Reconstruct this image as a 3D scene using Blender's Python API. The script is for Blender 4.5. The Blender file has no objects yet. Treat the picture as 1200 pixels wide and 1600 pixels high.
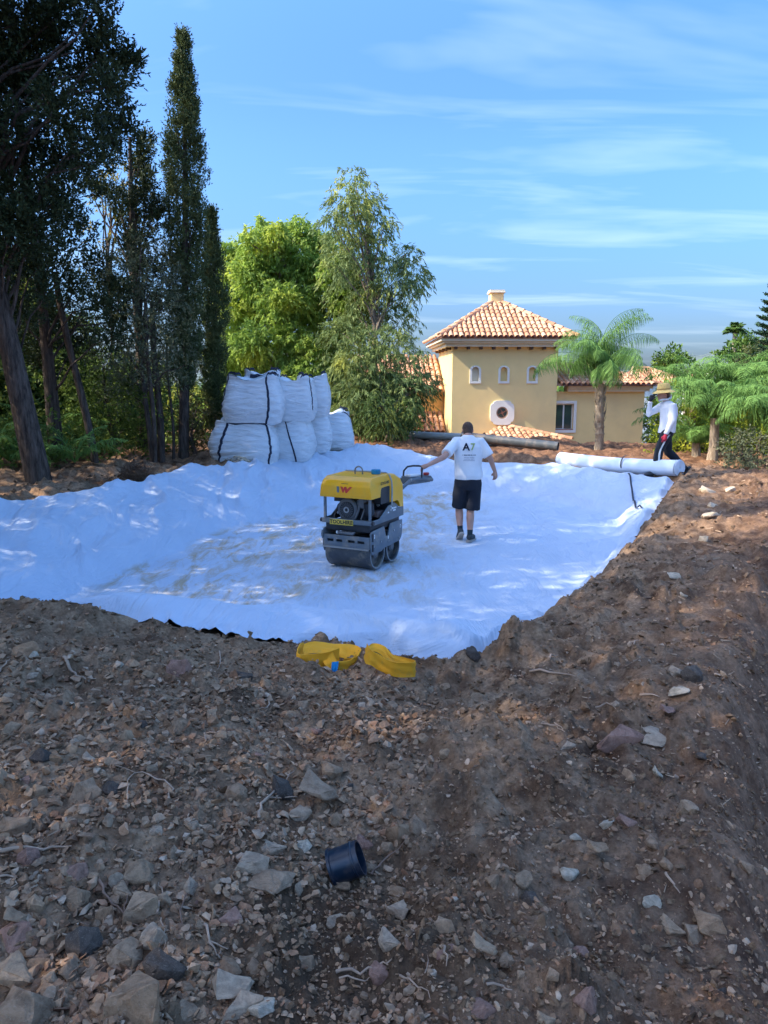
import bpy, bmesh, math, random
import numpy as np
from mathutils import Vector, Matrix
from math import radians as R, sin, cos, pi

rng = np.random.default_rng(7)
random.seed(7)
SC = bpy.context.scene
COL = SC.collection

# ------------------------------------------------------------------ camera
CAM_Z, PITCH, FPX = 1.65, 9.75, 1164.0
cam_d = bpy.data.cameras.new('camera')
cam = bpy.data.objects.new('camera', cam_d)
COL.objects.link(cam)
cam.location = (0, 0, CAM_Z)
cam.rotation_euler = (R(90 - PITCH), 0, 0)
cam_d.sensor_fit = 'VERTICAL'
cam_d.angle = 2 * math.atan(800 / FPX)
cam_d.clip_start, cam_d.clip_end = 0.05, 20000
SC.camera = cam

# ------------------------------------------------------------------ light
SUN_EL, SUN_AZ = 41.0, 11.0     # from the left, a few degrees towards the camera side of the facade
sdir = Vector((-cos(R(SUN_EL)) * cos(R(SUN_AZ)), -cos(R(SUN_EL)) * sin(R(SUN_AZ)), sin(R(SUN_EL))))
sun_d = bpy.data.lights.new('sun', 'SUN')
sun_d.energy, sun_d.angle, sun_d.color = 2.2, R(0.5), (1.0, 0.91, 0.76)
sun = bpy.data.objects.new('sun', sun_d)
COL.objects.link(sun)
sun.rotation_euler = sdir.to_track_quat('Z', 'Y').to_euler()

W = bpy.data.worlds.new('World')
SC.world = W
W.use_nodes = True
wn, wl = W.node_tree.nodes, W.node_tree.links
wn.clear()
w_out = wn.new('ShaderNodeOutputWorld')
w_bg = wn.new('ShaderNodeBackground')
w_bg.inputs['Strength'].default_value = 0.15
w_sky = wn.new('ShaderNodeTexSky')
w_sky.sky_type = 'NISHITA'
w_sky.sun_disc = False
w_sky.sun_elevation = R(SUN_EL)
w_sky.sun_rotation = math.atan2(sdir.x, sdir.y)
w_sky.air_density, w_sky.dust_density, w_sky.ozone_density = 1.0, 2.2, 2.4
w_sky.altitude = 100
# thin cirrus streaks mixed over the sky
w_tc = wn.new('ShaderNodeTexCoord')
w_sep = wn.new('ShaderNodeSeparateXYZ')
w_div = wn.new('ShaderNodeVectorMath'); w_div.operation = 'DIVIDE'
w_add = wn.new('ShaderNodeMath'); w_add.operation = 'ADD'; w_add.inputs[1].default_value = 0.12
w_com = wn.new('ShaderNodeCombineXYZ')
wl.new(w_tc.outputs['Generated'], w_sep.inputs[0])
wl.new(w_sep.outputs['Z'], w_add.inputs[0])
for i in range(3):
    wl.new(w_add.outputs[0], w_com.inputs[i])
wl.new(w_tc.outputs['Generated'], w_div.inputs[0]); wl.new(w_com.outputs[0], w_div.inputs[1])
w_map = wn.new('ShaderNodeMapping')
w_map.inputs['Rotation'].default_value = (0, 0, R(-14))
w_map.inputs['Scale'].default_value = (0.55, 1.7, 0.0)
w_map.inputs['Location'].default_value = (0.35, 0.2, 0.0)
wl.new(w_div.outputs[0], w_map.inputs[0])
w_n = wn.new('ShaderNodeTexNoise')
w_n.inputs['Scale'].default_value = 1.5; w_n.inputs['Detail'].default_value = 4.5
w_n.inputs['Roughness'].default_value = 0.55; w_n.inputs['Distortion'].default_value = 0.5
wl.new(w_map.outputs[0], w_n.inputs['Vector'])
w_r = wn.new('ShaderNodeValToRGB')
w_r.color_ramp.elements[0].position = 0.50; w_r.color_ramp.elements[1].position = 0.92
w_r.color_ramp.elements[1].color = (0.28, 0.28, 0.28, 1)
wl.new(w_n.outputs['Fac'], w_r.inputs[0])
w_mr = wn.new('ShaderNodeMapRange')       # cirrus fades out at the horizon
w_mr.inputs['From Min'].default_value = 0.0; w_mr.inputs['From Max'].default_value = 0.10
wl.new(w_sep.outputs['Z'], w_mr.inputs['Value'])
w_mul = wn.new('ShaderNodeMath'); w_mul.operation = 'MULTIPLY'
wl.new(w_r.outputs[0], w_mul.inputs[0]); wl.new(w_mr.outputs[0], w_mul.inputs[1])
w_hsv = wn.new('ShaderNodeHueSaturation')
w_hsv.inputs['Saturation'].default_value = 1.12
w_el = wn.new('ShaderNodeValToRGB')
w_el.color_ramp.interpolation = 'EASE'
for p_, c_ in ((0.0, (0.21, 0.255, 0.36)), (0.30, (0.40, 0.475, 0.58)), (0.7, (0.76, 0.86, 0.99))):
    e_ = w_el.color_ramp.elements[0] if p_ == 0 else (w_el.color_ramp.elements[-1] if p_ == 0.7 else w_el.color_ramp.elements.new(p_))
    e_.position = p_; e_.color = (*c_, 1)
wl.new(w_sep.outputs['Z'], w_el.inputs[0])
w_dim = wn.new('ShaderNodeMixRGB'); w_dim.blend_type = 'MULTIPLY'; w_dim.inputs['Fac'].default_value = 1.0
wl.new(w_sky.outputs[0], w_dim.inputs['Color1']); wl.new(w_el.outputs[0], w_dim.inputs['Color2'])
wl.new(w_dim.outputs[0], w_hsv.inputs['Color'])
w_mix = wn.new('ShaderNodeMixRGB')
w_mix.inputs['Color2'].default_value = (3.6, 4.0, 4.3, 1)
wl.new(w_mul.outputs[0], w_mix.inputs['Fac'])
wl.new(w_hsv.outputs[0], w_mix.inputs['Color1'])
wl.new(w_mix.outputs[0], w_bg.inputs['Color'])
wl.new(w_bg.outputs[0], w_out.inputs['Surface'])

SC.view_settings.view_transform = 'Standard'
SC.view_settings.look = 'None'
SC.view_settings.exposure = 1.95
SC.view_settings.gamma = 1.0
SC.view_settings.use_curve_mapping = False
SC.cycles.max_bounces = 6
SC.cycles.transparent_max_bounces = 8
SC.cycles.use_adaptive_sampling = True
SC.cycles.adaptive_threshold = 0.02

# ------------------------------------------------------------------ helpers: noise
def _hash(ix, iy, seed):
    h = (ix.astype(np.int64) * 374761393 + iy.astype(np.int64) * 668265263 + seed * 974634777) & 0xFFFFFFFF
    h = ((h ^ (h >> 13)) * 1274126177) & 0xFFFFFFFF
    h = ((h ^ (h >> 16)) * 2246822519) & 0xFFFFFFFF
    return ((h ^ (h >> 15)) & 0xFFFFFF) / float(0xFFFFFF)

def gnoise(x, y, seed=0):
    """gradient noise, about -1..1"""
    x = np.asarray(x, float); y = np.asarray(y, float)
    ix, iy = np.floor(x), np.floor(y)
    fx, fy = x - ix, y - iy
    ux, uy = fx * fx * fx * (fx * (fx * 6 - 15) + 10), fy * fy * fy * (fy * (fy * 6 - 15) + 10)
    def g(a, b):
        t = _hash(ix + a, iy + b, seed) * 2 * pi
        return np.cos(t) * (fx - a) + np.sin(t) * (fy - b)
    n0 = g(0, 0) * (1 - ux) + g(1, 0) * ux
    n1 = g(0, 1) * (1 - ux) + g(1, 1) * ux
    return (n0 * (1 - uy) + n1 * uy) * 1.5

def fbm(x, y, oct=4, seed=0, gain=0.5):
    s, a = 0.0, 1.0
    for k in range(oct):
        s = s + a * gnoise(x * 2 ** k, y * 2 ** k, seed + k * 13)
        a *= gain
    return s

def worley(x, y, seed=0):
    """distance to nearest feature point (F1) and the cell's random number"""
    ix, iy = np.floor(x), np.floor(y)
    best = np.full(np.shape(x), 9.0); cid = np.zeros(np.shape(x))
    for a in (-1, 0, 1):
        for b in (-1, 0, 1):
            px = ix + a + _hash(ix + a, iy + b, seed)
            py = iy + b + _hash(ix + a, iy + b, seed + 5)
            d = np.hypot(px - x, py - y)
            m = d < best
            best = np.where(m, d, best)
            cid = np.where(m, _hash(ix + a, iy + b, seed + 9), cid)
    return best, cid

def sstep(a, b, x):
    t = np.clip((x - a) / (b - a), 0, 1)
    return t * t * (3 - 2 * t)

def poly_sd(px, py, poly):
    """signed distance to a closed polygon, negative inside"""
    P = np.array(poly, float); n = len(P)
    d = np.full(np.shape(px), 1e9); ins = np.zeros(np.shape(px), bool)
    for i in range(n):
        a, b = P[i], P[(i + 1) % n]
        e = b - a
        wx, wy = px - a[0], py - a[1]
        t = np.clip((wx * e[0] + wy * e[1]) / (e @ e), 0, 1)
        d = np.minimum(d, np.hypot(wx - e[0] * t, wy - e[1] * t))
        c = ((a[1] > py) != (b[1] > py))
        with np.errstate(divide='ignore', invalid='ignore'):
            xi = e[0] * (py - a[1]) / (e[1] if e[1] != 0 else 1e-9) + a[0]
        ins ^= c & (px < xi)
    return np.where(ins, -d, d)

# ------------------------------------------------------------------ helpers: objects
def mesh_np(name, V, F, smooth=True):
    """V (n,3); F an int array (m,3) or (m,4), or a list of such arrays"""
    me = bpy.data.meshes.new(name)
    V = np.asarray(V, np.float32)
    Fs = [np.asarray(f, np.int32) for f in (F if isinstance(F, list) else [F]) if len(f)]
    me.vertices.add(len(V)); me.vertices.foreach_set('co', V.ravel())
    tot = np.concatenate([np.full(len(f), f.shape[1], np.int32) for f in Fs])
    idx = np.concatenate([f.ravel() for f in Fs])
    st = np.concatenate([[0], np.cumsum(tot)[:-1]]).astype(np.int32)
    me.loops.add(len(idx)); me.loops.foreach_set('vertex_index', idx)
    me.polygons.add(len(tot)); me.polygons.foreach_set('loop_start', st); me.polygons.foreach_set('loop_total', tot)
    me.polygons.foreach_set('use_smooth', np.full(len(tot), smooth, bool))
    me.update(calc_edges=True)
    me.validate()
    return me

def link(name, me, mat=None, parent=None, loc=None, rot=None, scale=None):
    o = bpy.data.objects.new(name, me)
    COL.objects.link(o)
    if mat is not None and me is not None and not me.materials:
        for m in (mat if isinstance(mat, (list, tuple)) else [mat]):
            me.materials.append(m)
    if parent is not None: o.parent = parent
    if loc is not None: o.location = loc
    if rot is not None: o.rotation_euler = rot
    if scale is not None: o.scale = scale if hasattr(scale, '__len__') else (scale,) * 3
    return o

def tag(o, label=None, cat=None, group=None, kind=None):
    if label: o['label'] = label
    if cat: o['category'] = cat
    if group: o['group'] = group
    if kind: o['kind'] = kind
    return o

def thing(name, label, cat, loc=(0, 0, 0), rotz=0.0, group=None):
    o = bpy.data.objects.new(name, None); COL.objects.link(o)
    o.location = loc; o.rotation_euler = (0, 0, rotz); o.empty_display_size = 0.1
    return tag(o, label, cat, group)

class MB:
    """collects simple shapes; build() links them as one mesh object"""
    def __init__(s): s.v = []; s.f = []
    def add(s, V, F):
        b = len(s.v); s.v += [tuple(p) for p in V]; s.f += [tuple(i + b for i in f) for f in F]; return s
    def box(s, lo, hi, M=None, bev=0.0):
        (x0, y0, z0), (x1, y1, z1) = lo, hi
        if bev > 0:
            bm = bmesh.new(); bmesh.ops.create_cube(bm, size=1)
            for v in bm.verts:
                v.co = Vector(((x0 + x1) / 2 + v.co.x * (x1 - x0), (y0 + y1) / 2 + v.co.y * (y1 - y0), (z0 + z1) / 2 + v.co.z * (z1 - z0)))
            bmesh.ops.bevel(bm, geom=bm.edges[:], offset=bev, segments=2, profile=0.5, affect='EDGES')
            V = [M @ v.co if M else v.co.copy() for v in bm.verts]
            bm.verts.index_update()
            F = [[v.index for v in f.verts] for f in bm.faces]; bm.free()
            return s.add(V, F)
        V = [Vector(p) for p in ((x0, y0, z0), (x1, y0, z0), (x1, y1, z0), (x0, y1, z0), (x0, y0, z1), (x1, y0, z1), (x1, y1, z1), (x0, y1, z1))]
        if M: V = [M @ p for p in V]
        return s.add(V, [(0, 3, 2, 1), (4, 5, 6, 7), (0, 1, 5, 4), (1, 2, 6, 5), (2, 3, 7, 6), (3, 0, 4, 7)])
    def tube(s, pts, rad, n=8, caps=True):
        """tube along a polyline; rad a number or one per point"""
        P = [Vector(p) for p in pts]; k = len(P)
        rs = rad if hasattr(rad, '__len__') else [rad] * k
        T = []
        for i in range(k):
            t = (P[min(i + 1, k - 1)] - P[max(i - 1, 0)])
            T.append(t.normalized() if t.length > 1e-9 else Vector((0, 0, 1)))
        u = T[0].orthogonal().normalized()
        V = []; F = []
        for i in range(k):
            u = (u - T[i] * u.dot(T[i])); u = u.normalized() if u.length > 1e-6 else T[i].orthogonal().normalized()
            w = T[i].cross(u)
            for j in range(n):
                a = 2 * pi * j / n
                V.append(P[i] + (u * cos(a) + w * sin(a)) * rs[i])
        for i in range(k - 1):
            for j in range(n):
                F.append((i * n + j, i * n + (j + 1) % n, (i + 1) * n + (j + 1) % n, (i + 1) * n + j))
        if caps:
            F.append(tuple(reversed(range(n)))); F.append(tuple((k - 1) * n + j for j in range(n)))
        return s.add(V, F)
    def lathe(s, prof, n=24, M=None, close=False):
        """prof: list of (r, z)"""
        V = []; F = []
        for (r, z) in prof:
            for j in range(n):
                a = 2 * pi * j / n
                V.append(Vector((r * cos(a), r * sin(a), z)))
        if M: V = [M @ p for p in V]
        k = len(prof)
        for i in range(k - 1 if not close else k):
            i2 = (i + 1) % k
            for j in range(n):
                F.append((i * n + j, i * n + (j + 1) % n, i2 * n + (j + 1) % n, i2 * n + j))
        if not close:
            if prof[0][0] > 1e-4: F.append(tuple(reversed(range(n))))
            if prof[-1][0] > 1e-4: F.append(tuple((k - 1) * n + j for j in range(n)))
        return s.add(V, F)
    def prism(s, outline, d0, d1, axis='x'):
        """outline of (a, b) points extruded along axis from d0 to d1; axis x: (y,z), y: (x,z), z: (x,y)"""
        n = len(outline)
        def P(a, b, d): return {'x': (d, a, b), 'y': (a, d, b), 'z': (a, b, d)}[axis]
        V = [P(a, b, d0) for a, b in outline] + [P(a, b, d1) for a, b in outline]
        F = [tuple(range(n)), tuple(reversed(range(n, 2 * n)))]
        F += [(i, i + n, (i + 1) % n + n, (i + 1) % n) for i in range(n)]
        return s.add(V, F)
    def mesh(s, name, smooth=None):
        me = bpy.data.meshes.new(name)
        me.from_pydata([tuple(v) for v in s.v], [], s.f)
        bm = bmesh.new(); bm.from_mesh(me)
        bmesh.ops.recalc_face_normals(bm, faces=bm.faces[:])
        bm.to_mesh(me); bm.free()
        if smooth:
            me.polygons.foreach_set('use_smooth', [True] * len(me.polygons))
            me.set_sharp_from_angle(angle=R(smooth if smooth > 1 else 40))
        me.update(); return me
    def build(s, name, mat, parent=None, smooth=None, **k):
        return link(name, s.mesh(name, smooth), mat, parent, **k)

# ------------------------------------------------------------------ helpers: materials
def new_mat(name):
    m = bpy.data.materials.new(name); m.use_nodes = True
    nt = m.node_tree; b = nt.nodes['Principled BSDF']
    return m, nt, b

def mix(nt, fac, a, b, blend='MIX'):
    n = nt.nodes.new('ShaderNodeMixRGB'); n.blend_type = blend
    for s, v in ((n.inputs['Fac'], fac), (n.inputs['Color1'], a), (n.inputs['Color2'], b)):
        if isinstance(v, (int, float)): s.default_value = v
        elif isinstance(v, tuple): s.default_value = (*v[:3], 1)
        else: nt.links.new(v, s)
    return n.outputs[0]

def noise(nt, scale, detail=4, rough=0.55, vec=None, coord='Object', dist=0.0):
    n = nt.nodes.new('ShaderNodeTexNoise')
    n.inputs['Scale'].default_value = scale; n.inputs['Detail'].default_value = detail
    n.inputs['Roughness'].default_value = rough; n.inputs['Distortion'].default_value = dist
    if vec is None:
        tc = nt.nodes.new('ShaderNodeTexCoord'); vec = tc.outputs[coord]
    nt.links.new(vec, n.inputs['Vector'])
    return n.outputs['Fac']

def ramp(nt, src, p0, p1, c0=(0, 0, 0), c1=(1, 1, 1)):
    n = nt.nodes.new('ShaderNodeValToRGB')
    e = n.color_ramp.elements
    e[0].position, e[1].position = p0, p1
    e[0].color, e[1].color = (*c0, 1), (*c1, 1)
    nt.links.new(src, n.inputs[0]); return n.outputs[0]

def bump(nt, b, h, strength=0.3, dist=0.01):
    n = nt.nodes.new('ShaderNodeBump'); n.inputs['Strength'].default_value = strength; n.inputs['Distance'].default_value = dist
    nt.links.new(h, n.inputs['Height']); nt.links.new(n.outputs[0], b.inputs['Normal']); return n

def simple(name, col, rough=0.6, metal=0.0, var=0.15, scale=6.0, bmp=0.0, bscale=60.0, bdist=0.004, spec=None, dirt=None, dirt_amt=0.5, dscale=3.0):
    """colour with slight mottling, optional dirt patches and fine relief"""
    m, nt, b = new_mat(name)
    f = noise(nt, scale, 4)
    lo = tuple(c * (1 - var) for c in col); hi = tuple(min(1, c * (1 + var)) for c in col)
    c = ramp(nt, f, 0.3, 0.7, lo, hi)
    if dirt is not None:
        d = noise(nt, dscale, 6, 0.65)
        k = ramp(nt, d, 0.5, 0.5 + 0.2, (0, 0, 0), (dirt_amt,) * 3)
        c = mix(nt, k, c, dirt)
    nt.links.new(c, b.inputs['Base Color'])
    b.inputs['Roughness'].default_value = rough; b.inputs['Metallic'].default_value = metal
    if spec is not None: b.inputs['Specular IOR Level'].default_value = spec
    if bmp: bump(nt, b, noise(nt, bscale, 5), bmp, bdist)
    return m

def leaf_mat(name, dark, light, yellow=None, trans=0.3, rough=0.55, pos=0.55):
    """leaves: colour differs from leaf to leaf and from clump to clump"""
    m, nt, b = new_mat(name)
    g = nt.nodes.new('ShaderNodeNewGeometry')
    c = mix(nt, g.outputs['Random Per Island'], dark, light)
    if yellow:
        f = noise(nt, 0.9, 3)
        k = ramp(nt, f, pos, pos + 0.15)
        c = mix(nt, k, c, yellow)
    nt.links.new(c, b.inputs['Base Color'])
    b.inputs['Roughness'].default_value = rough
    b.inputs['Specular IOR Level'].default_value = 0.12
    if trans:
        t = nt.nodes.new('ShaderNodeBsdfTranslucent')
        nt.links.new(mix(nt, 0.35, c, (1.0, 0.95, 0.3), 'MULTIPLY'), t.inputs['Color'])
        mx = nt.nodes.new('ShaderNodeMixShader'); mx.inputs[0].default_value = trans
        out = nt.nodes['Material Output']
        nt.links.new(b.outputs[0], mx.inputs[1]); nt.links.new(t.outputs[0], mx.inputs[2])
        nt.links.new(mx.outputs[0], out.inputs['Surface'])
    return m

# ------------------------------------------------------------------ terrain shape
Z_FLOOR = -0.75
PIT = [(-4.4, 6.6), (-3.6, 7.7), (-3.3, 9.0), (-2.6, 11.8), (-1.2, 14.4), (0.6, 16.4), (2.6, 15.8), (4.2, 13.4), (3.55, 11.0),
       (2.45, 8.8), (1.5, 7.1), (0.4, 6.9), (-1.2, 7.1), (-2.3, 6.6), (-3.2, 6.25), (-4.4, 6.2)]
# surrounding ground: x, y, z, width of the bank down to the pit floor
CTRL = np.array([
    (0, -3, 0.0, 1), (0, 0, 0.0, 1), (0, 1.5, 0.0, 1), (-1, 2.0, 0.03, 1), (1, 2.0, -0.02, 1), (0, 3.0, -0.07, 1), (-1, 3, 0.03, 1), (1, 3, -0.07, 1),
    (-2, 2.5, 0.05, 1), (-2, 4, 0.06, 1.0), (-1, 4, -0.02, 1), (0, 4, -0.20, 1), (0.8, 4, -0.20, 1), (1.5, 4, -0.1, 1), (2.2, 4, 0.0, 1),
    (-2.6, 5.1, 0.00, 0.9), (-2.0, 5.0, -0.05, 1.0), (-1.3, 5.1, -0.22, 1.3), (-0.6, 5.2, -0.36, 1.5), (0, 5.2, -0.40, 1.5), (0.6, 5.2, -0.42, 1.5), (1.1, 5.4, -0.40, 1.2),
    (1.7, 5.4, -0.24, 0.8), (2.3, 5.4, 0.0, 0.8),
    (-4, 4.9, -0.04, 0.9), (-6, 5.2, 0.0, 1.0), (-8, 5, 0.1, 1.5), (-8.5, 8, 0.1, 2.5), (-6.2, 9, 0.10, 2.4), (-4.9, 10, 0.08, 2.0), (-4.2, 12, 0.08, 1.8), (-3.4, 14, 0.08, 1.7), (-2.6, 16, 0.06, 1.7),
    (-1.6, 18, 0.02, 1.9), (-8, 11, 0.1, 2), (-7, 14, 0.15, 2), (-6, 17, 0.2, 2), (-4, 19, 0.2, 2), (-10, 16, 0.1, 2),
    (0, 19.0, 0.02, 1.8), (1.5, 18.2, -0.05, 1.5), (3, 17.4, -0.05, 1.5), (-1, 21, 0.24, 2), (1.0, 21, 0.20, 2), (3, 20.5, 0.02, 2), (5, 20, -0.16, 2), (7, 19, -0.22, 2),
    (2.4, 7.6, -0.42, 0.7), (3.3, 9.3, -0.38, 0.8), (4.4, 11.5, -0.30, 0.9), (5.6, 13.8, -0.14, 1.2), (5.0, 15.5, -0.10, 1.4), (4.2, 16.6, -0.08, 1.5),
    (2.9, 7.3, -0.22, 0.7), (3.9, 9.0, -0.2, 0.8), (5.2, 11, -0.18, 0.9), (6.3, 13, -0.12, 1.2), (6.4, 15, -0.12, 1.5),
    (3.45, 7.0, 0.14, 1), (4.7, 8.9, 0.18, 1), (6.1, 11, 0.10, 1), (7.1, 13, -0.05, 1.2), (8, 15, -0.15, 1.5), (8, 18, -0.2, 1.5),
    (3, 3, 0.0, 1), (5, 5, 0.05, 1), (7, 8, 0.05, 1), (10, 12, -0.1, 1), (12, 18, -0.3, 1), (3, -2, 0, 1), (-4, 1, 0.05, 1), (-4, -3, 0.05, 1), (-8, 1, 0.1, 1), (-12, 8, 0.1, 2), (-14, 14, 0.1, 2)], float)

CREST = [(-4, 0.6), (0, 0.75), (1.7, 0.92), (3.0, 1.32), (4.3, 1.95), (6.5, 3.25), (8, 4.1), (9.5, 4.95), (11, 5.75), (13, 6.7), (15, 7.6), (18, 9.0), (24, 12.0)]

def macro(x, y):
    x = np.asarray(x, float); y = np.asarray(y, float)
    wsum = np.full(x.shape, 1e-12); zs = np.zeros(x.shape); bs = np.zeros(x.shape)
    for cx, cy, cz, cb in CTRL:
        s = 0.42 + 0.055 * max(0, cy)
        d2 = (x - cx) ** 2 + (y - cy) ** 2
        w = np.exp(-d2 / (2 * s * s)) + 1e-4 / (1 + d2) ** 2
        wsum += w; zs += w * cz; bs += w * cb
    zs /= wsum; bs /= wsum
    sd = poly_sd(x, y, PIT)
    t = np.clip(sd / bs, 0, 1)
    k = 1 - (1 - t) ** 1.6
    k = np.where(t < 0.15, k * (t / 0.15) ** 0.7, k)
    z = Z_FLOOR + (zs - Z_FLOOR) * np.clip(k, 0, 1)
    # excavated drop to the right of the crest
    cy_, cx_ = np.array([c[0] for c in CREST]), np.array([c[1] for c in CREST])
    cr = np.interp(y, cy_, cx_) + 0.07 * gnoise(y * 0.9, y * 0 + 3, 41)
    s = (x - cr) / np.sqrt(1 + 0.55 ** 2)
    amp = np.interp(y, [0, 4, 7, 9, 12, 16, 22], [1.7, 1.6, 1.2, 0.8, 0.40, 0.15, 0.0])
    wid = np.interp(y, [0, 6, 12], [0.85, 1.2, 2.2])
    z = z - amp * sstep(0, 1, s / wid)
    # the plot falls away towards the house beyond the spoil bank, hills far off
    r = np.hypot(x, y)
    z = z - 2.0 * sstep(22.0, 25.5, y - 0.15 * np.abs(x)) - 1.5 * sstep(10, 22, x) * (y < 400)
    z = z - 4.0 * sstep(60, 300, r)
    return z

OUTL = [(-6.6, 5.5), (-4.6, 5.45), (-2.7, 5.5), (-2.0, 5.45), (-1.35, 5.42), (-0.6, 5.45), (0.0, 5.4), (0.35, 5.25), (0.6, 5.2), (0.86, 5.45),
        (1.5, 6.6), (2.1, 7.7), (3.0, 9.3), (4.15, 11.4), (5.42, 13.75), (3.78, 16.45), (2.9, 16.9), (1.8, 17.2), (0.9, 17.9), (0.1, 18.4), (-0.6, 18.0), (-1.2, 17.0), (-1.9, 16.1),
        (-2.4, 15.0), (-3.5, 13.3), (-4.2, 11.3), (-5.0, 9.6), (-6.0, 7.8)]

def gravel_w(x, y):
    """where the stony rubble lies (left foreground)"""
    n = fbm(x * 0.9, y * 0.9, 3, 77) * 0.35
    a = sstep(0.35, -0.25, x - 0.08 * y + n) * sstep(5.3, 4.3, y)
    hollow = np.exp(-(((x + 0.10) / 0.30) ** 2 + ((y - 2.05) / 0.50) ** 2))
    return np.clip(a * (1 - 0.85 * hollow), 0, 1)

def ground_z(x, y):
    """full height of the soil surface, clods and all"""
    x = np.asarray(x, float); y = np.asarray(y, float)
    z = macro(x, y)
    r = np.hypot(x, y)
    sd = poly_sd(x, y, OUTL)
    rough = sstep(-0.05, 0.12, sd)
    near = sstep(60, 20, r)
    wx, wy = x + 0.10 * gnoise(x * 2.3, y * 2.3, 31), y + 0.10 * gnoise(x * 2.3, y * 2.3, 32)
    gw = gravel_w(x, y)
    d = 0.095 * fbm(wx * 0.9, wy * 0.9, 3, 1) + 0.042 * fbm(wx * 3.4, wy * 3.4, 4, 5, 0.6)
    f1, c1 = worley(wx * 4.6, wy * 4.6, 3)
    lump = 0.5 + 0.5 * np.clip(fbm(x * 0.7, y * 0.7, 2, 60) * 1.6, -1, 1)
    d += (0.03 + 0.085 * lump) * c1 * np.clip(1 - f1 * 1.7, 0, 1) * 1.25
    f2, c2 = worley(wx * 13, wy * 13, 8)
    d += (0.010 + 0.024 * lump) * c2 * np.clip(1 - f2 * 1.7, 0, 1) * 1.25
    d += 0.006 * fbm(x * 22, y * 22, 2, 90)
    # loose berm pushed up along the sheet's right and front edge
    berm = 0.05 * np.exp(-((sd - 0.16) / 0.10) ** 2) * (x > -1) * (0.6 + 0.8 * np.clip(gnoise(x * 2.5, y * 2.5, 71) + .3, 0, 1))
    heap = 0.10 * np.exp(-(((x + 2.45) / 0.5) ** 2 + ((y - 5.35) / 0.3) ** 2)) + 0.16 * np.exp(-(((x - 1.02) / 0.28) ** 2 + ((y - 5.25) / 0.22) ** 2))
    hol = -0.13 * np.exp(-(((x + 0.12) / 0.26) ** 2 + ((y - 2.0) / 0.45) ** 2)) - 0.10 * np.exp(-(((x + 1.75) / 0.22) ** 2 + ((y - 4.0) / 0.16) ** 2))
    red = np.exp(-(((x + 0.02) / 0.25) ** 2 + ((y - 4.75) / 0.35) ** 2)) * 0.10
    return z + near * (rough * (d * (1 - 0.25 * gw) + berm) + heap + hol + red) - (1 - rough) * 0.045

_ct, _st = cos(R(PITCH)), sin(R(PITCH))
def ray(u, v):
    a, b = (u - 600) / FPX, (800 - v) / FPX
    return Vector((a, _ct + b * _st, -_st + b * _ct))
def at_z(u, v, z):
    d = ray(u, v); t = (z - CAM_Z) / d.z
    return Vector((d.x * t, d.y * t, z))
def at_y(u, v, y):
    d = ray(u, v); t = y / d.y
    return Vector((d.x * t, y, CAM_Z + d.z * t))
def on_ground(u, v, f=None):
    """where the line of sight through a photo pixel meets the soil"""
    d = ray(u, v); f = f or ground_z
    t = np.geomspace(1.2, 40, 220)
    zz = macro(d.x * t, d.y * t) + 0.12
    k = np.nonzero(CAM_Z + d.z * t < zz)[0]
    a = t[max(0, k[0] - 1)] if len(k) else 39
    t = np.linspace(a, a * 1.30 + 0.3, 130); zz = f(d.x * t, d.y * t)
    k = np.nonzero(CAM_Z + d.z * t < zz)[0]
    if not len(k): k = [len(t) - 1]
    t0 = t[k[0]]
    return Vector((d.x * t0, d.y * t0, float(zz[k[0]]) if len(k) else 0.0))
def gz(x, y): return float(ground_z(np.array([x]), np.array([y]))[0])
def mz(x, y): return float(macro(np.array([x]), np.array([y]))[0])
# ------------------------------------------------------------------ ground material and sheet
m_soil, nt, b = new_mat('soil')
tc = nt.nodes.new('ShaderNodeTexCoord'); OBJ = tc.outputs['Object']
sepn = nt.nodes.new('ShaderNodeSeparateXYZ'); nt.links.new(OBJ, sepn.inputs[0])
big = noise(nt, 0.8, 5, 0.6, OBJ); med = noise(nt, 5.0, 6, 0.65, OBJ); fine = noise(nt, 38.0, 6, 0.7, OBJ); spk = noise(nt, 130.0, 3, 0.6, OBJ)
c = mix(nt, ramp(nt, big, 0.38, 0.62), (0.125, 0.066, 0.036), (0.38, 0.222, 0.125))
c = mix(nt, ramp(nt, med, 0.40, 0.66), c, (0.58, 0.375, 0.225))
# redder earth towards the right bank
redf = nt.nodes.new('ShaderNodeMath'); redf.operation = 'MULTIPLY_ADD'; redf.inputs[1].default_value = -0.50
nt.links.new(sepn.outputs['Y'], redf.inputs[0]); nt.links.new(sepn.outputs['X'], redf.inputs[2])
mr = nt.nodes.new('ShaderNodeMapRange'); mr.inputs['From Min'].default_value = -1.2; mr.inputs['From Max'].default_value = 0.5
nt.links.new(redf.outputs[0], mr.inputs['Value'])
c_red = mix(nt, ramp(nt, med, 0.35, 0.7), (0.125, 0.062, 0.037), (0.37, 0.205, 0.125))
rm = nt.nodes.new('ShaderNodeMath'); rm.operation = 'MULTIPLY'; rm.inputs[1].default_value = 0.85
nt.links.new(mr.outputs[0], rm.inputs[0])
c = mix(nt, rm.outputs[0], c, c_red)
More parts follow.
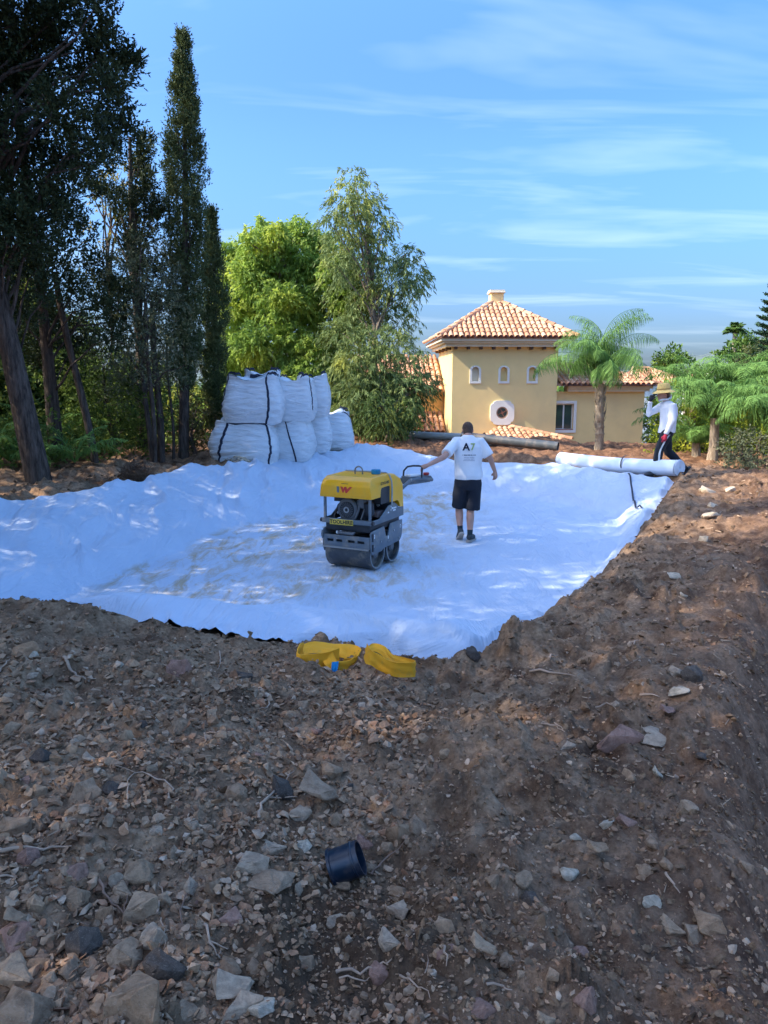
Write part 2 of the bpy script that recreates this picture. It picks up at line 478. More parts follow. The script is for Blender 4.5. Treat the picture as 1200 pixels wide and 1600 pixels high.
# dry reddish dust on the far bank, olive ground beyond
mr2 = nt.nodes.new('ShaderNodeMapRange'); mr2.inputs['From Min'].default_value = 14.0; mr2.inputs['From Max'].default_value = 18.5
nt.links.new(sepn.outputs['Y'], mr2.inputs['Value'])
c = mix(nt, mr2.outputs[0], c, mix(nt, ramp(nt, med, 0.35, 0.65), (0.15, 0.075, 0.045), (0.42, 0.22, 0.12)))
mr3 = nt.nodes.new('ShaderNodeMapRange'); mr3.inputs['From Min'].default_value = 24.0; mr3.inputs['From Max'].default_value = 34.0
nt.links.new(sepn.outputs['Y'], mr3.inputs['Value'])
c = mix(nt, mr3.outputs[0], c, mix(nt, big, (0.05, 0.07, 0.025), (0.10, 0.12, 0.05)))
# damp dark soil dug out round the pipe, along the sheet
wet = nt.nodes.new('ShaderNodeMapping'); wet.vector_type = 'POINT'
wet.inputs['Location'].default_value = (0.10 / 0.42, -2.05 / 0.62, 0); wet.inputs['Scale'].default_value = (1 / 0.42, 1 / 0.62, 0)
nt.links.new(OBJ, wet.inputs[0])
gl = nt.nodes.new('ShaderNodeVectorMath'); gl.operation = 'LENGTH'; nt.links.new(wet.outputs[0], gl.inputs[0])
wr = nt.nodes.new('ShaderNodeMapRange'); wr.inputs['From Min'].default_value = 1.3; wr.inputs['From Max'].default_value = 0.5
nt.links.new(gl.outputs['Value'], wr.inputs['Value'])
wm = nt.nodes.new('ShaderNodeMath'); wm.operation = 'MULTIPLY'; wm.inputs[1].default_value = 0.8; nt.links.new(wr.outputs[0], wm.inputs[0])
c = mix(nt, wm.outputs[0], c, (0.09, 0.052, 0.030))
c = mix(nt, ramp(nt, fine, 0.35, 0.75, (0.55,) * 3, (1.35,) * 3), (0, 0, 0), c, 'MULTIPLY') if False else c
k = mix(nt, 1.0, c, ramp(nt, fine, 0.30, 0.72, (0.42, 0.40, 0.38), (1.0, 1.0, 1.0)), 'MULTIPLY')
k = mix(nt, ramp(nt, spk, 0.66, 0.74, (0, 0, 0), (0.55,) * 3), k, (0.30, 0.26, 0.22))
nt.links.new(k, b.inputs['Base Color'])
b.inputs['Roughness'].default_value = 0.95; b.inputs['Specular IOR Level'].default_value = 0.15
hsum = nt.nodes.new('ShaderNodeMath'); hsum.operation = 'MULTIPLY_ADD'; hsum.inputs[1].default_value = 0.4
nt.links.new(spk, hsum.inputs[0]); nt.links.new(fine, hsum.inputs[2])
bump(nt, b, hsum.outputs[0], 0.9, 0.02)

ang = np.concatenate([np.linspace(-33.5, 33.5, 530), np.linspace(33.5, 326.5, 80)[1:-1]])
ang = np.radians(ang)
rad_ = np.concatenate([[0.3, 0.6, 0.9, 1.15], np.geomspace(1.3, 26, 450), np.geomspace(26.5, 9000, 50)])
NA, NR = len(ang), len(rad_)
AA, RR = np.meshgrid(ang, rad_)
GX, GY = RR * np.sin(AA), RR * np.cos(AA)
GZ = ground_z(GX, GY)
V = np.stack([GX, GY, GZ], -1).reshape(-1, 3)
V = np.vstack([V, [[0, 0, gz(0, 0)]]])
i, j = np.meshgrid(np.arange(NR - 1), np.arange(NA), indexing='ij')
j2 = (j + 1) % NA
F = np.stack([i * NA + j, (i + 1) * NA + j, (i + 1) * NA + j2, i * NA + j2], -1).reshape(-1, 4)[:, ::-1]
jj = np.arange(NA)
F0 = np.stack([jj, (jj + 1) % NA, np.full(NA, NR * NA)], -1)[:, ::-1]
ground = tag(link('ground', mesh_np('ground', V, [F, F0]), m_soil), kind='structure')

# ------------------------------------------------------------------ white geotextile sheet
def poly_at(pts, n):
    P = np.array(pts, float); L = np.concatenate([[0], np.cumsum(np.hypot(*np.diff(P, axis=0).T))])
    t = np.linspace(0, L[-1], n)
    Q = np.stack([np.interp(t, L, P[:, 0]), np.interp(t, L, P[:, 1])], -1)
    for _ in range(max(2, n // 60)):
        Q[1:-1] = (Q[:-2] + 2 * Q[1:-1] + Q[2:]) / 4
    return Q
NU, NV = 310, 330
E_front = poly_at(OUTL[0:10], NU); E_right = poly_at(OUTL[9:15], NV)
E_back = poly_at([OUTL[22], OUTL[21], OUTL[20], OUTL[19], OUTL[18], OUTL[17], OUTL[16], OUTL[15], OUTL[14]], NU)
E_left = poly_at([OUTL[0], OUTL[27], OUTL[26], OUTL[25], OUTL[24], OUTL[23], OUTL[22]], NV)
u = np.linspace(0, 1, NU); vv = np.linspace(0, 1, NV)
# arc-length spacing denser towards the camera
U, Vv = np.meshgrid(u, vv)
def C(E, t): # sample curve
    k = t * (len(E) - 1); a = np.floor(k).astype(int).clip(0, len(E) - 2); f = (k - a)[..., None]
    return E[a] * (1 - f) + E[a + 1] * f
Vs = Vv ** 1.25
c0, c1, d0, d1 = C(E_front, U), C(E_back, U), C(E_left, Vs), C(E_right, Vs)
U3, V3 = U[..., None], Vs[..., None]
XY = (1 - V3) * c0 + V3 * c1 + (1 - U3) * d0 + U3 * d1 - ((1 - U3) * (1 - V3) * c0[0, 0] + U3 * (1 - V3) * c0[0, -1] + (1 - U3) * V3 * c1[-1, 0] + U3 * V3 * c1[-1, -1])
sx, sy = XY[..., 0], XY[..., 1]
base = macro(sx, sy)
sdP = poly_sd(sx, sy, PIT)                      # <0 on the floor
sdO = -poly_sd(sx, sy, OUTL)                    # >0 inside the sheet
def ridged(n, p=1.6): return (1 - np.abs(np.clip(n, -1, 1))) ** p
left = sstep(0.2, -0.4, sx - (-3.2 + (sy - 8) * 0.33)) * sstep(0, 0.3, sdP)
q1 = (sx * 0.50 + sy * 0.866); q2 = (sx * 0.866 - sy * 0.50)       # along / across the left bank
wz = np.zeros_like(sx)
# creases running obliquely down the left bank
a1 = q1 * 1.00 + q2 * 1.0; a2 = -q1 * 0.35 + q2 * 1.0
wr_ = gnoise(sx * 0.8, sy * 0.8, 11)
wz += left * (0.125 * ridged(gnoise(a1 * 1.15 + wr_ * 0.7, a2 * 0.30, 2), 2.5) + 0.042 * ridged(gnoise(a1 * 3.1 + wr_, a2 * 0.55, 3), 2.2) + 0.016 * gnoise(a1 * 8, a2 * 1.0, 4))
# floor: flattened by the roller, low long creases in the rolling direction
fl = sstep(0.25, -0.2, sdP)
wz += fl * (0.014 * ridged(gnoise(sx * 3.2 - sy * 0.9, sx * 0.6 + sy * 0.9, 6), 3) + 0.006 * gnoise(sx * 6, sy * 3.2, 7) + 0.010 * gnoise(sx * 1.3, sy * 1.3, 9))
# right and back: loose soft waves, elongated across the view
rb = (1 - fl) * (1 - left)
wz += rb * (0.040 * ridged(gnoise(sx * 0.55, sy * 1.9 + wr_ * 0.5, 12), 2) + 0.018 * ridged(gnoise(sx * 1.5 + wr_, sy * 3.3, 14), 2) + 0.008 * gnoise(sx * 5, sy * 6, 15))
wz += rb * sstep(14.5, 16.0, sy) * sstep(3.6, 2.8, sx) * 0.09 * ridged(gnoise(sx * 0.9, sy * 1.1, 21), 2)
wz += (1 - left) * sstep(9.5, 11.5, sy) * sstep(0.6, 2.2, sx - 0.15 * (sy - 9)) * (0.055 * ridged(gnoise(sx * 0.5 + sy * 0.35 + wr_ * .4, sy * 1.1 - sx * .3, 22), 2.2))
wz += 0.010 * gnoise(sx * 2.2, sy * 2.2, 8)
# puffed fold at the front edge, scalloped where it is bunched up, curled edge on top of the lip
fr = sstep(1.05, 0.25, sdO) * sstep(8.5, 7.0, sy) * sstep(-3.0, -2.0, sx) * sstep(0.9, 0.5, sx)
wz += fr * (0.10 + 0.05 * gnoise(sx * 1.1, sy * 0.6, 31)) * np.sin(np.clip(sdO / 1.05, 0, 1) * pi)
edge = sstep(0.20, 0.0, sdO) * sstep(7.5, 6.5, sy) * sstep(-1.95, -1.7, sx) * sstep(-0.55, -0.85, sx)
wz += edge * (-0.05 + 0.10 * np.abs(gnoise(sx * 5.2, sx * 0 + 1.3, 33)) * sstep(-0.6, 0.4, gnoise(sx * 1.9, sy * 0, 34)) + 0.05 * np.abs(gnoise(sx * 13, sy * 0, 35)))
# a drawn fold from the middle of the front edge to its right corner
fx = np.interp(sx, [-1.0, -0.6, 0.3, 0.7], [6.05, 5.95, 5.6, 5.45])
wz += 0.075 * np.exp(-((sy - fx) / 0.11) ** 2) * sstep(-1.2, -0.7, sx) * sstep(0.85, 0.6, sx)
# top-left rim scallops
rim = sstep(0.25, 0.0, sdO) * left
wz += rim * (0.03 + 0.045 * gnoise(q1 * 1.7, q2 * 0.1, 35))
tuck = sstep(0.14, 0.0, sdO) * (1 - left) * (1 - edge)
tuck = np.maximum(tuck, sstep(0.22, 0.0, sdO) * sstep(-1.75, -2.0, sx) * sstep(7.5, 6.8, sy))
sz = base + 0.015 + wz * (1 - tuck) - 0.06 * tuck
# ragged outline
out_n = sstep(0.35, 0.0, sdO)
jx = out_n * 0.07 * gnoise(sx * 2.6, sy * 2.6, 51); jy = out_n * 0.07 * gnoise(sx * 2.6, sy * 2.6, 52)
fp = np.stack([sx + jx, sy + jy, sz], -1).reshape(-1, 3)
i, j = np.meshgrid(np.arange(NV - 1), np.arange(NU - 1), indexing='ij')
F = np.stack([i * NU + j, i * NU + j + 1, (i + 1) * NU + j + 1, (i + 1) * NU + j], -1).reshape(-1, 4)
SHEET = (fp.reshape(NV, NU, 3), NU, NV)

m_sheet, nt, b = new_mat('white_geotextile')
tc = nt.nodes.new('ShaderNodeTexCoord'); OBJ = tc.outputs['Object']
mp = nt.nodes.new('ShaderNodeMapping'); mp.inputs['Rotation'].default_value = (0, 0, R(-22)); mp.inputs['Scale'].default_value = (1.0, 0.35, 1)
nt.links.new(OBJ, mp.inputs[0])
sp = nt.nodes.new('ShaderNodeSeparateXYZ'); nt.links.new(OBJ, sp.inputs[0])
st = noise(nt, 4.2, 8, 0.74, mp.outputs[0], dist=0.6)
st2 = noise(nt, 0.75, 3, 0.5, OBJ)
# soil rubbed in where the roller has gone over the floor
flo = nt.nodes.new('ShaderNodeMapRange'); flo.inputs['From Min'].default_value = -0.66; flo.inputs['From Max'].default_value = -0.73
nt.links.new(sp.outputs['Z'], flo.inputs['Value'])
rgt = nt.nodes.new('ShaderNodeMath'); rgt.operation = 'MULTIPLY_ADD'; rgt.inputs[1].default_value = -0.22
nt.links.new(sp.outputs['Y'], rgt.inputs[0]); nt.links.new(sp.outputs['X'], rgt.inputs[2])
rr = nt.nodes.new('ShaderNodeMapRange'); rr.inputs['From Min'].default_value = -0.9; rr.inputs['From Max'].default_value = -2.2
nt.links.new(rgt.outputs[0], rr.inputs['Value'])
m1 = nt.nodes.new('ShaderNodeMath'); m1.operation = 'MULTIPLY'; nt.links.new(flo.outputs[0], m1.inputs[0]); nt.links.new(rr.outputs[0], m1.inputs[1])
m2 = nt.nodes.new('ShaderNodeMath'); m2.operation = 'MULTIPLY'; nt.links.new(m1.outputs[0], m2.inputs[0]); nt.links.new(ramp(nt, st, 0.46, 0.60, (0, 0, 0), (1.0,) * 3), m2.inputs[1])
m3 = nt.nodes.new('ShaderNodeMath'); m3.operation = 'MULTIPLY'; nt.links.new(m2.outputs[0], m3.inputs[0]); nt.links.new(ramp(nt, st2, 0.34, 0.50), m3.inputs[1])
c = mix(nt, ramp(nt, noise(nt, 1.6, 4, 0.6, OBJ), 0.3, 0.7), (0.51, 0.57, 0.66), (0.58, 0.635, 0.72))
c = mix(nt, m3.outputs[0], c, (0.46, 0.35, 0.22))
spots = noise(nt, 7.0, 7, 0.8, OBJ)
c = mix(nt, ramp(nt, spots, 0.70, 0.76, (0, 0, 0), (0.5,) * 3), c, (0.35, 0.29, 0.22))
nt.links.new(c, b.inputs['Base Color']); b.inputs['Roughness'].default_value = 0.8; b.inputs['Specular IOR Level'].default_value = 0.25
b.inputs['Sheen Weight'].default_value = 0.15
hb = nt.nodes.new('ShaderNodeMath'); hb.operation = 'MULTIPLY_ADD'; hb.inputs[1].default_value = 0.12
nt.links.new(noise(nt, 240, 2, 0.6, OBJ), hb.inputs[0]); nt.links.new(noise(nt, 9, 5, 0.6, mp.outputs[0]), hb.inputs[2])
cr_n = noise(nt, 1.7, 5, 0.62, mp.outputs[0], dist=0.9)
ab = nt.nodes.new('ShaderNodeMath'); ab.operation = 'SUBTRACT'; ab.inputs[1].default_value = 0.5; nt.links.new(cr_n, ab.inputs[0])
ab2 = nt.nodes.new('ShaderNodeMath'); ab2.operation = 'ABSOLUTE'; nt.links.new(ab.outputs[0], ab2.inputs[0])
ab3 = nt.nodes.new('ShaderNodeMath'); ab3.operation = 'MULTIPLY_ADD'; ab3.inputs[1].default_value = -4.0; nt.links.new(ramp(nt, ab2.outputs[0], 0.0, 0.10), ab3.inputs[0]); ab3.inputs[1].default_value = -0.9
nt.links.new(hb.outputs[0], ab3.inputs[2])
bump(nt, b, ab3.outputs[0], 0.6, 0.022)
sheet = link('geotextile_sheet', mesh_np('geotextile_sheet', fp, F), m_sheet)
tag(sheet, 'large white geotextile sheet spread over the floor and banks of the dug pit', 'ground sheet')
# ------------------------------------------------------------------ stones
def rock_shape(seed, n=16, flat=0.7, sub=1, rough=0.05):
    """angular broken stone: hull of random points, faces broken up a little"""
    r_ = random.Random(seed)
    bm = bmesh.new()
    for _ in range(n):
        v = Vector((r_.gauss(0, 1), r_.gauss(0, 1), r_.gauss(0, 1))).normalized()
        v = v * r_.uniform(0.78, 1.0); v.z *= flat; v.x *= r_.choice((1.0, 1.0, 1.15))
        bm.verts.new(v)
    bmesh.ops.convex_hull(bm, input=bm.verts[:])
    bmesh.ops.delete(bm, geom=[v for v in bm.verts if not v.link_faces], context='VERTS')
    if sub:
        bmesh.ops.bevel(bm, geom=bm.edges[:], offset=0.06, segments=1, profile=0.6, affect='EDGES', clamp_overlap=True)
        bmesh.ops.triangulate(bm, faces=bm.faces[:])
        if sub > 1:
            bmesh.ops.subdivide_edges(bm, edges=bm.edges[:], cuts=1, use_grid_fill=True)
        for v in bm.verts:
            a = np.array([v.co.x * 2.3 + seed]); b_ = np.array([v.co.y * 2.3 + v.co.z * 1.7])
            v.co += v.co.normalized() * (rough * 1.5 * float(gnoise(a, b_, seed)[0]) + rough * 0.8 * float(gnoise(a * 3, b_ * 3, seed + 1)[0]))
    bmesh.ops.recalc_face_normals(bm, faces=bm.faces[:])
    me = bpy.data.meshes.new('stone'); bm.to_mesh(me); bm.free()
    if sub:
        me.polygons.foreach_set('use_smooth', [True] * len(me.polygons)); me.set_sharp_from_angle(angle=R(40))
    return me

def stone_mat(name, cols, island=False):
    m, nt, b = new_mat(name)
    tc = nt.nodes.new('ShaderNodeTexCoord')
    if island:
        g = nt.nodes.new('ShaderNodeNewGeometry'); rnd = g.outputs['Random Per Island']; vec = tc.outputs['Object']; sc = 26.0
    else:
        g = nt.nodes.new('ShaderNodeObjectInfo'); rnd = g.outputs['Random']; sc = 2.2
        add = nt.nodes.new('ShaderNodeVectorMath'); add.operation = 'ADD'
        nt.links.new(tc.outputs['Object'], add.inputs[0]); nt.links.new(g.outputs['Location'], add.inputs[1]); vec = add.outputs[0]
    r = nt.nodes.new('ShaderNodeValToRGB'); el = r.color_ramp.elements; r.color_ramp.interpolation = 'LINEAR'
    el[0].position, el[0].color = 0, (*cols[0], 1); el[1].position, el[1].color = 1, (*cols[-1], 1)
    for q, c_ in enumerate(cols[1:-1]):
        e = el.new((q + 1) / (len(cols) - 1)); e.color = (*c_, 1)
    nt.links.new(rnd, r.inputs[0])
    f = noise(nt, sc, 7, 0.72, vec, dist=0.4); f2 = noise(nt, sc * 6, 5, 0.7, vec)
    c = mix(nt, ramp(nt, f, 0.35, 0.68, (0.62,) * 3, (1.0,) * 3), (0, 0, 0), r.outputs[0]) if False else mix(nt, 1.0, r.outputs[0], ramp(nt, f, 0.32, 0.68, (0.50, 0.47, 0.44), (1.15, 1.12, 1.06)), 'MULTIPLY')
    c = mix(nt, ramp(nt, f2, 0.56, 0.72, (0, 0, 0), (0.5,) * 3), c, (0.52, 0.42, 0.31))       # lichen and dry dust
    c = mix(nt, ramp(nt, f, 0.60, 0.75, (0, 0, 0), (0.45,) * 3), c, (0.22, 0.14, 0.09))       # clinging earth
    nt.links.new(c, b.inputs['Base Color']); b.inputs['Roughness'].default_value = 0.88; b.inputs['Specular IOR Level'].default_value = 0.25
    h = nt.nodes.new('ShaderNodeMath'); h.operation = 'MULTIPLY_ADD'; h.inputs[1].default_value = 0.35
    nt.links.new(f2, h.inputs[0]); nt.links.new(f, h.inputs[2])
    bump(nt, b, h.outputs[0], 0.6, 0.05 if not island else 0.006)
    return m
m_stone = stone_mat('grey_brown_stone', [(0.46, 0.275, 0.155), (0.50, 0.32, 0.195), (0.38, 0.24, 0.148), (0.60, 0.40, 0.25), (0.48, 0.295, 0.175)])
m_stone_blue = stone_mat('blue_grey_stone', [(0.54, 0.385, 0.265), (0.60, 0.44, 0.31)])
m_stone_tan = stone_mat('tan_stone', [(0.48, 0.32, 0.20), (0.44, 0.30, 0.20)])
m_stone_pink = stone_mat('reddish_stone', [(0.46, 0.27, 0.20), (0.40, 0.22, 0.16)])
m_stone_pale = stone_mat('pale_stone', [(0.66, 0.54, 0.40), (0.72, 0.60, 0.46)])
m_stone_dark = stone_mat('dark_stone', [(0.15, 0.115, 0.09), (0.12, 0.095, 0.08)])
m_rubble = stone_mat('rubble_stone', [(0.27, 0.145, 0.080), (0.50, 0.305, 0.175), (0.36, 0.225, 0.138), (0.21, 0.108, 0.062), (0.62, 0.41, 0.26), (0.41, 0.205, 0.112), (0.36, 0.215, 0.122), (0.62, 0.445, 0.315)], True)

shapes = {}
def shape(seed, flat, mat):
    key = (seed, flat, mat.name)
    if key not in shapes:
        me = rock_shape(seed, 9 + seed % 8, flat, 2, 0.075); me.materials.append(mat); shapes[key] = me
    return shapes[key]

# stones one can point to: photo x, y, width px, height/width, tint, label
HERO = [
 (215, 1560, 78, 1.05, m_stone, 'largest squared stone at the bottom edge, left of the two blue-grey ones'),
 (28, 1580, 62, 0.9, m_stone, 'big brown stone cut by the bottom left corner'),
 (28, 1520, 56, 0.65, m_stone, 'rounded brown stone just above the bottom left corner stone'),
 (20, 1462, 50, 0.6, m_stone_pink, 'pinkish wedge-shaped stone at the left edge'),
 (50, 1505, 34, 0.8, m_stone, 'small rounded stone right of the brown rounded one at the lower left'),
 (107, 1517, 26, 1.5, m_stone_tan, 'narrow upright tan stone at the lower left'),
 (197, 1495, 50, 0.75, m_stone_tan, 'tan block above the largest squared stone'),
 (255, 1512, 58, 0.55, m_stone_dark, 'dark slanted slab right of the tan block'),
 (292, 1543, 26, 0.6, m_stone, 'small oval pebble right of the dark slanted slab'),
 (355, 1548, 54, 0.7, m_stone_blue, 'blue-grey block upper of the pair at the bottom edge'),
 (372, 1588, 58, 0.6, m_stone_blue, 'blue-grey block lower of the pair at the bottom edge'),
 (358, 1515, 36, 0.7, m_stone, 'flat grey stone just above the upper blue-grey block'),
 (400, 1508, 30, 0.95, m_stone, 'rounded grey stone on the dark soil below the black pipe'),
 (405, 1572, 40, 0.55, m_stone_pale, 'flat pale stone right of the lower blue-grey block'),
 (285, 1588, 46, 0.4, m_stone_tan, 'long tan sliver lying at the bottom edge'),
 (240, 1465, 40, 1.2, m_stone_blue, 'tall grey splinter stone in the lower left rubble'),
 (220, 1415, 54, 1.25, m_stone, 'large brown leaning slab in the middle of the left rubble'),
 (213, 1363, 42, 1.0, m_stone_tan, 'rounded tan stone above the large leaning slab'),
 (194, 1393, 32, 0.85, m_stone, 'grey-brown stone wedged left of the leaning slab'),
 (162, 1430, 26, 1.6, m_stone, 'upright grey slab standing left of the leaning slab'),
 (172, 1377, 20, 1.4, m_stone_blue, 'small pale grey splinter above the upright slab'),
 (118, 1362, 34, 0.8, m_stone_pink, 'three-cornered pinkish stone in the left rubble'),
 (130, 1475, 52, 0.9, m_stone_dark, 'dark reddish stone half buried at lower left'),
 (22, 1290, 42, 0.9, m_stone, 'upright pale brown stone at the left edge above the long root'),
 (62, 1290, 24, 1.0, m_stone, 'small brown stone beside the upright one at the left edge'),
 (18, 1440, 30, 1.0, m_stone, 'broken grey stone at the left edge above the pinkish wedge'),
 (128, 1240, 40, 1.3, m_stone_tan, 'yellowish brown slab standing in the upper left rubble'),
 (176, 1232, 30, 0.8, m_stone_dark, 'dark blocky stone right of the yellowish slab'),
 (135, 1262, 26, 0.9, m_stone_tan, 'tan chip below the yellowish slab'),
 (330, 1383, 28, 1.3, m_stone, 'egg-shaped grey stone left of the flat tan slab'),
 (302, 1385, 28, 0.9, m_stone_blue, 'grey angular stone left of the egg-shaped one'),
 (256, 1408, 26, 1.1, m_stone, 'grey block in the middle of the left rubble'),
 (392, 1350, 56, 0.62, m_stone_blue, 'large pale blue-grey stone left of the black pipe'),
 (418, 1376, 66, 0.45, m_stone_tan, 'long flat tan slab just below the large blue-grey stone'),
 (425, 1322, 40, 0.6, m_stone_blue, 'grey stone above the large blue-grey one'),
 (472, 1322, 26, 0.6, m_stone_pale, 'pale flat pebble above left of the pipe'),
 (460, 1390, 14, 1.4, m_stone_blue, 'small upright chip right of the flat tan slab'),
 (482, 1375, 18, 1.0, m_stone, 'tan chip left of the pipe mouth'),
 (370, 1240, 38, 0.95, m_stone, 'rounded boulder above the forked pale root'),
 (517, 1203, 34, 0.9, m_stone, 'pale blocky stone in the middle of the rubble slope'),
 (440, 1233, 46, 1.0, m_stone_dark, 'dark slab right behind the forked pale root'),
 (495, 1240, 52, 1.1, m_stone_tan, 'big rusty brown stone right of the forked root'),
 (465, 1275, 36, 0.85, m_stone_blue, 'light grey broken stone below the forked root'),
 (580, 1238, 26, 0.9, m_stone, 'rounded grey stone right of the rusty brown one'),
 (570, 1310, 30, 0.9, m_stone_pink, 'pinkish stone just above the black pipe'),
 (624, 1292, 52, 1.15, m_stone, 'large dark boulder left one of the pair right of the pipe'),
 (657, 1290, 36, 1.0, m_stone, 'dark boulder right one of the pair right of the pipe'),
 (605, 1325, 24, 1.0, m_stone, 'small stone at the foot of the pair of boulders'),
 (626, 1420, 34, 0.65, m_stone_blue, 'pale grey block in the soil right of the pipe'),
 (620, 1393, 26, 0.7, m_stone, 'grey-brown block just above the pale grey block right of the pipe'),
 (612, 1467, 36, 1.05, m_stone_blue, 'blue-grey upright block below the pipe to the right'),
 (694, 1450, 30, 1.0, m_stone, 'brown pyramid-shaped stone in the lower middle'),
 (807, 1375, 26, 0.9, m_stone_tan, 'tan upright stone in the lower middle right'),
 (770, 1375, 22, 1.1, m_stone, 'grey flake left of the tan upright stone'),
 (830, 1405, 26, 1.0, m_stone_dark, 'dark pointed flake right of the tan upright stone'),
 (890, 1365, 28, 0.7, m_stone_pale, 'pale pinkish stone in the right foreground soil'),
 (1080, 1260, 36, 0.9, m_stone_blue, 'pale blue-green flat stone on the right slope'),
 (1022, 1213, 20, 1.2, m_stone_pale, 'small white upright stone on the right slope'),
 (970, 1158, 66, 0.5, m_stone_pink, 'large pinkish slab lying on the right path'),
 (1022, 1152, 60, 0.28, m_stone_blue, 'long flat grey slab right of the pinkish slab'),
 (980, 1278, 30, 0.8, m_stone_pink, 'red-tinged rounded stone on the right slope'),
 (950, 1285, 22, 0.8, m_stone_pale, 'small pale stone left of the red-tinged one'),
 (1025, 1318, 28, 0.7, m_stone_tan, 'tan chunk on the right slope below the red-tinged stone'),
 (900, 1310, 18, 0.6, m_stone_pale, 'round whitish pebble in the middle right'),
 (870, 1322, 22, 0.6, m_stone, 'flat grey pebble left of the whitish one'),
 (1110, 1445, 44, 0.75, m_stone, 'rounded stone embedded in the right-hand bank'),
 (1052, 1447, 34, 0.6, m_stone, 'pale brown stone left of the rounded one in the bank'),
 (1090, 1465, 36, 0.8, m_stone_tan, 'tan stone embedded below the rounded one in the bank'),
 (1006, 1408, 26, 0.9, m_stone_pale, 'pale angular chip above the dark hollow at lower right'),
 (918, 1565, 34, 1.3, m_stone_pink, 'reddish standing shard near the bottom edge, right of centre'),
 (1085, 1052, 34, 0.9, m_stone_dark, 'dark brown egg-shaped stone beside the sunlit patch on the ridge'),
 (1058, 1050, 24, 0.7, m_stone_blue, 'grey stone left of the dark egg-shaped one'),
 (1066, 1078, 36, 0.4, m_stone_pale, 'flat pale slab in front of the dark egg-shaped stone'),
 (1040, 1115, 26, 0.8, m_stone_pink, 'reddish stone on the ridge in front of the flat pale slab'),
 (887, 1168, 26, 0.5, m_stone_blue, 'flat blue-grey stone on the path left of the pinkish slab'),
 (918, 1158, 22, 0.7, m_stone, 'grey chip right of the flat blue-grey stone'),
 (1108, 763, 26, 0.65, m_stone_pale, 'large whitish rock on the ridge beyond the end of the fabric roll'),
 (1142, 763, 18, 0.6, m_stone_pale, 'smaller whitish rock right of the large one on the ridge'),
 (1116, 789, 16, 0.6, m_stone_pale, 'pale rock below the two whitish ones on the far ridge'),
 (1112, 805, 28, 0.4, m_stone_pale, 'flat pale rock lying on the far ridge'),
 (1101, 840, 14, 1.0, m_stone_pale, 'small pale chip on the far ridge below the flat rock'),
 (1054, 900, 20, 0.6, m_stone_pale, 'pale broken stone midway along the right ridge'),
 (1068, 930, 12, 0.8, m_stone_pale, 'small light stone lower along the right ridge'),
 (278, 1047, 40, 0.9, m_stone_pink, 'reddish brown stone set in the left heap face'),
 (26, 1018, 34, 0.7, m_stone, 'brown stone half buried on the left heap'),
 (52, 1024, 15, 1.0, m_stone_pale, 'small pale square stone on the left heap'),
 (188, 1038, 10, 0.9, m_stone_pale, 'tiny pale stone on the left heap face'),
 (378, 1057, 32, 0.6, m_stone_dark, 'dark lump under the bunched edge of the sheet'),
 (415, 1068, 26, 0.8, m_stone, 'grey stone below the bunched edge of the sheet, left of the yellow sling'),
 (598, 1022, 18, 0.9, m_stone_dark, 'dark stone caught in the right-hand yellow sling'),
 (355, 1065, 16, 0.8, m_stone, 'small stone left of the dark lump'),
 (740, 1022, 26, 0.9, m_stone_dark, 'dark clod against the right front corner of the sheet'),
 (560, 1268, 24, 0.7, m_stone, 'grey chip above the pinkish stone by the pipe'),
 (410, 1152, 22, 0.6, m_stone, 'flat stone in the upper rubble left of centre'),
 (275, 1335, 24, 1.0, m_stone_tan, 'tan stone in the thick of the left rubble'),
 (155, 1325, 22, 0.9, m_stone, 'grey pebble beside the end of the long root'),
 (157, 1250, 18, 0.8, m_stone, 'grey stone below the dark blocky one'),
 (60, 1180, 26, 1.0, m_stone_dark, 'dark stone on the upper left slope'),
 (88, 1182, 24, 0.9, m_stone, 'brown stone next to the dark one on the upper left slope'),
 (755, 1095, 0, 0, None, ''),
]
def place_stone(u, v, wpx, ratio, mat, label, seed, p=None, group=None, sink=0.42):
    p = p or on_ground(u, v)
    d = math.hypot(p.x, p.y, p.z - CAM_Z)
    w = wpx * d * 0.97 / FPX
    flat = 0.55 if ratio < 0.55 else (0.75 if ratio < 0.9 else 0.95)
    me = shape(seed % 16, flat, mat)
    dm = [max(vv_.co[k_] for vv_ in me.vertices) - min(vv_.co[k_] for vv_ in me.vertices) for k_ in range(3)]
    h = w * min(ratio, 1.35)
    o = link('stone', me)
    o.scale = (w / dm[0], w * 0.85 / dm[1], h / dm[2])
    o.rotation_euler = (random.uniform(-.25, .25), random.uniform(-.25, .25), random.uniform(-0.5, 0.5))
    o.location = (p.x, p.y + w * 0.15, p.z + h * (0.5 - sink))
    return tag(o, label, 'stone', group)
nh = 0
for q, (u_, v_, w_, r_, m_, lab) in enumerate(HERO):
    if w_:
        p = on_ground(u_, v_ + w_ * r_ * 0.3); place_stone(u_, v_, w_, r_, m_, lab, q, p); nh += 1

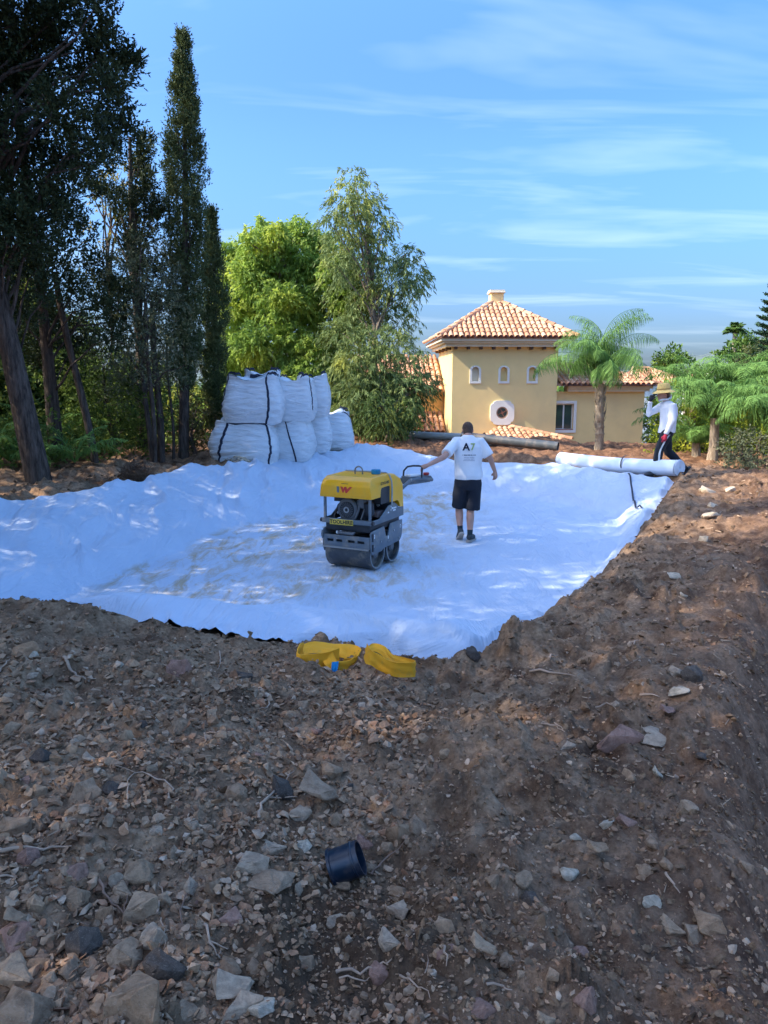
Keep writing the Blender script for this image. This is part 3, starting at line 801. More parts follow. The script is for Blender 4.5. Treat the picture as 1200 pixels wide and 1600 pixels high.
# further loose stones, still things of their own: 300 in all
placed = []; used_labels = set()
MARKS = [(215, 1560, 'largest squared stone'), (28, 1550, 'stones in the bottom left corner'), (20, 1462, 'pinkish wedge-shaped stone'), (363, 1565, 'pair of blue-grey blocks'), (220, 1415, 'large leaning slab'),
 (118, 1362, 'three-cornered pinkish stone'), (60, 1331, 'long root at the left edge'), (128, 1240, 'yellowish standing slab'), (392, 1360, 'large blue-grey stone'), (540, 1358, 'dark blue pipe'),
 (430, 1245, 'forked pale root'), (517, 1203, 'pale blocky stone'), (640, 1292, 'pair of dark boulders'), (612, 1467, 'blue-grey upright block'), (626, 1420, 'pale grey block'), (694, 1450, 'pyramid-shaped stone'),
 (565, 1525, 'branching root at the bottom'), (807, 1375, 'tan upright stone'), (890, 1365, 'pale pinkish stone'), (970, 1158, 'large pinkish slab'), (1080, 1260, 'pale flat stone on the right'), (980, 1278, 'red-tinged stone'),
 (1080, 1455, 'stones set in the bank'), (918, 1565, 'reddish standing shard'), (510, 1035, 'tagged yellow sling'), (615, 1040, 'untagged yellow sling'), (278, 1047, 'reddish stone in the heap'), (26, 1018, 'brown stone on the heap'),
 (75, 1181, 'two dark stones on the slope'), (255, 1235, 'curved pale root'), (400, 1110, 'small root curl'), (400, 1508, 'rounded stone on dark soil'), (873, 1060, 'straight pale stick'), (1010, 1408, 'pale angular chip'), (337, 1150, 'wiry root')]
gname = 'loose stones scattered over the dug earth'
tries = 0
sizes = sorted([random.uniform(0, 1) ** 2.2 for _ in range(300 - nh)], reverse=True)
cu = rng.uniform(0, 1200, 4000); cv = rng.uniform(1030, 1600, 4000); ck = 0
for sz_ in sizes:
    while ck < 4000:
        u_, v_ = cu[ck], cv[ck]; ck += 1
        p = on_ground(u_, v_)
        g = float(gravel_w(np.array([p.x]), np.array([p.y]))[0])
        if random.random() > 0.10 + 0.9 * g: continue
        wpx = (13 + 30 * sz_) * (0.55 + 0.45 * (v_ - 1000) / 600)
        if any(math.hypot(u_ - a[0], v_ - a[1]) < 0.65 * (wpx + a[2]) for a in placed): continue
        if any(math.hypot(u_ - h[0], v_ - h[1]) < 0.62 * (wpx + h[2]) for h in HERO if h[2]): continue
        break
    placed.append((u_, v_, wpx))
    k_ = random.random()
    mt = m_stone if k_ < 0.62 else m_stone_tan if k_ < 0.72 else m_stone_blue if k_ < 0.86 else m_stone_pink if k_ < 0.93 else m_stone_dark
    hs = min((h for h in MARKS), key=lambda h: math.hypot(u_ - h[0], v_ - h[1]))
    dx_, dy_ = u_ - hs[0], v_ - hs[1]
    dirw = ('right of' if dx_ > 0 else 'left of') if abs(dx_) > 1.6 * abs(dy_) else (('below' if dy_ > 0 else 'above') if abs(dy_) > 1.6 * abs(dx_) else ('below and ' if dy_ > 0 else 'above and ') + ('right of' if dx_ > 0 else 'left of'))
    tint = {'grey_brown_stone': 'grey-brown', 'tan_stone': 'tan', 'blue_grey_stone': 'grey', 'reddish_stone': 'reddish', 'dark_stone': 'dark'}[mt.name]
    far = math.hypot(dx_, dy_)
    lab = '%s %s stone lying %s%s the %s' % ('larger' if wpx > 26 else 'middling' if wpx > 17 else 'small', tint, 'close ' if far < 38 else 'well ' if far > 80 else '', dirw, hs[2])
    if lab in used_labels: lab = 'loose stone lying among many like it on the dug earth'
    else: used_labels.add(lab)
    place_stone(u_, v_, wpx, random.uniform(0.5, 1.05), mt, lab, random.randrange(16), p, gname, random.uniform(0.36, 0.6))

# small rubble: real stones, joined
tmpl = []
for s_ in range(10):
    me = rock_shape(100 + s_, 9, 0.7, 0)
    bmv = np.array([v.co[:] for v in me.vertices]); me.calc_loop_triangles()
    tri = np.array([t.vertices[:] for t in me.loop_triangles]); tmpl.append((bmv, tri)); bpy.data.meshes.remove(me)
def scatter(x, y, size, name, mat, label, cat, tm=tmpl, sink=0.25, flat=(0.5, 1.0), smooth=False):
    z = ground_z(x, y); Vs_ = []; Fs_ = []; base_ = 0
    which = rng.integers(0, len(tm), len(x))
    for t_ in range(len(tm)):
        m_ = which == t_; n_ = int(m_.sum())
        if not n_: continue
        tv, tf = tm[t_]
        a, b_, c_ = rng.uniform(0, 2 * pi, n_), rng.normal(0, 0.5, n_), rng.normal(0, 0.5, n_)
        ca, sa, cb, sb, cc, sc_ = np.cos(a), np.sin(a), np.cos(b_), np.sin(b_), np.cos(c_), np.sin(c_)
        Rm = np.stack([np.stack([ca * cb, ca * sb * sc_ - sa * cc, ca * sb * cc + sa * sc_], -1), np.stack([sa * cb, sa * sb * sc_ + ca * cc, sa * sb * cc - ca * sc_], -1), np.stack([-sb, cb * sc_, cb * cc], -1)], 1)
        S = np.stack([rng.uniform(0.8, 1.3, n_), rng.uniform(0.6, 1.0, n_), rng.uniform(*flat, n_)], -1) * size[m_][:, None] / 2
        W_ = np.einsum('nij,nkj->nki', Rm, tv[None] * S[:, None, :])
        W_ += np.stack([x[m_], y[m_], z[m_] + size[m_] * (0.5 - sink) * 0.6], -1)[:, None]
        Vs_.append(W_.reshape(-1, 3)); Fs_.append((tf[None] + (np.arange(n_) * len(tv))[:, None, None]).reshape(-1, 3) + base_); base_ += n_ * len(tv)
    return tag(link(name, mesh_np(name, np.vstack(Vs_), np.vstack(Fs_), smooth), mat), label, cat, kind='stuff')
def sample_view(n, r0=1.3, r1=9.0, half=31, power=0.5):
    """points denser near the camera: uniform in the logarithm of distance"""
    r = np.exp(rng.uniform(math.log(r0), math.log(r1), n)); th = np.radians(rng.uniform(-half, half, n))
    return r * np.sin(th), r * np.cos(th)
x, y = sample_view(54000)
gw = gravel_w(x, y); cl_ = np.clip(0.5 + 1.2 * fbm(x * 1.7, y * 1.7, 3, 140), 0, 1)
keep = (rng.uniform(0, 1, len(x)) < 0.34 + 0.26 * gw + 0.28 * cl_) & (poly_sd(x, y, OUTL) > 0.05)
x, y, gw = x[keep], y[keep], gw[keep]; r = np.hypot(x, y)
size = (0.005 + 0.022 * rng.uniform(0, 1, len(x)) ** 3.5 + gw * 0.040 * rng.uniform(0, 1, len(x)) ** 3.4) * (0.7 + 0.20 * r)
scatter(x, y, size, 'rubble', m_rubble, 'small broken stones and chips strewn thickly over the dug earth', 'rubble')
# thumb- to fist-sized broken stones, half buried between the larger ones
tm2 = []
for s_ in range(12):
    me = rock_shape(300 + s_, 10, 0.75, 1, 0.10); me.calc_loop_triangles()
    tm2.append((np.array([v.co[:] for v in me.vertices]), np.array([t.vertices[:] for t in me.loop_triangles]))); bpy.data.meshes.remove(me)
x, y = sample_view(5200, 1.35, 7.5)
keep = (rng.uniform(0, 1, len(x)) < 0.06 + 0.42 * gravel_w(x, y) * np.clip(0.6 + 1.5 * fbm(x * 1.3, y * 1.3, 2, 240), 0.1, 1)) & (poly_sd(x, y, OUTL) > 0.1) & (np.hypot((x + .1) / .35, (y - 2.05) / .5) > 0.9)
x, y = x[keep], y[keep]
scatter(x, y, 0.022 + 0.040 * rng.uniform(0, 1, len(x)) ** 1.8, 'buried_stones', m_rubble, 'broken stones half buried in the dug earth', 'rubble', tm2, 0.5, (0.6, 1.0))
# clods of dark earth
m_clod, nt, b = new_mat('earth_clod')
tc = nt.nodes.new('ShaderNodeTexCoord')
c = mix(nt, ramp(nt, noise(nt, 30, 5, 0.7, tc.outputs['Object']), 0.35, 0.68), (0.10, 0.057, 0.032), (0.32, 0.20, 0.115))
nt.links.new(c, b.inputs['Base Color']); b.inputs['Roughness'].default_value = 1.0; b.inputs['Specular IOR Level'].default_value = 0.1
bump(nt, b, noise(nt, 160, 4, 0.7, tc.outputs['Object']), 0.8, 0.006)
x, y = sample_view(30000, 1.3, 17.0)
sd = poly_sd(x, y, OUTL); lump = np.clip(0.35 + 1.3 * fbm(x * 1.1, y * 1.1, 3, 150), 0, 1)
keep = (rng.uniform(0, 1, len(x)) < 0.35 + 0.6 * lump + 0.5 * np.exp(-(sd / 0.4) ** 2)) & (sd > -0.01)
x, y = x[keep], y[keep]; r = np.hypot(x, y)
size = (0.006 + 0.030 * rng.uniform(0, 1, len(x)) ** 2.5) * (0.8 + 0.20 * r)
scatter(x, y, size, 'earth_clods', m_clod, 'crumbs and clods of dark earth over the ground', 'soil', sink=0.3)

# ------------------------------------------------------------------ roots, twigs and straw
m_root = simple('pale_root', (0.42, 0.28, 0.185), 0.9, var=0.25, scale=12, bmp=0.4)
m_rootd = simple('brown_root', (0.24, 0.14, 0.09), 0.9, var=0.25, scale=12, bmp=0.4)
def root_px(pts, wpx, label, name='root', mat=None, lift=0.012, cat='root'):
    """a root or stick following the ground through photo points; several strands when pts is a list of lists"""
    mb = MB(); strands = pts if isinstance(pts[0], list) else [pts]
    P0 = None
    for s_ in strands:
        G = [on_ground(*p) for p in s_]
        if P0 is None: P0 = G[0].copy()
        Q = []
        for a, b_ in zip(G[:-1], G[1:]):
            for t in (0, 0.33, 0.66):
                q = a.lerp(b_, t); q.z = max(q.z, gz(q.x, q.y)) ; Q.append(q)
        Q.append(G[-1])
        for k_ in range(1, len(Q) - 1):
            Q[k_] = Q[k_] + Vector((random.uniform(-1, 1), random.uniform(-1, 1), random.uniform(-.3, 1))) * 0.008
        d = (Q[0] - Vector((0, 0, CAM_Z))).length; r0 = wpx * d / FPX / 2 * 0.8
        if s_ is not strands[0]: r0 *= 0.6
        mb.tube([(q - P0) + Vector((0, 0, lift)) for q in Q], [r0 * (1 - 0.75 * k_ / (len(Q) - 1)) for k_ in range(len(Q))], 6)
    return tag(mb.build(name, mat or m_root, smooth=60, loc=P0), label, cat)
root_px([[(405, 1284), (408, 1265), (422, 1250), (440, 1228), (460, 1211)], [(415, 1256), (440, 1252), (465, 1250)], [(400, 1262), (408, 1262), (415, 1256)]], 7, 'pale forked root lying across the upper rubble')
root_px([(-5, 1332), (40, 1331), (80, 1331), (112, 1328)], 8, 'long pale root poking in from the left edge')
root_px([[(258, 1262), (270, 1238), (232, 1216), (210, 1214)], [(200, 1255), (198, 1225), (210, 1214), (175, 1200)]], 5, 'curved pale root on the left slope')
root_px([[(280, 1475), (285, 1415), (310, 1390)], [(285, 1415), (296, 1400), (312, 1385)]], 4, 'thin root arching between stones left of the flat tan slab', mat=m_rootd)
root_px([[(155, 1380), (170, 1410), (190, 1432), (216, 1452)], [(195, 1440), (197, 1415), (196, 1400)]], 5, 'wiry root running past the large leaning slab', mat=m_rootd)
root_px([[(246, 1432), (252, 1400), (248, 1385)], [(252, 1440), (258, 1470), (256, 1490)]], 4, 'thin pinkish root hanging over the grey block')
root_px([[(320, 1450), (326, 1480), (356, 1492)], [(326, 1480), (340, 1500), (345, 1495)]], 6, 'short thick root stub in the dark hollow')
root_px([[(525, 1525), (560, 1528), (600, 1515), (612, 1505)], [(530, 1537), (570, 1538), (584, 1536)]], 6, 'branching pale root at the bottom centre')
root_px([[(580, 1372), (600, 1355), (632, 1320)]], 5, 'thin stick leading up from the pipe towards the boulders', 'stick', m_rootd, cat='stick')
root_px([[(625, 1530), (650, 1550), (672, 1570)], [(664, 1530), (668, 1500)]], 4, 'thin root lying in the bottom middle')
root_px([[(693, 1485), (700, 1503), (697, 1520)]], 5, 'short pale root near the pyramid stone')
root_px([[(760, 1548), (785, 1550), (800, 1555)]], 5, 'short pale root near the bottom, right of centre')
root_px([[(828, 1054), (875, 1060), (918, 1065)]], 5, 'straight pale stick lying on the path right of the sheet', 'stick', cat='stick')
root_px([[(858, 1032), (872, 1027)], ], 5, 'short pale twig near the sheet corner', 'stick', cat='stick')
root_px([[(845, 1135), (868, 1140), (882, 1150)], [(866, 1134), (880, 1145)]], 4, 'bent pale twig on the path', 'stick', cat='stick')
root_px([[(930, 1110), (948, 1105), (962, 1114)]], 4, 'curved pale twig on the path below the sunlit patch', 'stick', cat='stick')
root_px([[(1000, 1090), (1030, 1093)]], 6, 'pale splinter of wood on the ridge', 'stick', cat='stick')
root_px([[(100, 1030), (108, 1050), (122, 1062), (140, 1070)]], 7, 'pale root flake hanging down the left heap')
root_px([[(343, 1020), (345, 1040), (340, 1050)]], 3, 'thin root dangling below the bunched edge of the sheet')
root_px([[(0, 1054), (10, 1040), (16, 1034)]], 4, 'thin root at the left edge of the heap')
root_px([[(420, 1100), (418, 1110), (405, 1112)]], 4, 'small root curl on the slope below the yellow sling')
root_px([[(322, 1160), (320, 1150), (345, 1148), (352, 1142)]], 4, 'wiry root above the left rubble')
root_px([[(1040, 1370), (1052, 1390), (1062, 1405)]], 5, 'pale twig lying down the right slope', 'stick', cat='stick')
root_px([[(990, 1010), (1000, 1002)]], 3, 'short twig on the dark slope beside the ridge', 'stick', cat='stick')
root_px([[(0, 1378), (20, 1376), (30, 1388), (18, 1392)]], 4, 'tangled thin root at the left edge below the long one')

x, y = sample_view(2600, 1.8, 16.0)
cr = np.interp(y, [c_[0] for c_ in CREST], [c_[1] for c_ in CREST])
wgt = 0.03 + 0.97 * sstep(1.5, 5.0, y) * np.exp(-((x - cr + 0.1) / (0.25 + 0.05 * y)) ** 2)
keep = (rng.uniform(0, 1, len(x)) < wgt) & (poly_sd(x, y, OUTL) > 0.05)
x, y = x[keep], y[keep]; z = ground_z(x, y); n = len(x); r = np.hypot(x, y)
a = rng.uniform(0, 2 * pi, n); L_ = rng.uniform(0.012, 0.05, n) * (0.8 + 0.12 * r); w_ = (0.0006 + 0.0007 * r)
D = np.stack([np.cos(a), np.sin(a), rng.normal(0, 0.2, n)], -1); P = np.stack([x, y, z + 0.008], -1)
S = np.stack([-np.sin(a), np.cos(a), np.zeros(n)], -1) * w_[:, None]; U_ = np.array([0, 0, 1.0]) * w_[:, None]
E = P + D * L_[:, None]
V = np.stack([P - S, P + S, P + U_ * 1.6, E - S * .4, E + S * .4, E + U_ * .8], 1).reshape(-1, 3); b0 = np.arange(n)[:, None] * 6
F = np.concatenate([b0 + np.array([[0, 2, 5, 3]]), b0 + np.array([[2, 1, 4, 5]]), b0 + np.array([[1, 0, 3, 4]])])
tag(link('straw_litter', mesh_np('straw_litter', V, F, False), simple('straw', (0.40, 0.27, 0.17), 0.9, var=0.3, scale=3)), 'bits of straw, bark and root fibre along the ridge', 'litter', kind='stuff')
# ------------------------------------------------------------------ foliage helpers
def unit(a): return a / np.maximum(np.linalg.norm(a, axis=-1, keepdims=True), 1e-9)
def rdir(n): return unit(rng.normal(size=(n, 3)))

def leaf_quads(P, D, L, Wd):
    """one rhombic leaf per row"""
    n = len(P)
    D = unit(D); S = unit(np.cross(D, rdir(n)))
    L = np.broadcast_to(np.asarray(L, float).reshape(-1, 1), (n, 1)); Wd = np.broadcast_to(np.asarray(Wd, float).reshape(-1, 1), (n, 1))
    V = np.stack([P, P + D * L * 0.45 + S * Wd * 0.5, P + D * L, P + D * L * 0.45 - S * Wd * 0.5], 1).reshape(-1, 3)
    F = np.arange(4 * n).reshape(n, 4)
    return V, F

def sprays(P, D, tl, k, L, Wd, spread=0.6, droop=0.0, ldroop=0.0):
    """twigs starting at P along D, each with k leaves"""
    n = len(P); D = unit(D)
    s = np.linspace(0.12, 1.0, k)[None, :, None]
    tl = np.broadcast_to(np.asarray(tl, float).reshape(-1, 1, 1), (n, 1, 1))
    base = P[:, None] + D[:, None] * s * tl
    base[..., 2] -= droop * (s[..., 0] ** 2) * tl[..., 0]
    ld = D[:, None] * (1 - spread) + rng.normal(size=(n, k, 3)) * spread * 0.7
    ld[..., 2] -= ldroop + droop * s[..., 0]
    base = base + rng.normal(size=base.shape) * 0.012
    LL = L * rng.uniform(0.6, 1.15, n * k); WW = Wd * rng.uniform(0.7, 1.2, n * k)
    return leaf_quads(base.reshape(-1, 3), ld.reshape(-1, 3), LL, WW)

def in_clumps(cl, n_per_m2, shell=0.55):
    """twig roots spread through ellipsoid clumps: (x, y, z, rx, ry, rz)"""
    P = []; D = []
    for c in cl:
        x, y, z, rx, ry, rz = c
        n = max(6, int(n_per_m2 * (rx * ry + ry * rz + rz * rx) * 4.2))
        d = rdir(n); r = rng.uniform(shell ** 3, 1, n) ** (1 / 3)
        P.append(np.array([x, y, z]) + d * r[:, None] * np.array([rx, ry, rz])); D.append(d)
    return np.concatenate(P), np.concatenate(D)

def px_clumps(lst, y, jit=0.6, flat=1.0, squash=0.85):
    """clumps given by photo position and radius, at about distance y"""
    out = []
    for t in lst:
        u, v, r = t[:3]; yy = y + (t[3] if len(t) > 3 else rng.uniform(-jit, jit))
        p = at_y(u, v, yy); rr = r * yy / FPX
        out.append((p.x, p.y, p.z, rr, rr * flat, rr * squash))
    return out

def subclumps(cl, k, f, up=0.0):
    out = []
    for (x, y, z, rx, ry, rz) in cl:
        d = rdir(k) * (rng.uniform(0.15, 1, (k, 1)) ** 0.4) * (1 - f * 0.6)
        for v in d:
            s = rng.uniform(0.7, 1.25) * f
            out.append((x + v[0] * rx, y + v[1] * ry, z + v[2] * rz + up * rz * s, max(rx * s, 0.07), max(ry * s, 0.07), max(rz * s * 1.25, 0.09)))
    return out
def limb_mesh(mb, trunk, tr, clumps, n=7, every=1, r0=0.06, kink=0.12):
    """trunk plus limbs curving from it to the clump centres"""
    mb.tube(trunk, tr, 10)
    T = [Vector(p) for p in trunk]
    for c in clumps[::every]:
        e = Vector(c[:3])
        # leave the trunk lower than the clump
        zs = [p.z for p in T]; z = zs[0] + (e.z - zs[0]) * random.uniform(0.55, 0.85)
        z = min(max(z, zs[0] + 0.3), zs[-1])
        for a, b_ in zip(T[:-1], T[1:]):
            if a.z <= z <= b_.z or b_ is T[-1]:
                s = a.lerp(b_, (z - a.z) / max(1e-6, b_.z - a.z)); break
        ln = (e - s).length
        pts = [s]
        for k in range(1, 5):
            t = k / 5
            p = s.lerp(e, t); p.z += ln * 0.10 * sin(pi * t)
            p += Vector((random.uniform(-1, 1), random.uniform(-1, 1), random.uniform(-1, 1))) * kink * ln * 0.3
            pts.append(p)
        pts.append(e)
        rr = r0 * min(1.3, 0.4 + ln * 0.3)
        mb.tube(pts, [rr * (1 - 0.8 * k / 5) for k in range(6)], 6, caps=False)

def bark(name, col, dark, sc=9):
    m, nt, b = new_mat(name)
    tc = nt.nodes.new('ShaderNodeTexCoord'); mp = nt.nodes.new('ShaderNodeMapping'); mp.inputs['Scale'].default_value = (1, 1, 0.16)
    nt.links.new(tc.outputs['Object'], mp.inputs[0])
    f = noise(nt, sc * 2.2, 6, 0.7, mp.outputs[0])
    nt.links.new(mix(nt, ramp(nt, f, 0.35, 0.65), dark, col), b.inputs['Base Color'])
    b.inputs['Roughness'].default_value = 0.95; b.inputs['Specular IOR Level'].default_value = 0.1
    bump(nt, b, f, 0.9, 0.03); return m
m_bark = bark('cypress_bark', (0.15, 0.115, 0.092), (0.035, 0.027, 0.022))
m_barkp = bark('pale_bark', (0.34, 0.28, 0.21), (0.12, 0.09, 0.07))
m_palmtrunk = bark('palm_trunk', (0.50, 0.40, 0.29), (0.22, 0.16, 0.11), 14)

lf_dark = leaf_mat('dark_cypress_leaves', (0.022, 0.036, 0.016), (0.065, 0.085, 0.034), (0.10, 0.09, 0.036), 0.12, pos=0.62)
lf_col = leaf_mat('cypress_leaves', (0.055, 0.078, 0.03), (0.135, 0.165, 0.062), (0.21, 0.18, 0.075), 0.15, pos=0.58)
lf_euc = leaf_mat('eucalyptus_leaves', (0.11, 0.165, 0.06), (0.27, 0.34, 0.13), (0.42, 0.44, 0.10), 0.35, pos=0.52)
lf_lime = leaf_mat('lime_green_leaves', (0.19, 0.29, 0.06), (0.40, 0.54, 0.13), (0.56, 0.62, 0.12), 0.55, pos=0.52)
lf_olive = leaf_mat('olive_leaves', (0.07, 0.085, 0.045), (0.19, 0.20, 0.11), (0.24, 0.23, 0.09), 0.2, pos=0.55)
lf_under = leaf_mat('undergrowth_leaves', (0.06, 0.10, 0.025), (0.18, 0.25, 0.055), (0.42, 0.42, 0.08), 0.35, pos=0.56)
lf_pine = leaf_mat('pine_needles', (0.045, 0.095, 0.020), (0.11, 0.19, 0.045), (0.17, 0.25, 0.04), 0.2, pos=0.5)
lf_nfk = leaf_mat('norfolk_pine_needles', (0.022, 0.055, 0.030), (0.06, 0.11, 0.055), None, 0.1)
lf_palm = leaf_mat('palm_leaflets', (0.10, 0.20, 0.05), (0.22, 0.38, 0.10), (0.32, 0.44, 0.09), 0.35, 0.7, pos=0.58)
lf_areca = leaf_mat('areca_leaflets', (0.20, 0.28, 0.035), (0.42, 0.50, 0.06), (0.58, 0.56, 0.07), 0.42, 0.7, pos=0.48)
lf_yel = leaf_mat('yellow_green_leaves', (0.15, 0.17, 0.03), (0.30, 0.30, 0.05), (0.42, 0.36, 0.06), 0.5, pos=0.5)

def tree(name, label, cat, base, trunk, tr, clumps, leafm, barkm, dens=30, tl=0.3, k=12, L=0.08, Wd=0.03, spread=0.6, droop=0.0, ldroop=0.0, up=0.0, shell=0.5, group=None, r0=0.06, every=1, sub=None):
    root = thing(name, label, cat, base, 0, group)
    B = np.array(base)
    tr_l = [tuple(np.array(p) - B) for p in trunk]
    cl = [(c[0] - B[0], c[1] - B[1], c[2] - B[2], c[3], c[4], c[5]) for c in clumps]
    mb = MB(); limb_mesh(mb, tr_l, tr, cl, r0=r0, every=every)
    mb.build('trunk', barkm, root, smooth=60)
    P, D = in_clumps(subclumps(cl, *sub) if sub else cl, dens, shell)
    D = D + rng.normal(size=D.shape) * 0.35; D[:, 2] += up
    V, F = sprays(P, D, rng.uniform(0.6, 1.2, len(P)) * tl, k, L, Wd, spread, droop, ldroop)
    link('crown', mesh_np('crown', V, F, False), leafm, root)
    return root

def trunk_line(x, y, z0, z1, lean=(0, 0), n=7, wob=0.06):
    return [(x + lean[0] * t + wob * sin(5 * t + x), y + lean[1] * t + wob * cos(4 * t + y), z0 + (z1 - z0) * t) for t in np.linspace(0, 1, n)]

def ground_base(u, v, y=None):
    p = on_ground(u, v, macro) if y is None else at_y(u, v, y)
    return p

# ------------------------------------------------------------------ the big spreading cypresses on the left
def big_cypress(label, bx, by, pxl, depth, top, r=0.28, lean=(0, 0), extra=(), **k):
    bz = mz(bx, by) - 0.1
    cl = px_clumps(pxl, depth, 0.9) + list(extra)
    tl_ = trunk_line(bx, by, bz, top, lean)
    return tree('cypress_tree', label, 'tree', (bx, by, bz), tl_, [r * (1.25 - 0.25 * min(1, 3 * t)) * (1 - 0.75 * t) for t in np.linspace(0, 1, 7)], cl, lf_dark, m_bark,
                dens=k.get('dens', 40), tl=0.24, k=12, L=0.076, Wd=0.031, spread=0.42, up=0.7, shell=0.3, r0=0.03, sub=(11, 0.34), every=k.get('every', 1), group=k.get('group'))

# nearest: trunk at the frame's left edge leaning left
g_ev = 'dark cypresses lining the left of the plot'
big_cypress('tallest dark cypress at the left edge, its thick leaning trunk nearest the sheet', -5.65, 12.0,
    [(120, 15, 40), (150, 10, 26), (60, 20, 60), (20, 60, 70), (85, 60, 45), (45, 130, 60), (10, 160, 70), (128, 120, 34), (150, 75, 22), (166, 52, 16), (168, 82, 20), (150, 112, 26),
     (192, 112, 18), (204, 96, 9), (175, 135, 24), (150, 160, 34), (185, 168, 17), (195, 205, 15), (165, 200, 26), (130, 210, 40), (175, 235, 18), (150, 252, 26), (120, 262, 34), (90, 180, 40),
     (60, 250, 60), (15, 260, 70), (90, 310, 44), (40, 340, 60), (5, 370, 60), (100, 350, 26), (70, 400, 36), (20, 430, 44), (-60, 60, 90), (-60, 200, 90), (-60, 330, 80), (30, 490, 28), (70, 460, 24)],
    12.2, 12.5, 0.17, (-1.75, -0.2), dens=46, extra=[(-8.2, 12.4, 9.5, 1.2, 1.2, 1.5), (-7.6, 11.6, 10.8, 1.0, 1.0, 1.4), (-7.0, 12.2, 9.0, 1.2, 1.2, 1.2), (-7.2, 12.4, 12.0, .8, .8, 1.2), (-9.0, 11.8, 8.2, 1.2, 1.3, 1.3),
     (-5.6, 12.2, 8.4, 0.9, 1.0, 1.0), (-6.4, 11.4, 8.0, 1.1, 1.1, 1.1)], group=g_ev)
big_cypress('dark cypress behind the edge tree, its straight bare trunk showing beside a leaning palm frond', -6.25, 14.2,
    [(90, 330, 34), (60, 420, 44), (110, 440, 34), (130, 380, 30), (150, 420, 26), (40, 520, 36), (90, 500, 36), (150, 480, 32), (120, 540, 30), (10, 460, 30), (175, 460, 28), (30, 380, 40), (60, 560, 24), (170, 530, 26), (190, 500, 24)],
    14.2, 8.5, 0.125, (-0.25, 0), extra=[(-7.4, 14.3, 7.6, .9, .9, 1.2), (-7.0, 14, 8.6, .8, .8, 1.2), (-8.2, 14.4, 6.6, 1.0, 1.0, 1.2)], group=g_ev)
# branchy dark conifer with a thin leader
big_cypress('dark conifer with thin bent leader and layered branches, left of the tall column cypress', -5.25, 16.2,
    [(226, 225, 5), (224, 240, 7), (221, 258, 9), (222, 275, 11), (224, 292, 13), (226, 310, 14), (200, 315, 17), (180, 308, 13), (160, 302, 12), (142, 296, 9), (238, 330, 15), (246, 345, 9), (212, 345, 22), (190, 340, 16), (228, 365, 20), (205, 380, 20),
     (215, 420, 26), (245, 420, 20), (210, 470, 30), (245, 480, 24), (235, 530, 26), (200, 560, 24), (250, 570, 20), (215, 600, 22)],
    16.2, 6.6, 0.13, (0.1, 0), group=g_ev)

# trees behind the camera's left, whose shade falls over the pit and the foreground
shade_src = big_cypress('broad dark cypress standing left of the photographer', -7.6, 8.0, [], 8, 12.0, 0.3,
    extra=[(-7.6 + a * cos(t), 8.0 + a * sin(t), z, 1.05, 1.05, 1.15) for (a, t, z) in
           [(0.9, 0.3, 3.0), (1.0, 2.2, 3.4), (1.0, 4.3, 3.1), (1.3, 1.2, 4.6), (1.3, 3.3, 4.9), (1.2, 5.3, 4.7), (1.4, 0.2, 6.2), (1.4, 2.4, 6.4), (1.3, 4.3, 6.1), (1.2, 1.3, 7.7), (1.2, 3.3, 7.9), (1.1, 5.4, 7.6),
            (0.9, 0.4, 9.2), (0.9, 2.5, 9.4), (0.9, 4.6, 9.1), (0.6, 1.5, 10.6), (0.5, 4.2, 10.8), (0.2, 0, 11.9), (1.5, 5.9, 5.4), (1.5, 0.7, 7.0), (0.2, 0, 5.5), (0.2, 0, 8.2)]], dens=14, group=g_ev)
def copy_tree(o, loc=None, rz=None, sc=None, label=None, parent=None, group=None):
    c = o.copy(); COL.objects.link(c)
    if parent is not None: c.parent = parent
    if loc is not None: c.location = loc
    if rz is not None: c.rotation_euler = (c.rotation_euler[0], c.rotation_euler[1], rz)
    if sc is not None: c.scale = sc if hasattr(sc, '__len__') else (sc,) * 3
    if label: c['label'] = label
    if group: c['group'] = group
    for ch in [x for x in o.children]:
        copy_tree(ch, parent=c)
    return c
shade_src['group'] = 'cypresses left of and behind the photographer'
for (x, y, rz, s) in [(-8.2, 5.2, 1.2, 1.05), (-8.0, 2.6, 2.3, 1.0), (-7.4, -0.2, 3.9, 1.1), (-8.6, -2.6, 5.0, 1.05), (-7.9, 10.6, 0.7, 1.0),
                      (-11.0, 8.2, 4.2, 1.15), (-11.2, 4.2, 2.8, 1.2), (-11, 0.4, 5.5, 1.2), (-11.0, 12.4, 3.4, 1.12)]:
    copy_tree(shade_src, (x, y, mz(x, y) - 0.1), rz, (s, s, s * random.uniform(0.95, 1.05)))

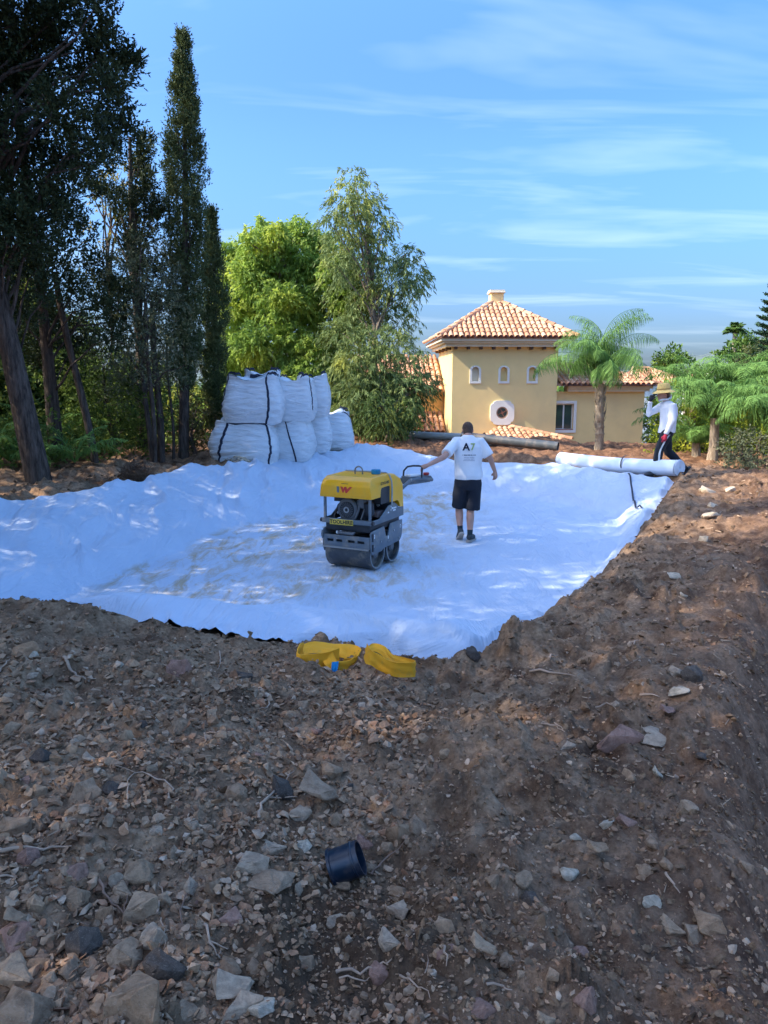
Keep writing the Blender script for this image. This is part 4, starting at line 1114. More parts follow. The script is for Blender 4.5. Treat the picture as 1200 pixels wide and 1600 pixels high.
# ------------------------------------------------------------------ column cypresses
def column_cypress(label, u, vbase, vtop, hw, y, low=0.22, lean=0.0, n=5200, lumps=7, mat=None, k=9, L=0.085, prof=None):
    b_ = at_y(u, vbase, y); t_ = at_y(u + lean, vtop, y)
    bz = mz(b_.x, y) - 0.05
    H = t_.z - bz; R0 = hw * y / FPX
    root = thing('column_cypress', label, 'tree', (b_.x, y, bz), 0)
    mb = MB(); mb.tube([((t_.x - b_.x) * t + 0.03 * sin(3 * t), 0, H * t) for t in np.linspace(0, 0.9, 7)], [0.11 * (1 - t) * (R0 / 0.45) ** 0.5 + 0.012 for t in np.linspace(0, 0.9, 7)], 8)
    for q in range(14):
        a = random.uniform(0, 2 * pi); z = H * random.uniform(0.12, 0.75); sx_ = (t_.x - b_.x) * z / H
        mb.tube([(sx_, 0, z), (sx_ + cos(a) * R0 * 0.4, sin(a) * R0 * .4, z + 0.25), (sx_ + cos(a) * R0 * .5, sin(a) * R0 * .5, z + 0.7)], [0.02, 0.014, 0.005], 5, caps=False)
    mb.build('trunk', m_bark, root, smooth=60)
    nt_ = n // 34
    h = low + (0.985 - low) * (np.linspace(0, 1, nt_) + rng.uniform(-.02, .02, nt_)).clip(0, 1) ** 1.05
    pr = prof or [(0, 0.3), (low, 0.5), (0.3, 0.80), (0.45, 0.92), (0.58, 1.0), (0.70, 0.90), (0.80, 0.68), (0.88, 0.42), (0.94, 0.20), (1.0, 0.02)]
    rad = np.interp(h, [p[0] for p in pr], [p[1] for p in pr]) * R0
    a = rng.uniform(0, 2 * pi, nt_)
    lump = 0.66 + 0.40 * np.clip(gnoise(a / (2 * pi) * 4 + 3 + h * 2, h * H * 0.8, 5), -1, 1) + rng.uniform(-0.12, 0.22, nt_)
    # flame-shaped tufts pointing up and a little outward, each made of many twigs
    tr_ = np.clip(R0 * 0.36 * (0.35 + 0.65 * rad / R0), 0.05, 0.3) * rng.uniform(0.7, 1.2, nt_); tl_ = tr_ * rng.uniform(2.2, 3.6, nt_)
    rr = np.maximum(rad * lump - tr_ * 0.4, 0)
    C0 = np.stack([rr * np.cos(a), rr * np.sin(a), h * H - 0.25], -1)
    AX = np.stack([np.cos(a) * 0.22, np.sin(a) * 0.22, np.full(nt_, 1.0)], -1) + rng.normal(size=(nt_, 3)) * 0.06
    idx = np.repeat(np.arange(nt_), 34); s_ = rng.uniform(0, 1, len(idx)); q_ = rng.uniform(0, 2 * pi, len(idx)); w_ = np.sqrt(rng.uniform(0.1, 1, len(idx))) * tr_[idx] * np.sin(np.clip(s_ * 0.9 + 0.12, 0, 1) * pi) ** 0.7
    P = C0[idx] + AX[idx] * (s_ * tl_[idx])[:, None] + np.stack([np.cos(q_) * w_, np.sin(q_) * w_, np.zeros(len(idx))], -1)
    top_ = P[:, 2] > H * 1.0; P[top_, :2] *= 0.35
    D = np.stack([np.cos(q_) * 0.45, np.sin(q_) * 0.45, np.full(len(idx), 1.0)], -1) + rng.normal(size=(len(idx), 3)) * 0.25
    P[:, 0] += (t_.x - b_.x) * P[:, 2] / H; n = len(idx)
    V, F = sprays(P, D, rng.uniform(0.6, 1.3, n) * 0.13, k, L * 0.62, 0.022, 0.42)
    link('crown', mesh_np('crown', V, F, False), mat or lf_col, root)
    return root
column_cypress('tallest slender column cypress, rising free against the sky', 287, 722, 34, 32, 15.6, low=0.20, lean=0, n=9000)
column_cypress('short thin pointed column cypress right of the tallest one', 337, 700, 316, 19, 16.3, low=0.14, n=5200, lean=-6, k=9)
column_cypress('small dark pencil cypress among the plants below the distant hill', 1088, 640, 566, 7, 40, low=0.05, n=700, k=8, L=0.14, mat=lf_nfk)

# ------------------------------------------------------------------ bright tree, eucalyptus
def big_leafy(name, label, cat, bx, by, pxl, y, top, leafm, barkm, r=0.16, lean=(0, 0), jit=1.0, **k):
    bz = mz(bx, by) - 0.1
    cl = px_clumps(pxl, y, jit, 1.0, k.pop('squash', 0.85))
    return tree(name, label, cat, (bx, by, bz), trunk_line(bx, by, bz, top, lean, wob=0.12), [r * (1 - 0.8 * t) for t in np.linspace(0, 1, 7)], cl, leafm, barkm, **k)

p = at_y(440, 700, 22.5)
big_leafy('broadleaf_tree', 'bright lime green bushy tree behind the stacked white bags', 'tree', p.x, 22.5,
    [(370, 405, 22), (395, 385, 20), (420, 378, 22), (445, 372, 20), (466, 355, 16), (480, 372, 20), (505, 390, 24), (360, 440, 26), (395, 430, 32), (440, 420, 34), (485, 425, 32), (520, 430, 24),
     (358, 480, 26), (400, 480, 36), (450, 480, 40), (500, 480, 34), (540, 470, 26), (365, 530, 28), (410, 535, 34), (460, 540, 38), (510, 530, 34), (545, 420, 24), (550, 460, 26), (545, 505, 28), (372, 580, 28), (420, 590, 34), (470, 595, 36), (400, 400, 20),
     (350, 560, 22), (520, 585, 30), (380, 640, 30), (350, 640, 26), (440, 650, 34), (410, 352, 0.1), (352, 395, 9), (384, 372, 8), (432, 362, 8)],
    22.5, 5.2, lf_lime, m_barkp, r=0.13, dens=48, tl=0.36, k=11, L=0.165, Wd=0.050, spread=0.55, droop=0.5, ldroop=0.35, up=0.5, shell=0.3, sub=(7, 0.42))
p = at_y(580, 690, 20.6)
big_leafy('eucalyptus_tree', 'tall eucalyptus with airy drooping grey-green foliage and a high pointed top', 'tree', p.x, 20.6,
    [(553, 278, 13), (545, 300, 17), (570, 298, 15), (533, 325, 17), (560, 325, 20), (585, 322, 14), (520, 350, 15), (548, 355, 22), (580, 352, 20), (600, 350, 10), (530, 385, 22), (565, 390, 24), (597, 385, 14),
     (525, 415, 20), (560, 425, 26), (600, 415, 20), (635, 395, 14), (640, 425, 20), (652, 440, 16), (615, 440, 20), (575, 455, 24), (540, 455, 22), (640, 460, 16), (600, 480, 24), (560, 495, 26), (625, 500, 18),
     (570, 535, 28), (605, 530, 22), (628, 540, 16), (535, 520, 24), (545, 560, 28), (590, 570, 30), (630, 575, 20), (650, 560, 14), (520, 600, 24), (560, 610, 30), (600, 610, 32), (640, 605, 24), (665, 600, 16), (575, 650, 30), (615, 650, 28), (645, 640, 18), (545, 650, 26), (600, 676, 16)],
    20.6, 6.2, lf_euc, m_barkp, r=0.09, dens=38, tl=0.40, k=14, L=0.16, Wd=0.03, spread=0.45, droop=0.65, ldroop=0.45, up=0.5, shell=0.15, jit=0.9, r0=0.035)
p = at_y(600, 690, 19.8)
big_leafy('leafy_shrub', 'yellow-green shrub with hanging leaves in front of the left roof wing', 'shrub', p.x, 19.8,
    [(575, 600, 18), (595, 595, 18), (620, 605, 20), (640, 612, 16), (660, 608, 12), (565, 625, 16), (590, 635, 22), (620, 640, 20), (640, 635, 14), (600, 660, 18), (575, 655, 16), (625, 664, 12)],
    19.8, 1.9, leaf_mat('hanging_shrub_leaves', (0.05, 0.085, 0.03), (0.12, 0.18, 0.05), (0.24, 0.26, 0.06), 0.35), m_barkp, r=0.04, dens=60, tl=0.28, k=10, L=0.13, Wd=0.034, spread=0.4, droop=0.8, ldroop=0.5, up=0.3, shell=0.3)

# ------------------------------------------------------------------ shrubs and screening trees on the left
def shrub(label, u, v, y, pxl, mat, name='shrub', cat='shrub', **k):
    a = dict(dens=52, tl=0.26, k=10, L=0.09, Wd=0.034, spread=0.6, droop=0.2, up=0.2, shell=0.3)
    a.update(k)
    p = at_y(u, v, y); zz = mz(p.x, y)
    cl = px_clumps(pxl, y, 0.5)
    top = max(c[2] for c in cl)
    return tree(name, label, cat, (p.x, y, zz - 0.05), trunk_line(p.x, y, zz - 0.05, top, wob=0.08), [0.06 * (1 - 0.8 * t) for t in np.linspace(0, 1, 7)], cl, mat, m_bark, r0=0.03, every=1, **a)

shrub('grey-green olive-leaved tree filling the gap left of the tallest column cypress', 235, 740, 14.8,
    [(190, 400, 18), (215, 390, 16), (240, 400, 18), (160, 420, 20), (200, 430, 26), (240, 435, 26), (270, 440, 18), (175, 465, 28), (215, 475, 30), (255, 480, 28), (285, 470, 16), (150, 500, 24), (190, 520, 28), (235, 525, 30), (275, 530, 22), (170, 560, 26), (215, 570, 28), (260, 575, 26), (290, 570, 16), (190, 610, 24), (150, 450, 18)],
    lf_olive, 'olive_tree', 'tree', dens=62, L=0.075, Wd=0.024, tl=0.3, k=11)
shrub('dark leafy bush low between the cypress trunks, pale twigs poking out', 175, 740, 15.4,
    [(130, 600, 30), (170, 610, 30), (210, 625, 26), (240, 640, 20), (140, 650, 26), (180, 665, 24), (215, 670, 20), (160, 570, 26), (190, 700, 20), (130, 700, 20), (240, 690, 16)], lf_under)
shrub('yellowed dry bush beside the left end of the bag stack', 305, 725, 16.0,
    [(300, 640, 16), (318, 655, 16), (295, 665, 16), (315, 685, 18), (300, 705, 14), (325, 705, 12), (278, 650, 10), (330, 640, 8)],
    leaf_mat('dry_bush_leaves', (0.07, 0.075, 0.03), (0.17, 0.15, 0.06), (0.26, 0.20, 0.08), 0.3), dens=60)
shrub('sunlit yellow-green bush glimpsed through the trunks at the left edge', 35, 740, 19.0,
    [(40, 430, 22), (25, 470, 24), (50, 500, 26), (20, 520, 30), (60, 545, 26), (30, 570, 30), (15, 610, 30), (50, 620, 26), (75, 590, 20), (20, 660, 26), (60, 670, 24), (100, 660, 20)], lf_yel, dens=26)
shrub('pale autumn-leaved tree poking above the drooping conifer branch', 185, 720, 20.5,
    [(178, 262, 9), (190, 268, 9), (202, 272, 8), (170, 280, 8), (186, 290, 10), (205, 295, 8), (160, 330, 16), (180, 350, 16), (150, 370, 16), (175, 390, 14), (200, 380, 12), (165, 305, 10)],
    leaf_mat('autumn_leaves', (0.22, 0.20, 0.07), (0.40, 0.32, 0.10), (0.45, 0.30, 0.06), 0.4), 'thin_tree', 'tree', dens=7, k=8, L=0.11, Wd=0.05)
# dense woodland behind everything on the left
wood = [(-12, 24, 4.6), (-15, 22, 6), (-8.4, 26.5, 4.0), (-5.2, 28, 4.0), (-17.5, 19.5, 6), (-12.5, 18.6, 4.6), (-9.3, 19.0, 3.8), (-3.2, 27.5, 4.4), (-1.0, 27.5, 4.0), (-14.5, 15.5, 5), (-10.2, 16.2, 3.2)]
src = None
for q, (x, y, h) in enumerate(wood):
    if src is None:
        cl = [(x + a * cos(t), y + a * sin(t), z, 0.95, 0.95, 0.8) for (a, t, z) in [(1.0, 0, 0.4), (1.1, 2.1, 0.6), (1.1, 4.2, 0.5), (1.3, 1, 1.6), (1.4, 2.6, 1.8), (1.3, 4, 1.7), (1.3, 5.4, 1.6), (0.3, 1, 1.2), (1.2, .3, 2.8), (1.2, 1.9, 3.0), (1.2, 3.6, 2.9), (1.1, 5, 2.8), (0.9, 1, 4.0), (0.9, 3, 4.1), (0.9, 5, 3.9), (0.3, 0, 4.9), (0.2, 2, 3.2)]]
        z0 = mz(x, y) - 0.1
        src = tree('woodland_tree', 'dense dark green tree in the wood behind the left-hand trunks', 'tree', (x, y, z0), trunk_line(x, y, z0, 4.6), [0.14 * (1 - .8 * t) for t in np.linspace(0, 1, 7)], cl,
                   leaf_mat('woodland_leaves', (0.035, 0.06, 0.016), (0.10, 0.15, 0.035), (0.24, 0.28, 0.05), 0.25), m_bark, dens=26, tl=0.34, k=11, L=0.16, Wd=0.07, up=0.2, shell=0.4, group='trees of the wood on the left')
    else:
        copy_tree(src, (x, y, mz(x, y) - 0.1), q * 1.7, (1.1, 1.1, h / 5.5), group='trees of the wood on the left')

# bare dark stems standing between the big trunks
def stem(label, u, v, y, h, r, lean=0.0, cut=False):
    p = at_y(u, v, y); z = mz(p.x, y) - 0.08; r *= 0.62
    mb = MB(); mb.tube([(lean * t + 0.03 * sin(6 * t), 0.02 * cos(5 * t), h * t) for t in np.linspace(0, 1, 8)], [r * (1.15 - 0.4 * t) for t in np.linspace(0, 1, 8)], 9)
    o = mb.build('tree_trunk', m_bark, smooth=60, loc=(p.x, y, z)); return tag(o, label, 'tree trunk', 'bare trunks under the left-hand trees')
stem('dark bare trunk leaning left just right of the second cypress trunk', 150, 735, 14.0, 3.6, 0.11, -0.5)
stem('thin straight bare trunk left of the pair beside the root ball', 242, 735, 14.6, 3.2, 0.07)
stem('stout dark bare trunk between two thinner ones near the root ball', 252, 730, 15.2, 3.2, 0.11)
stem('thinnest bare trunk just left of the tallest cypress', 271, 725, 15.4, 2.6, 0.045)

# undergrowth as one mass
P = []; D = []
n = 5600
x = rng.uniform(-15, -4.6, n); y = rng.uniform(12.8, 21, n)
ok = (x < np.interp(y, [12.8, 14, 16, 18, 21], [-6.1, -5.4, -4.5, -3.6, -2.6]))
x, y = x[ok], y[ok]; h = rng.uniform(0, 1, len(x)) ** 1.6 * (0.7 + 1.5 * np.clip(gnoise(x * 0.6, y * 0.6, 44) + 0.5, 0, 1.3))
P = np.stack([x, y, macro(x, y) + h], -1); D = rng.normal(size=P.shape) * 0.5; D[:, 2] += 0.9
V, F = sprays(P, D, 0.3, 8, 0.13, 0.045, 0.6, 0.4)
tag(link('undergrowth', mesh_np('undergrowth', V, F, False), lf_under), 'tangled green undergrowth beneath the left-hand trees', 'undergrowth', kind='stuff')

# ------------------------------------------------------------------ palms
def frond_mesh(name, L, arch, nl, ll, lw, hang, rows=2, stalk=0.14, r=0.014, pitch=0.9):
    """a pinnate frond leaving the origin along +x and arching over; leaflets both sides, hanging"""
    V = []; F = []
    ts = np.linspace(0, 1, 14)
    a = pitch - arch * ts ** 1.3
    dx, dz = np.cos(a), np.sin(a)
    seg = L / 13
    X = np.concatenate([[0], np.cumsum(dx[:-1] * seg)]); Z = np.concatenate([[0], np.cumsum(dz[:-1] * seg)])
    mb = MB(); mb.tube([(X[i], 0, Z[i]) for i in range(14)], [r * (1 - 0.85 * t) for t in ts], 4, caps=False)
    V = [np.array([list(v) for v in mb.v])]; F4 = [np.array(mb.f)]
    s = np.repeat(np.linspace(stalk, 0.99, nl), 2); side = np.tile([-1.0, 1.0], nl)
    px = np.interp(s, ts, X); pz = np.interp(s, ts, Z); aa = np.interp(s, ts, a)
    n = len(s)
    prof = np.sin(np.clip((s - stalk) / (1 - stalk), 0.06, 1) ** 0.7 * pi * 0.86 + 0.35) * 0.9 + 0.1
    le = ll * prof * rng.uniform(0.85, 1.1, n)
    # two segments per leaflet so that it bends down
    d1 = np.stack([np.cos(aa) * 0.55, side * 0.75, np.sin(aa) * 0.55 + rng.uniform(-0.15, 0.35, n) - hang * 0.4], -1); d1 = unit(d1)
    d2 = unit(d1 * 0.5 + np.array([0, 0, -1.0]) * (0.25 + hang) + rng.normal(size=(n, 3)) * 0.12)
    P0 = np.stack([px, np.zeros(n), pz], -1); P1 = P0 + d1 * le[:, None] * 0.45; P2 = P1 + d2 * le[:, None] * 0.55
    t = unit(np.cross(d1, np.array([0.2, 0, 1.0]) + rng.normal(size=(n, 3)) * 0.3)) * (lw / 2)
    LV = np.stack([P0 - t * 0.5, P0 + t * 0.5, P1 + t, P1 - t, P2], 1).reshape(-1, 3)
    b0 = len(V[0]); i5 = np.arange(n) * 5 + b0
    Q = np.stack([i5, i5 + 1, i5 + 2, i5 + 3], -1); T = np.stack([i5 + 3, i5 + 2, i5 + 4], -1)
    return mesh_np(name, np.vstack(V + [LV]), [np.vstack(F4 + [Q]), T], False)

def palm(name, label, loc, fronds, meshes, mat, trunk=None, group=None):
    """fronds: (azimuth, tilt, roll, scale, z)"""
    root = thing(name, label, 'palm', loc, 0, group)
    if trunk: trunk(root)
    for q, (az, tilt, sc, z) in enumerate(fronds):
        o = link('frond', meshes[q % len(meshes)], mat, root, (0, 0, z), (random.uniform(-.25, .25), -tilt, az), sc)
    return root

# queen palm before the house
yq = 21.0
pb = at_y(935, 697, yq); pt = at_y(936, 600, yq)
zb = mz(pb.x, yq) - 0.1
def queen_trunk(root):
    mb = MB(); H = pt.z - zb
    n = 40; pts = []; rs = []
    for i_ in range(n + 1):
        t = i_ / n; pts.append((0.02 * sin(7 * t), 0, H * t)); rs.append(0.105 + 0.02 * (1 - t) + (0.010 if i_ % 2 else 0) + 0.035 * sstep(0.9, 1, t) + 0.018 * float(gnoise(np.array([t * 14.0]), np.array([0.5]), 3)[0]))
    mb.tube(pts, rs, 12); mb.build('trunk', m_palmtrunk, root, smooth=30)
    sb = MB()
    for q in range(44):    # split leaf bases standing off the trunk
        t = random.uniform(0.3, 0.98); a = random.uniform(0, 2 * pi); r = 0.12 + 0.02 * t; l = random.uniform(0.10, 0.24) * (0.5 + t)
        c_, s_ = cos(a), sin(a); w = 0.03
        sb.add([(c_ * r - s_ * w, s_ * r + c_ * w, H * t), (c_ * r + s_ * w, s_ * r - c_ * w, H * t), (c_ * (r + 0.05) + s_ * w * .4, s_ * (r + 0.05) - c_ * w * .4, H * t + l), (c_ * (r + .05) - s_ * w * .4, s_ * (r + .05) + c_ * w * .4, H * t + l)], [(0, 1, 2, 3)])
    sb.build('leaf_base', m_palmtrunk, root)
fm = [frond_mesh('frond', 2.6 * s_, a_, 50, 0.86, 0.019, h_, pitch=p_) for s_, a_, h_, p_ in ((1, 2.4, 1.8, 1.5), (0.95, 2.2, 2.0, 1.35), (1.0, 2.0, 1.9, 1.55), (0.9, 2.7, 2.2, 1.4))]
crown_z = pt.z - zb
fr = []
for q in range(36):
    az = q * 2.39996 + random.uniform(-.2, .2); tl_ = [-0.20, 0.10, 0.18, -0.45][q % 4] + random.uniform(-.2, .15)
    fr.append((az, tl_, random.uniform(0.60, 0.90), crown_z + 0.05 + 0.012 * q))
fr += [(pi * 0.98, -0.45, 0.95, crown_z), (pi * 1.06, -0.30, 0.98, crown_z + .05), (pi * 0.9, -0.55, 0.9, crown_z), (0.05, -0.25, 0.85, crown_z)]
palm('queen_palm', 'queen palm with pale ringed trunk and drooping feathery fronds before the yellow house', (pb.x, yq, zb), fr, fm, lf_palm, queen_trunk)

# areca palms at the right, behind the walking man
fa = [frond_mesh('frond', 2.1 * s_, a_, 44, 0.62, 0.020, h_, pitch=p_) for s_, a_, h_, p_ in ((1, 2.0, 0.5, 1.45), (0.95, 2.3, 0.6, 1.35), (1.0, 1.8, 0.5, 1.5), (0.9, 2.4, 0.7, 1.2))]
def areca(label, u, v, y, n, sc, zc=0.35, trunk=False, mat=lf_areca):
    p = at_y(u, v, y); z = mz(p.x, y) - 0.05
    def tr(root):
        mb = MB(); mb.tube([(0, 0, 0), (0.02, 0, zc * .5), (0, 0, zc + 0.15)], [0.14, 0.11, 0.10], 9); mb.build('trunk', m_palmtrunk, root, smooth=40)
    f = [(q * 2.4 + random.uniform(-.3, .3), random.uniform(-0.5, 0.1), sc * random.uniform(0.8, 1.1), zc + random.uniform(-.05, .12)) for q in range(n)]
    return palm('areca_palm', label, (p.x, y, z), f, fa, mat, tr if trunk else tr)
areca('young feather palm with a short pale trunk, its dark green fronds behind the walking man', 1112, 725, 17.8, 24, 0.95, 0.95, mat=lf_palm)
areca('lime green feather palm with arching fronds filling the right edge', 1205, 735, 16.6, 26, 1.0, 0.75)
areca('bright yellow-green feather palm high behind the others at the right', 1160, 690, 20.5, 22, 1.0, 1.6)
areca('soft green feather palm just right of the straw hat', 1078, 690, 20.8, 20, 1.0, 1.3, mat=lf_areca)
areca('small yellow-green palm clump low behind the man\'s legs', 1085, 730, 18.8, 22, 0.62, 0.3)
areca('low bright palm clump between the man and the pale trunk', 1060, 735, 21.5, 20, 0.9, 0.2)
areca('half hidden feather palm at the far right above the lime one', 1240, 700, 19.5, 22, 1.05, 1.7)

# low palm fronds under the left trees
fl_ = [frond_mesh('frond', 1.3, 1.2, 34, 0.34, 0.026, 0.2, pitch=1.1), frond_mesh('frond', 1.2, 1.6, 32, 0.34, 0.026, 0.3, pitch=0.9)]
for (u, v, y, n, sc, lab) in [(15, 745, 13.3, 14, 0.9, 'dark green palm clump low at the left edge of the photo'), (118, 740, 13.3, 9, 0.8, 'drooping palm clump between the second cypress trunk and the leaning bare trunk'), (70, 690, 15.2, 14, 1.2, 'palm clump standing behind the second cypress trunk')]:
    p = at_y(u, v, y)
    palm('dwarf_palm', lab, (p.x, y, mz(p.x, y)), [(q * 2.4 + random.random(), random.uniform(-0.4, 0.2), sc * random.uniform(.7, 1.1), 0.15) for q in range(n)], fl_, lf_palm)
# ------------------------------------------------------------------ right-hand and far vegetation
shrub('round dark grey-green shrub below the lime palm on the right edge', 1165, 745, 16.0,
    [(1150, 700, 16), (1170, 690, 16), (1185, 705, 16), (1160, 725, 16), (1180, 730, 14), (1142, 718, 10)], lf_olive, dens=80, L=0.07)
shrub('olive brown bush standing behind the feather palms on the right', 1140, 700, 25.0,
    [(1110, 610, 18), (1130, 600, 20), (1150, 600, 20), (1170, 590, 24), (1190, 600, 24), (1125, 640, 24), (1160, 640, 26), (1195, 640, 26), (1100, 640, 18), (1180, 560, 20), (1165, 570, 16)],
    leaf_mat('brown_green_leaves', (0.05, 0.07, 0.022), (0.12, 0.14, 0.05), (0.19, 0.17, 0.06), 0.25), dens=30, L=0.12, Wd=0.045)
shrub('wild yellow-green bush at the foot of the wing wall behind the man', 1050, 730, 20.5,
    [(1030, 690, 14), (1050, 670, 18), (1034, 655, 14), (1038, 630, 14), (1050, 612, 12), (1028, 712, 12), (1062, 650, 16), (1075, 690, 18), (1055, 705, 16), (1090, 705, 14), (1035, 712, 10)], lf_areca, dens=50)

shrub('lush bright green shrub filling the space behind the young feather palm', 1110, 730, 21.0,
    [(1085, 680, 20), (1110, 670, 22), (1135, 680, 20), (1095, 705, 18), (1125, 708, 18), (1070, 650, 16), (1100, 645, 18), (1130, 650, 18)], lf_areca, dens=60, L=0.11, Wd=0.035)
shrub('lush yellow-green shrub under the lime feather palm at the right edge', 1185, 735, 20.0,
    [(1165, 660, 22), (1190, 655, 24), (1215, 665, 24), (1160, 695, 20), (1190, 700, 20), (1215, 705, 20), (1150, 640, 18), (1180, 625, 20)], lf_areca, dens=60, L=0.11, Wd=0.035)
shrub('fresh green tree crown behind the feather palms, left of the norfolk pine', 1150, 700, 27.0,
    [(1125, 620, 24), (1150, 605, 26), (1180, 610, 28), (1205, 600, 28), (1105, 640, 20), (1140, 650, 26), (1180, 655, 28), (1210, 645, 26)], lf_under, 'broadleaf_tree', 'tree', dens=34, L=0.13, Wd=0.05)
shrub('dark green shrub beyond the far end of the yellow wing', 1022, 700, 31.0,
    [(1020, 700, 16), (1026, 680, 16), (1022, 655, 16), (1032, 635, 14), (1018, 635, 12), (1040, 665, 16), (1045, 690, 16)], lf_under, dens=50, L=0.12, Wd=0.05)
def far_tree(name, label, u, vb, y, pxl, mat, dens=11, L=0.30, Wd=0.12, tl=0.5, trunk_top=None, **k):
    p = at_y(u, vb, y); cl = px_clumps(pxl, y, y * 0.03)
    top = trunk_top if trunk_top is not None else max(c[2] for c in cl) - 0.5
    z = mz(p.x, y) - 0.2
    return tree(name, label, 'tree', (p.x, y, z), trunk_line(p.x, y, z, top, wob=0.1), [0.22 * (1 - .6 * t) for t in np.linspace(0, 1, 7)], cl, mat, m_barkp, dens=dens, tl=tl, k=9, L=L, Wd=Wd, r0=0.10, shell=0.5, up=0.6, **k)
far_tree('stone_pine', 'round-topped stone pine above the neighbouring red roof', 1050, 600, 55,
    [(1035, 565, 11), (1048, 556, 11), (1060, 560, 11), (1070, 568, 8), (1040, 575, 10), (1056, 575, 10), (1028, 575, 7), (1066, 578, 6), (1050, 565, 10)], lf_pine)
far_tree('stone_pine', 'stone pine with a pale trunk below the distant tall palm', 1155, 660, 45,
    [(1138, 560, 12), (1150, 548, 13), (1165, 540, 13), (1178, 545, 14), (1135, 575, 9), (1155, 570, 12), (1172, 565, 14), (1188, 560, 14), (1145, 585, 7)], lf_pine)
far_tree('broadleaf_tree', 'low grey-green tree between the stone pine and the pencil cypress', 1075, 610, 48,
    [(1078, 590, 7), (1088, 585, 6), (1070, 600, 8), (1095, 595, 7), (1105, 600, 6), (1085, 605, 8)], lf_olive)

# distant fan palm
y = 60; p = at_y(1142, 600, y); t_ = at_y(1142, 520, y)
z = mz(p.x, y)
root = thing('fan_palm', 'distant tall palm standing above the pines on the right', 'palm', (p.x, y, z), 0)
mb = MB(); mb.tube([(0, 0, 0), (0.1, 0, (t_.z - z) * .5), (0, 0, t_.z - z)], [0.22, 0.18, 0.16], 8); mb.build('trunk', m_palmtrunk, root)
ff = frond_mesh('frond', 1.1, 1.5, 22, 0.5, 0.12, 0.25, pitch=1.0)
for q in range(30):
    link('frond', ff, lf_pine, root, (0, 0, t_.z - z), (0, random.uniform(-.9, 0.6), q * 2.4), random.uniform(.8, 1.0))

# norfolk pine at the right edge: tiered branches
y = 30.0; p = at_y(1204, 620, y); t_ = at_y(1204, 432, y); z = mz(p.x, y)
H = t_.z - z
root = thing('norfolk_pine', 'tall dark norfolk pine with tiered upswept branches cut by the right edge', 'tree', (p.x, y, z), 0)
mb = MB(); mb.tube([(0, 0, 0), (0, 0, H)], [0.15, 0.02], 8)
P = []; D = []
for q, h in enumerate(np.arange(0.8, H - 0.1, 0.30)):
    ln = 1.55 * (1 - (h / H)) ** 0.75 + 0.10
    for w in range(7):
        a = w * 2 * pi / 7 + q * 0.5
        ends = [(0, 0, h), (cos(a) * ln * .5, sin(a) * ln * .5, h + 0.02), (cos(a) * ln, sin(a) * ln, h + 0.22 * ln)]
        mb.tube(ends, [0.025, 0.018, 0.008], 4, caps=False)
        for s in np.linspace(0.2, 1.0, 9):
            for sd_ in (-1, 0, 1):
                P.append((cos(a) * ln * s, sin(a) * ln * s, h + 0.22 * ln * s * s)); D.append((cos(a) * .6 - sin(a) * sd_, sin(a) * .6 + cos(a) * sd_, 0.45))
mb.build('trunk', m_bark, root)
P, D = np.array(P), np.array(D)
V, F = sprays(P, D, 0.20, 7, 0.10, 0.06, 0.35)
link('crown', mesh_np('crown', V, F, False), lf_nfk, root)

# far belt of trees and scrub along the horizon, hidden in parts
n = 5200
th = rng.uniform(R(-75), R(75), n); r = rng.uniform(75, 150, n)
x, y = r * np.sin(th), r * np.cos(th); zz = macro(x, y)
hh = rng.uniform(0, 1, n) * (3.2 + 1.6 * gnoise(th * 14, th * 0, 3))
P = np.stack([x, y, zz + hh], -1); D = rng.normal(size=P.shape); D[:, 2] += 0.6
V, F = sprays(P, D, 1.6, 8, 1.5, 0.8, 0.7)
tag(link('far_woods', mesh_np('far_woods', V, F, False), lf_pine), 'belt of green scrub and trees low along the horizon', 'woods', kind='stuff')

# hill on the horizon
ths = np.radians(np.linspace(-60, 70, 260)); rr_ = np.array([2600, 3000, 3500, 4200, 5200.])
hp = np.interp(np.degrees(ths), [-60, -30, 0, 15, 20, 22.5, 24.5, 26.5, 30, 40, 70], [60, 90, 40, 60, 110, 150, 205, 250, 290, 220, 120]) + 22 * fbm(ths * 20, ths * 0, 4, 8)
TT, RR = np.meshgrid(ths, rr_)
HZ = -8 + hp[None] * np.array([0, 0.35, 0.72, 1.0, 0.2])[:, None]
V = np.stack([RR * np.sin(TT), RR * np.cos(TT), HZ], -1).reshape(-1, 3)
i, j = np.meshgrid(np.arange(4), np.arange(259), indexing='ij')
F = np.stack([i * 260 + j, i * 260 + j + 1, (i + 1) * 260 + j + 1, (i + 1) * 260 + j], -1).reshape(-1, 4)
tag(link('mountains', mesh_np('mountains', V, F), simple('hill', (0.09, 0.115, 0.10), 0.95, var=0.3, scale=0.004)), kind='structure')

# ------------------------------------------------------------------ the yellow house
m_wall = simple('yellow_render', (0.86, 0.635, 0.29), 0.9, var=0.05, scale=1.2, bmp=0.25, bscale=45, dirt=(0.68, 0.50, 0.27), dirt_amt=0.35, dscale=1.1, spec=0.2)
m_trim = simple('pale_trim', (0.74, 0.66, 0.50), 0.8, var=0.06, bmp=0.1)
m_white = simple('white_trim', (0.78, 0.76, 0.70), 0.7, var=0.04)
m_wood = simple('dark_wood', (0.10, 0.05, 0.03), 0.7)
m_glass, nt, b = new_mat('window_glass')
b.inputs['Base Color'].default_value = (0.05, 0.08, 0.07, 1); b.inputs['Roughness'].default_value = 0.05; b.inputs['Specular IOR Level'].default_value = 0.9
m_tile, nt, b = new_mat('clay_tile')
oi = nt.nodes.new('ShaderNodeObjectInfo'); ge = nt.nodes.new('ShaderNodeNewGeometry')
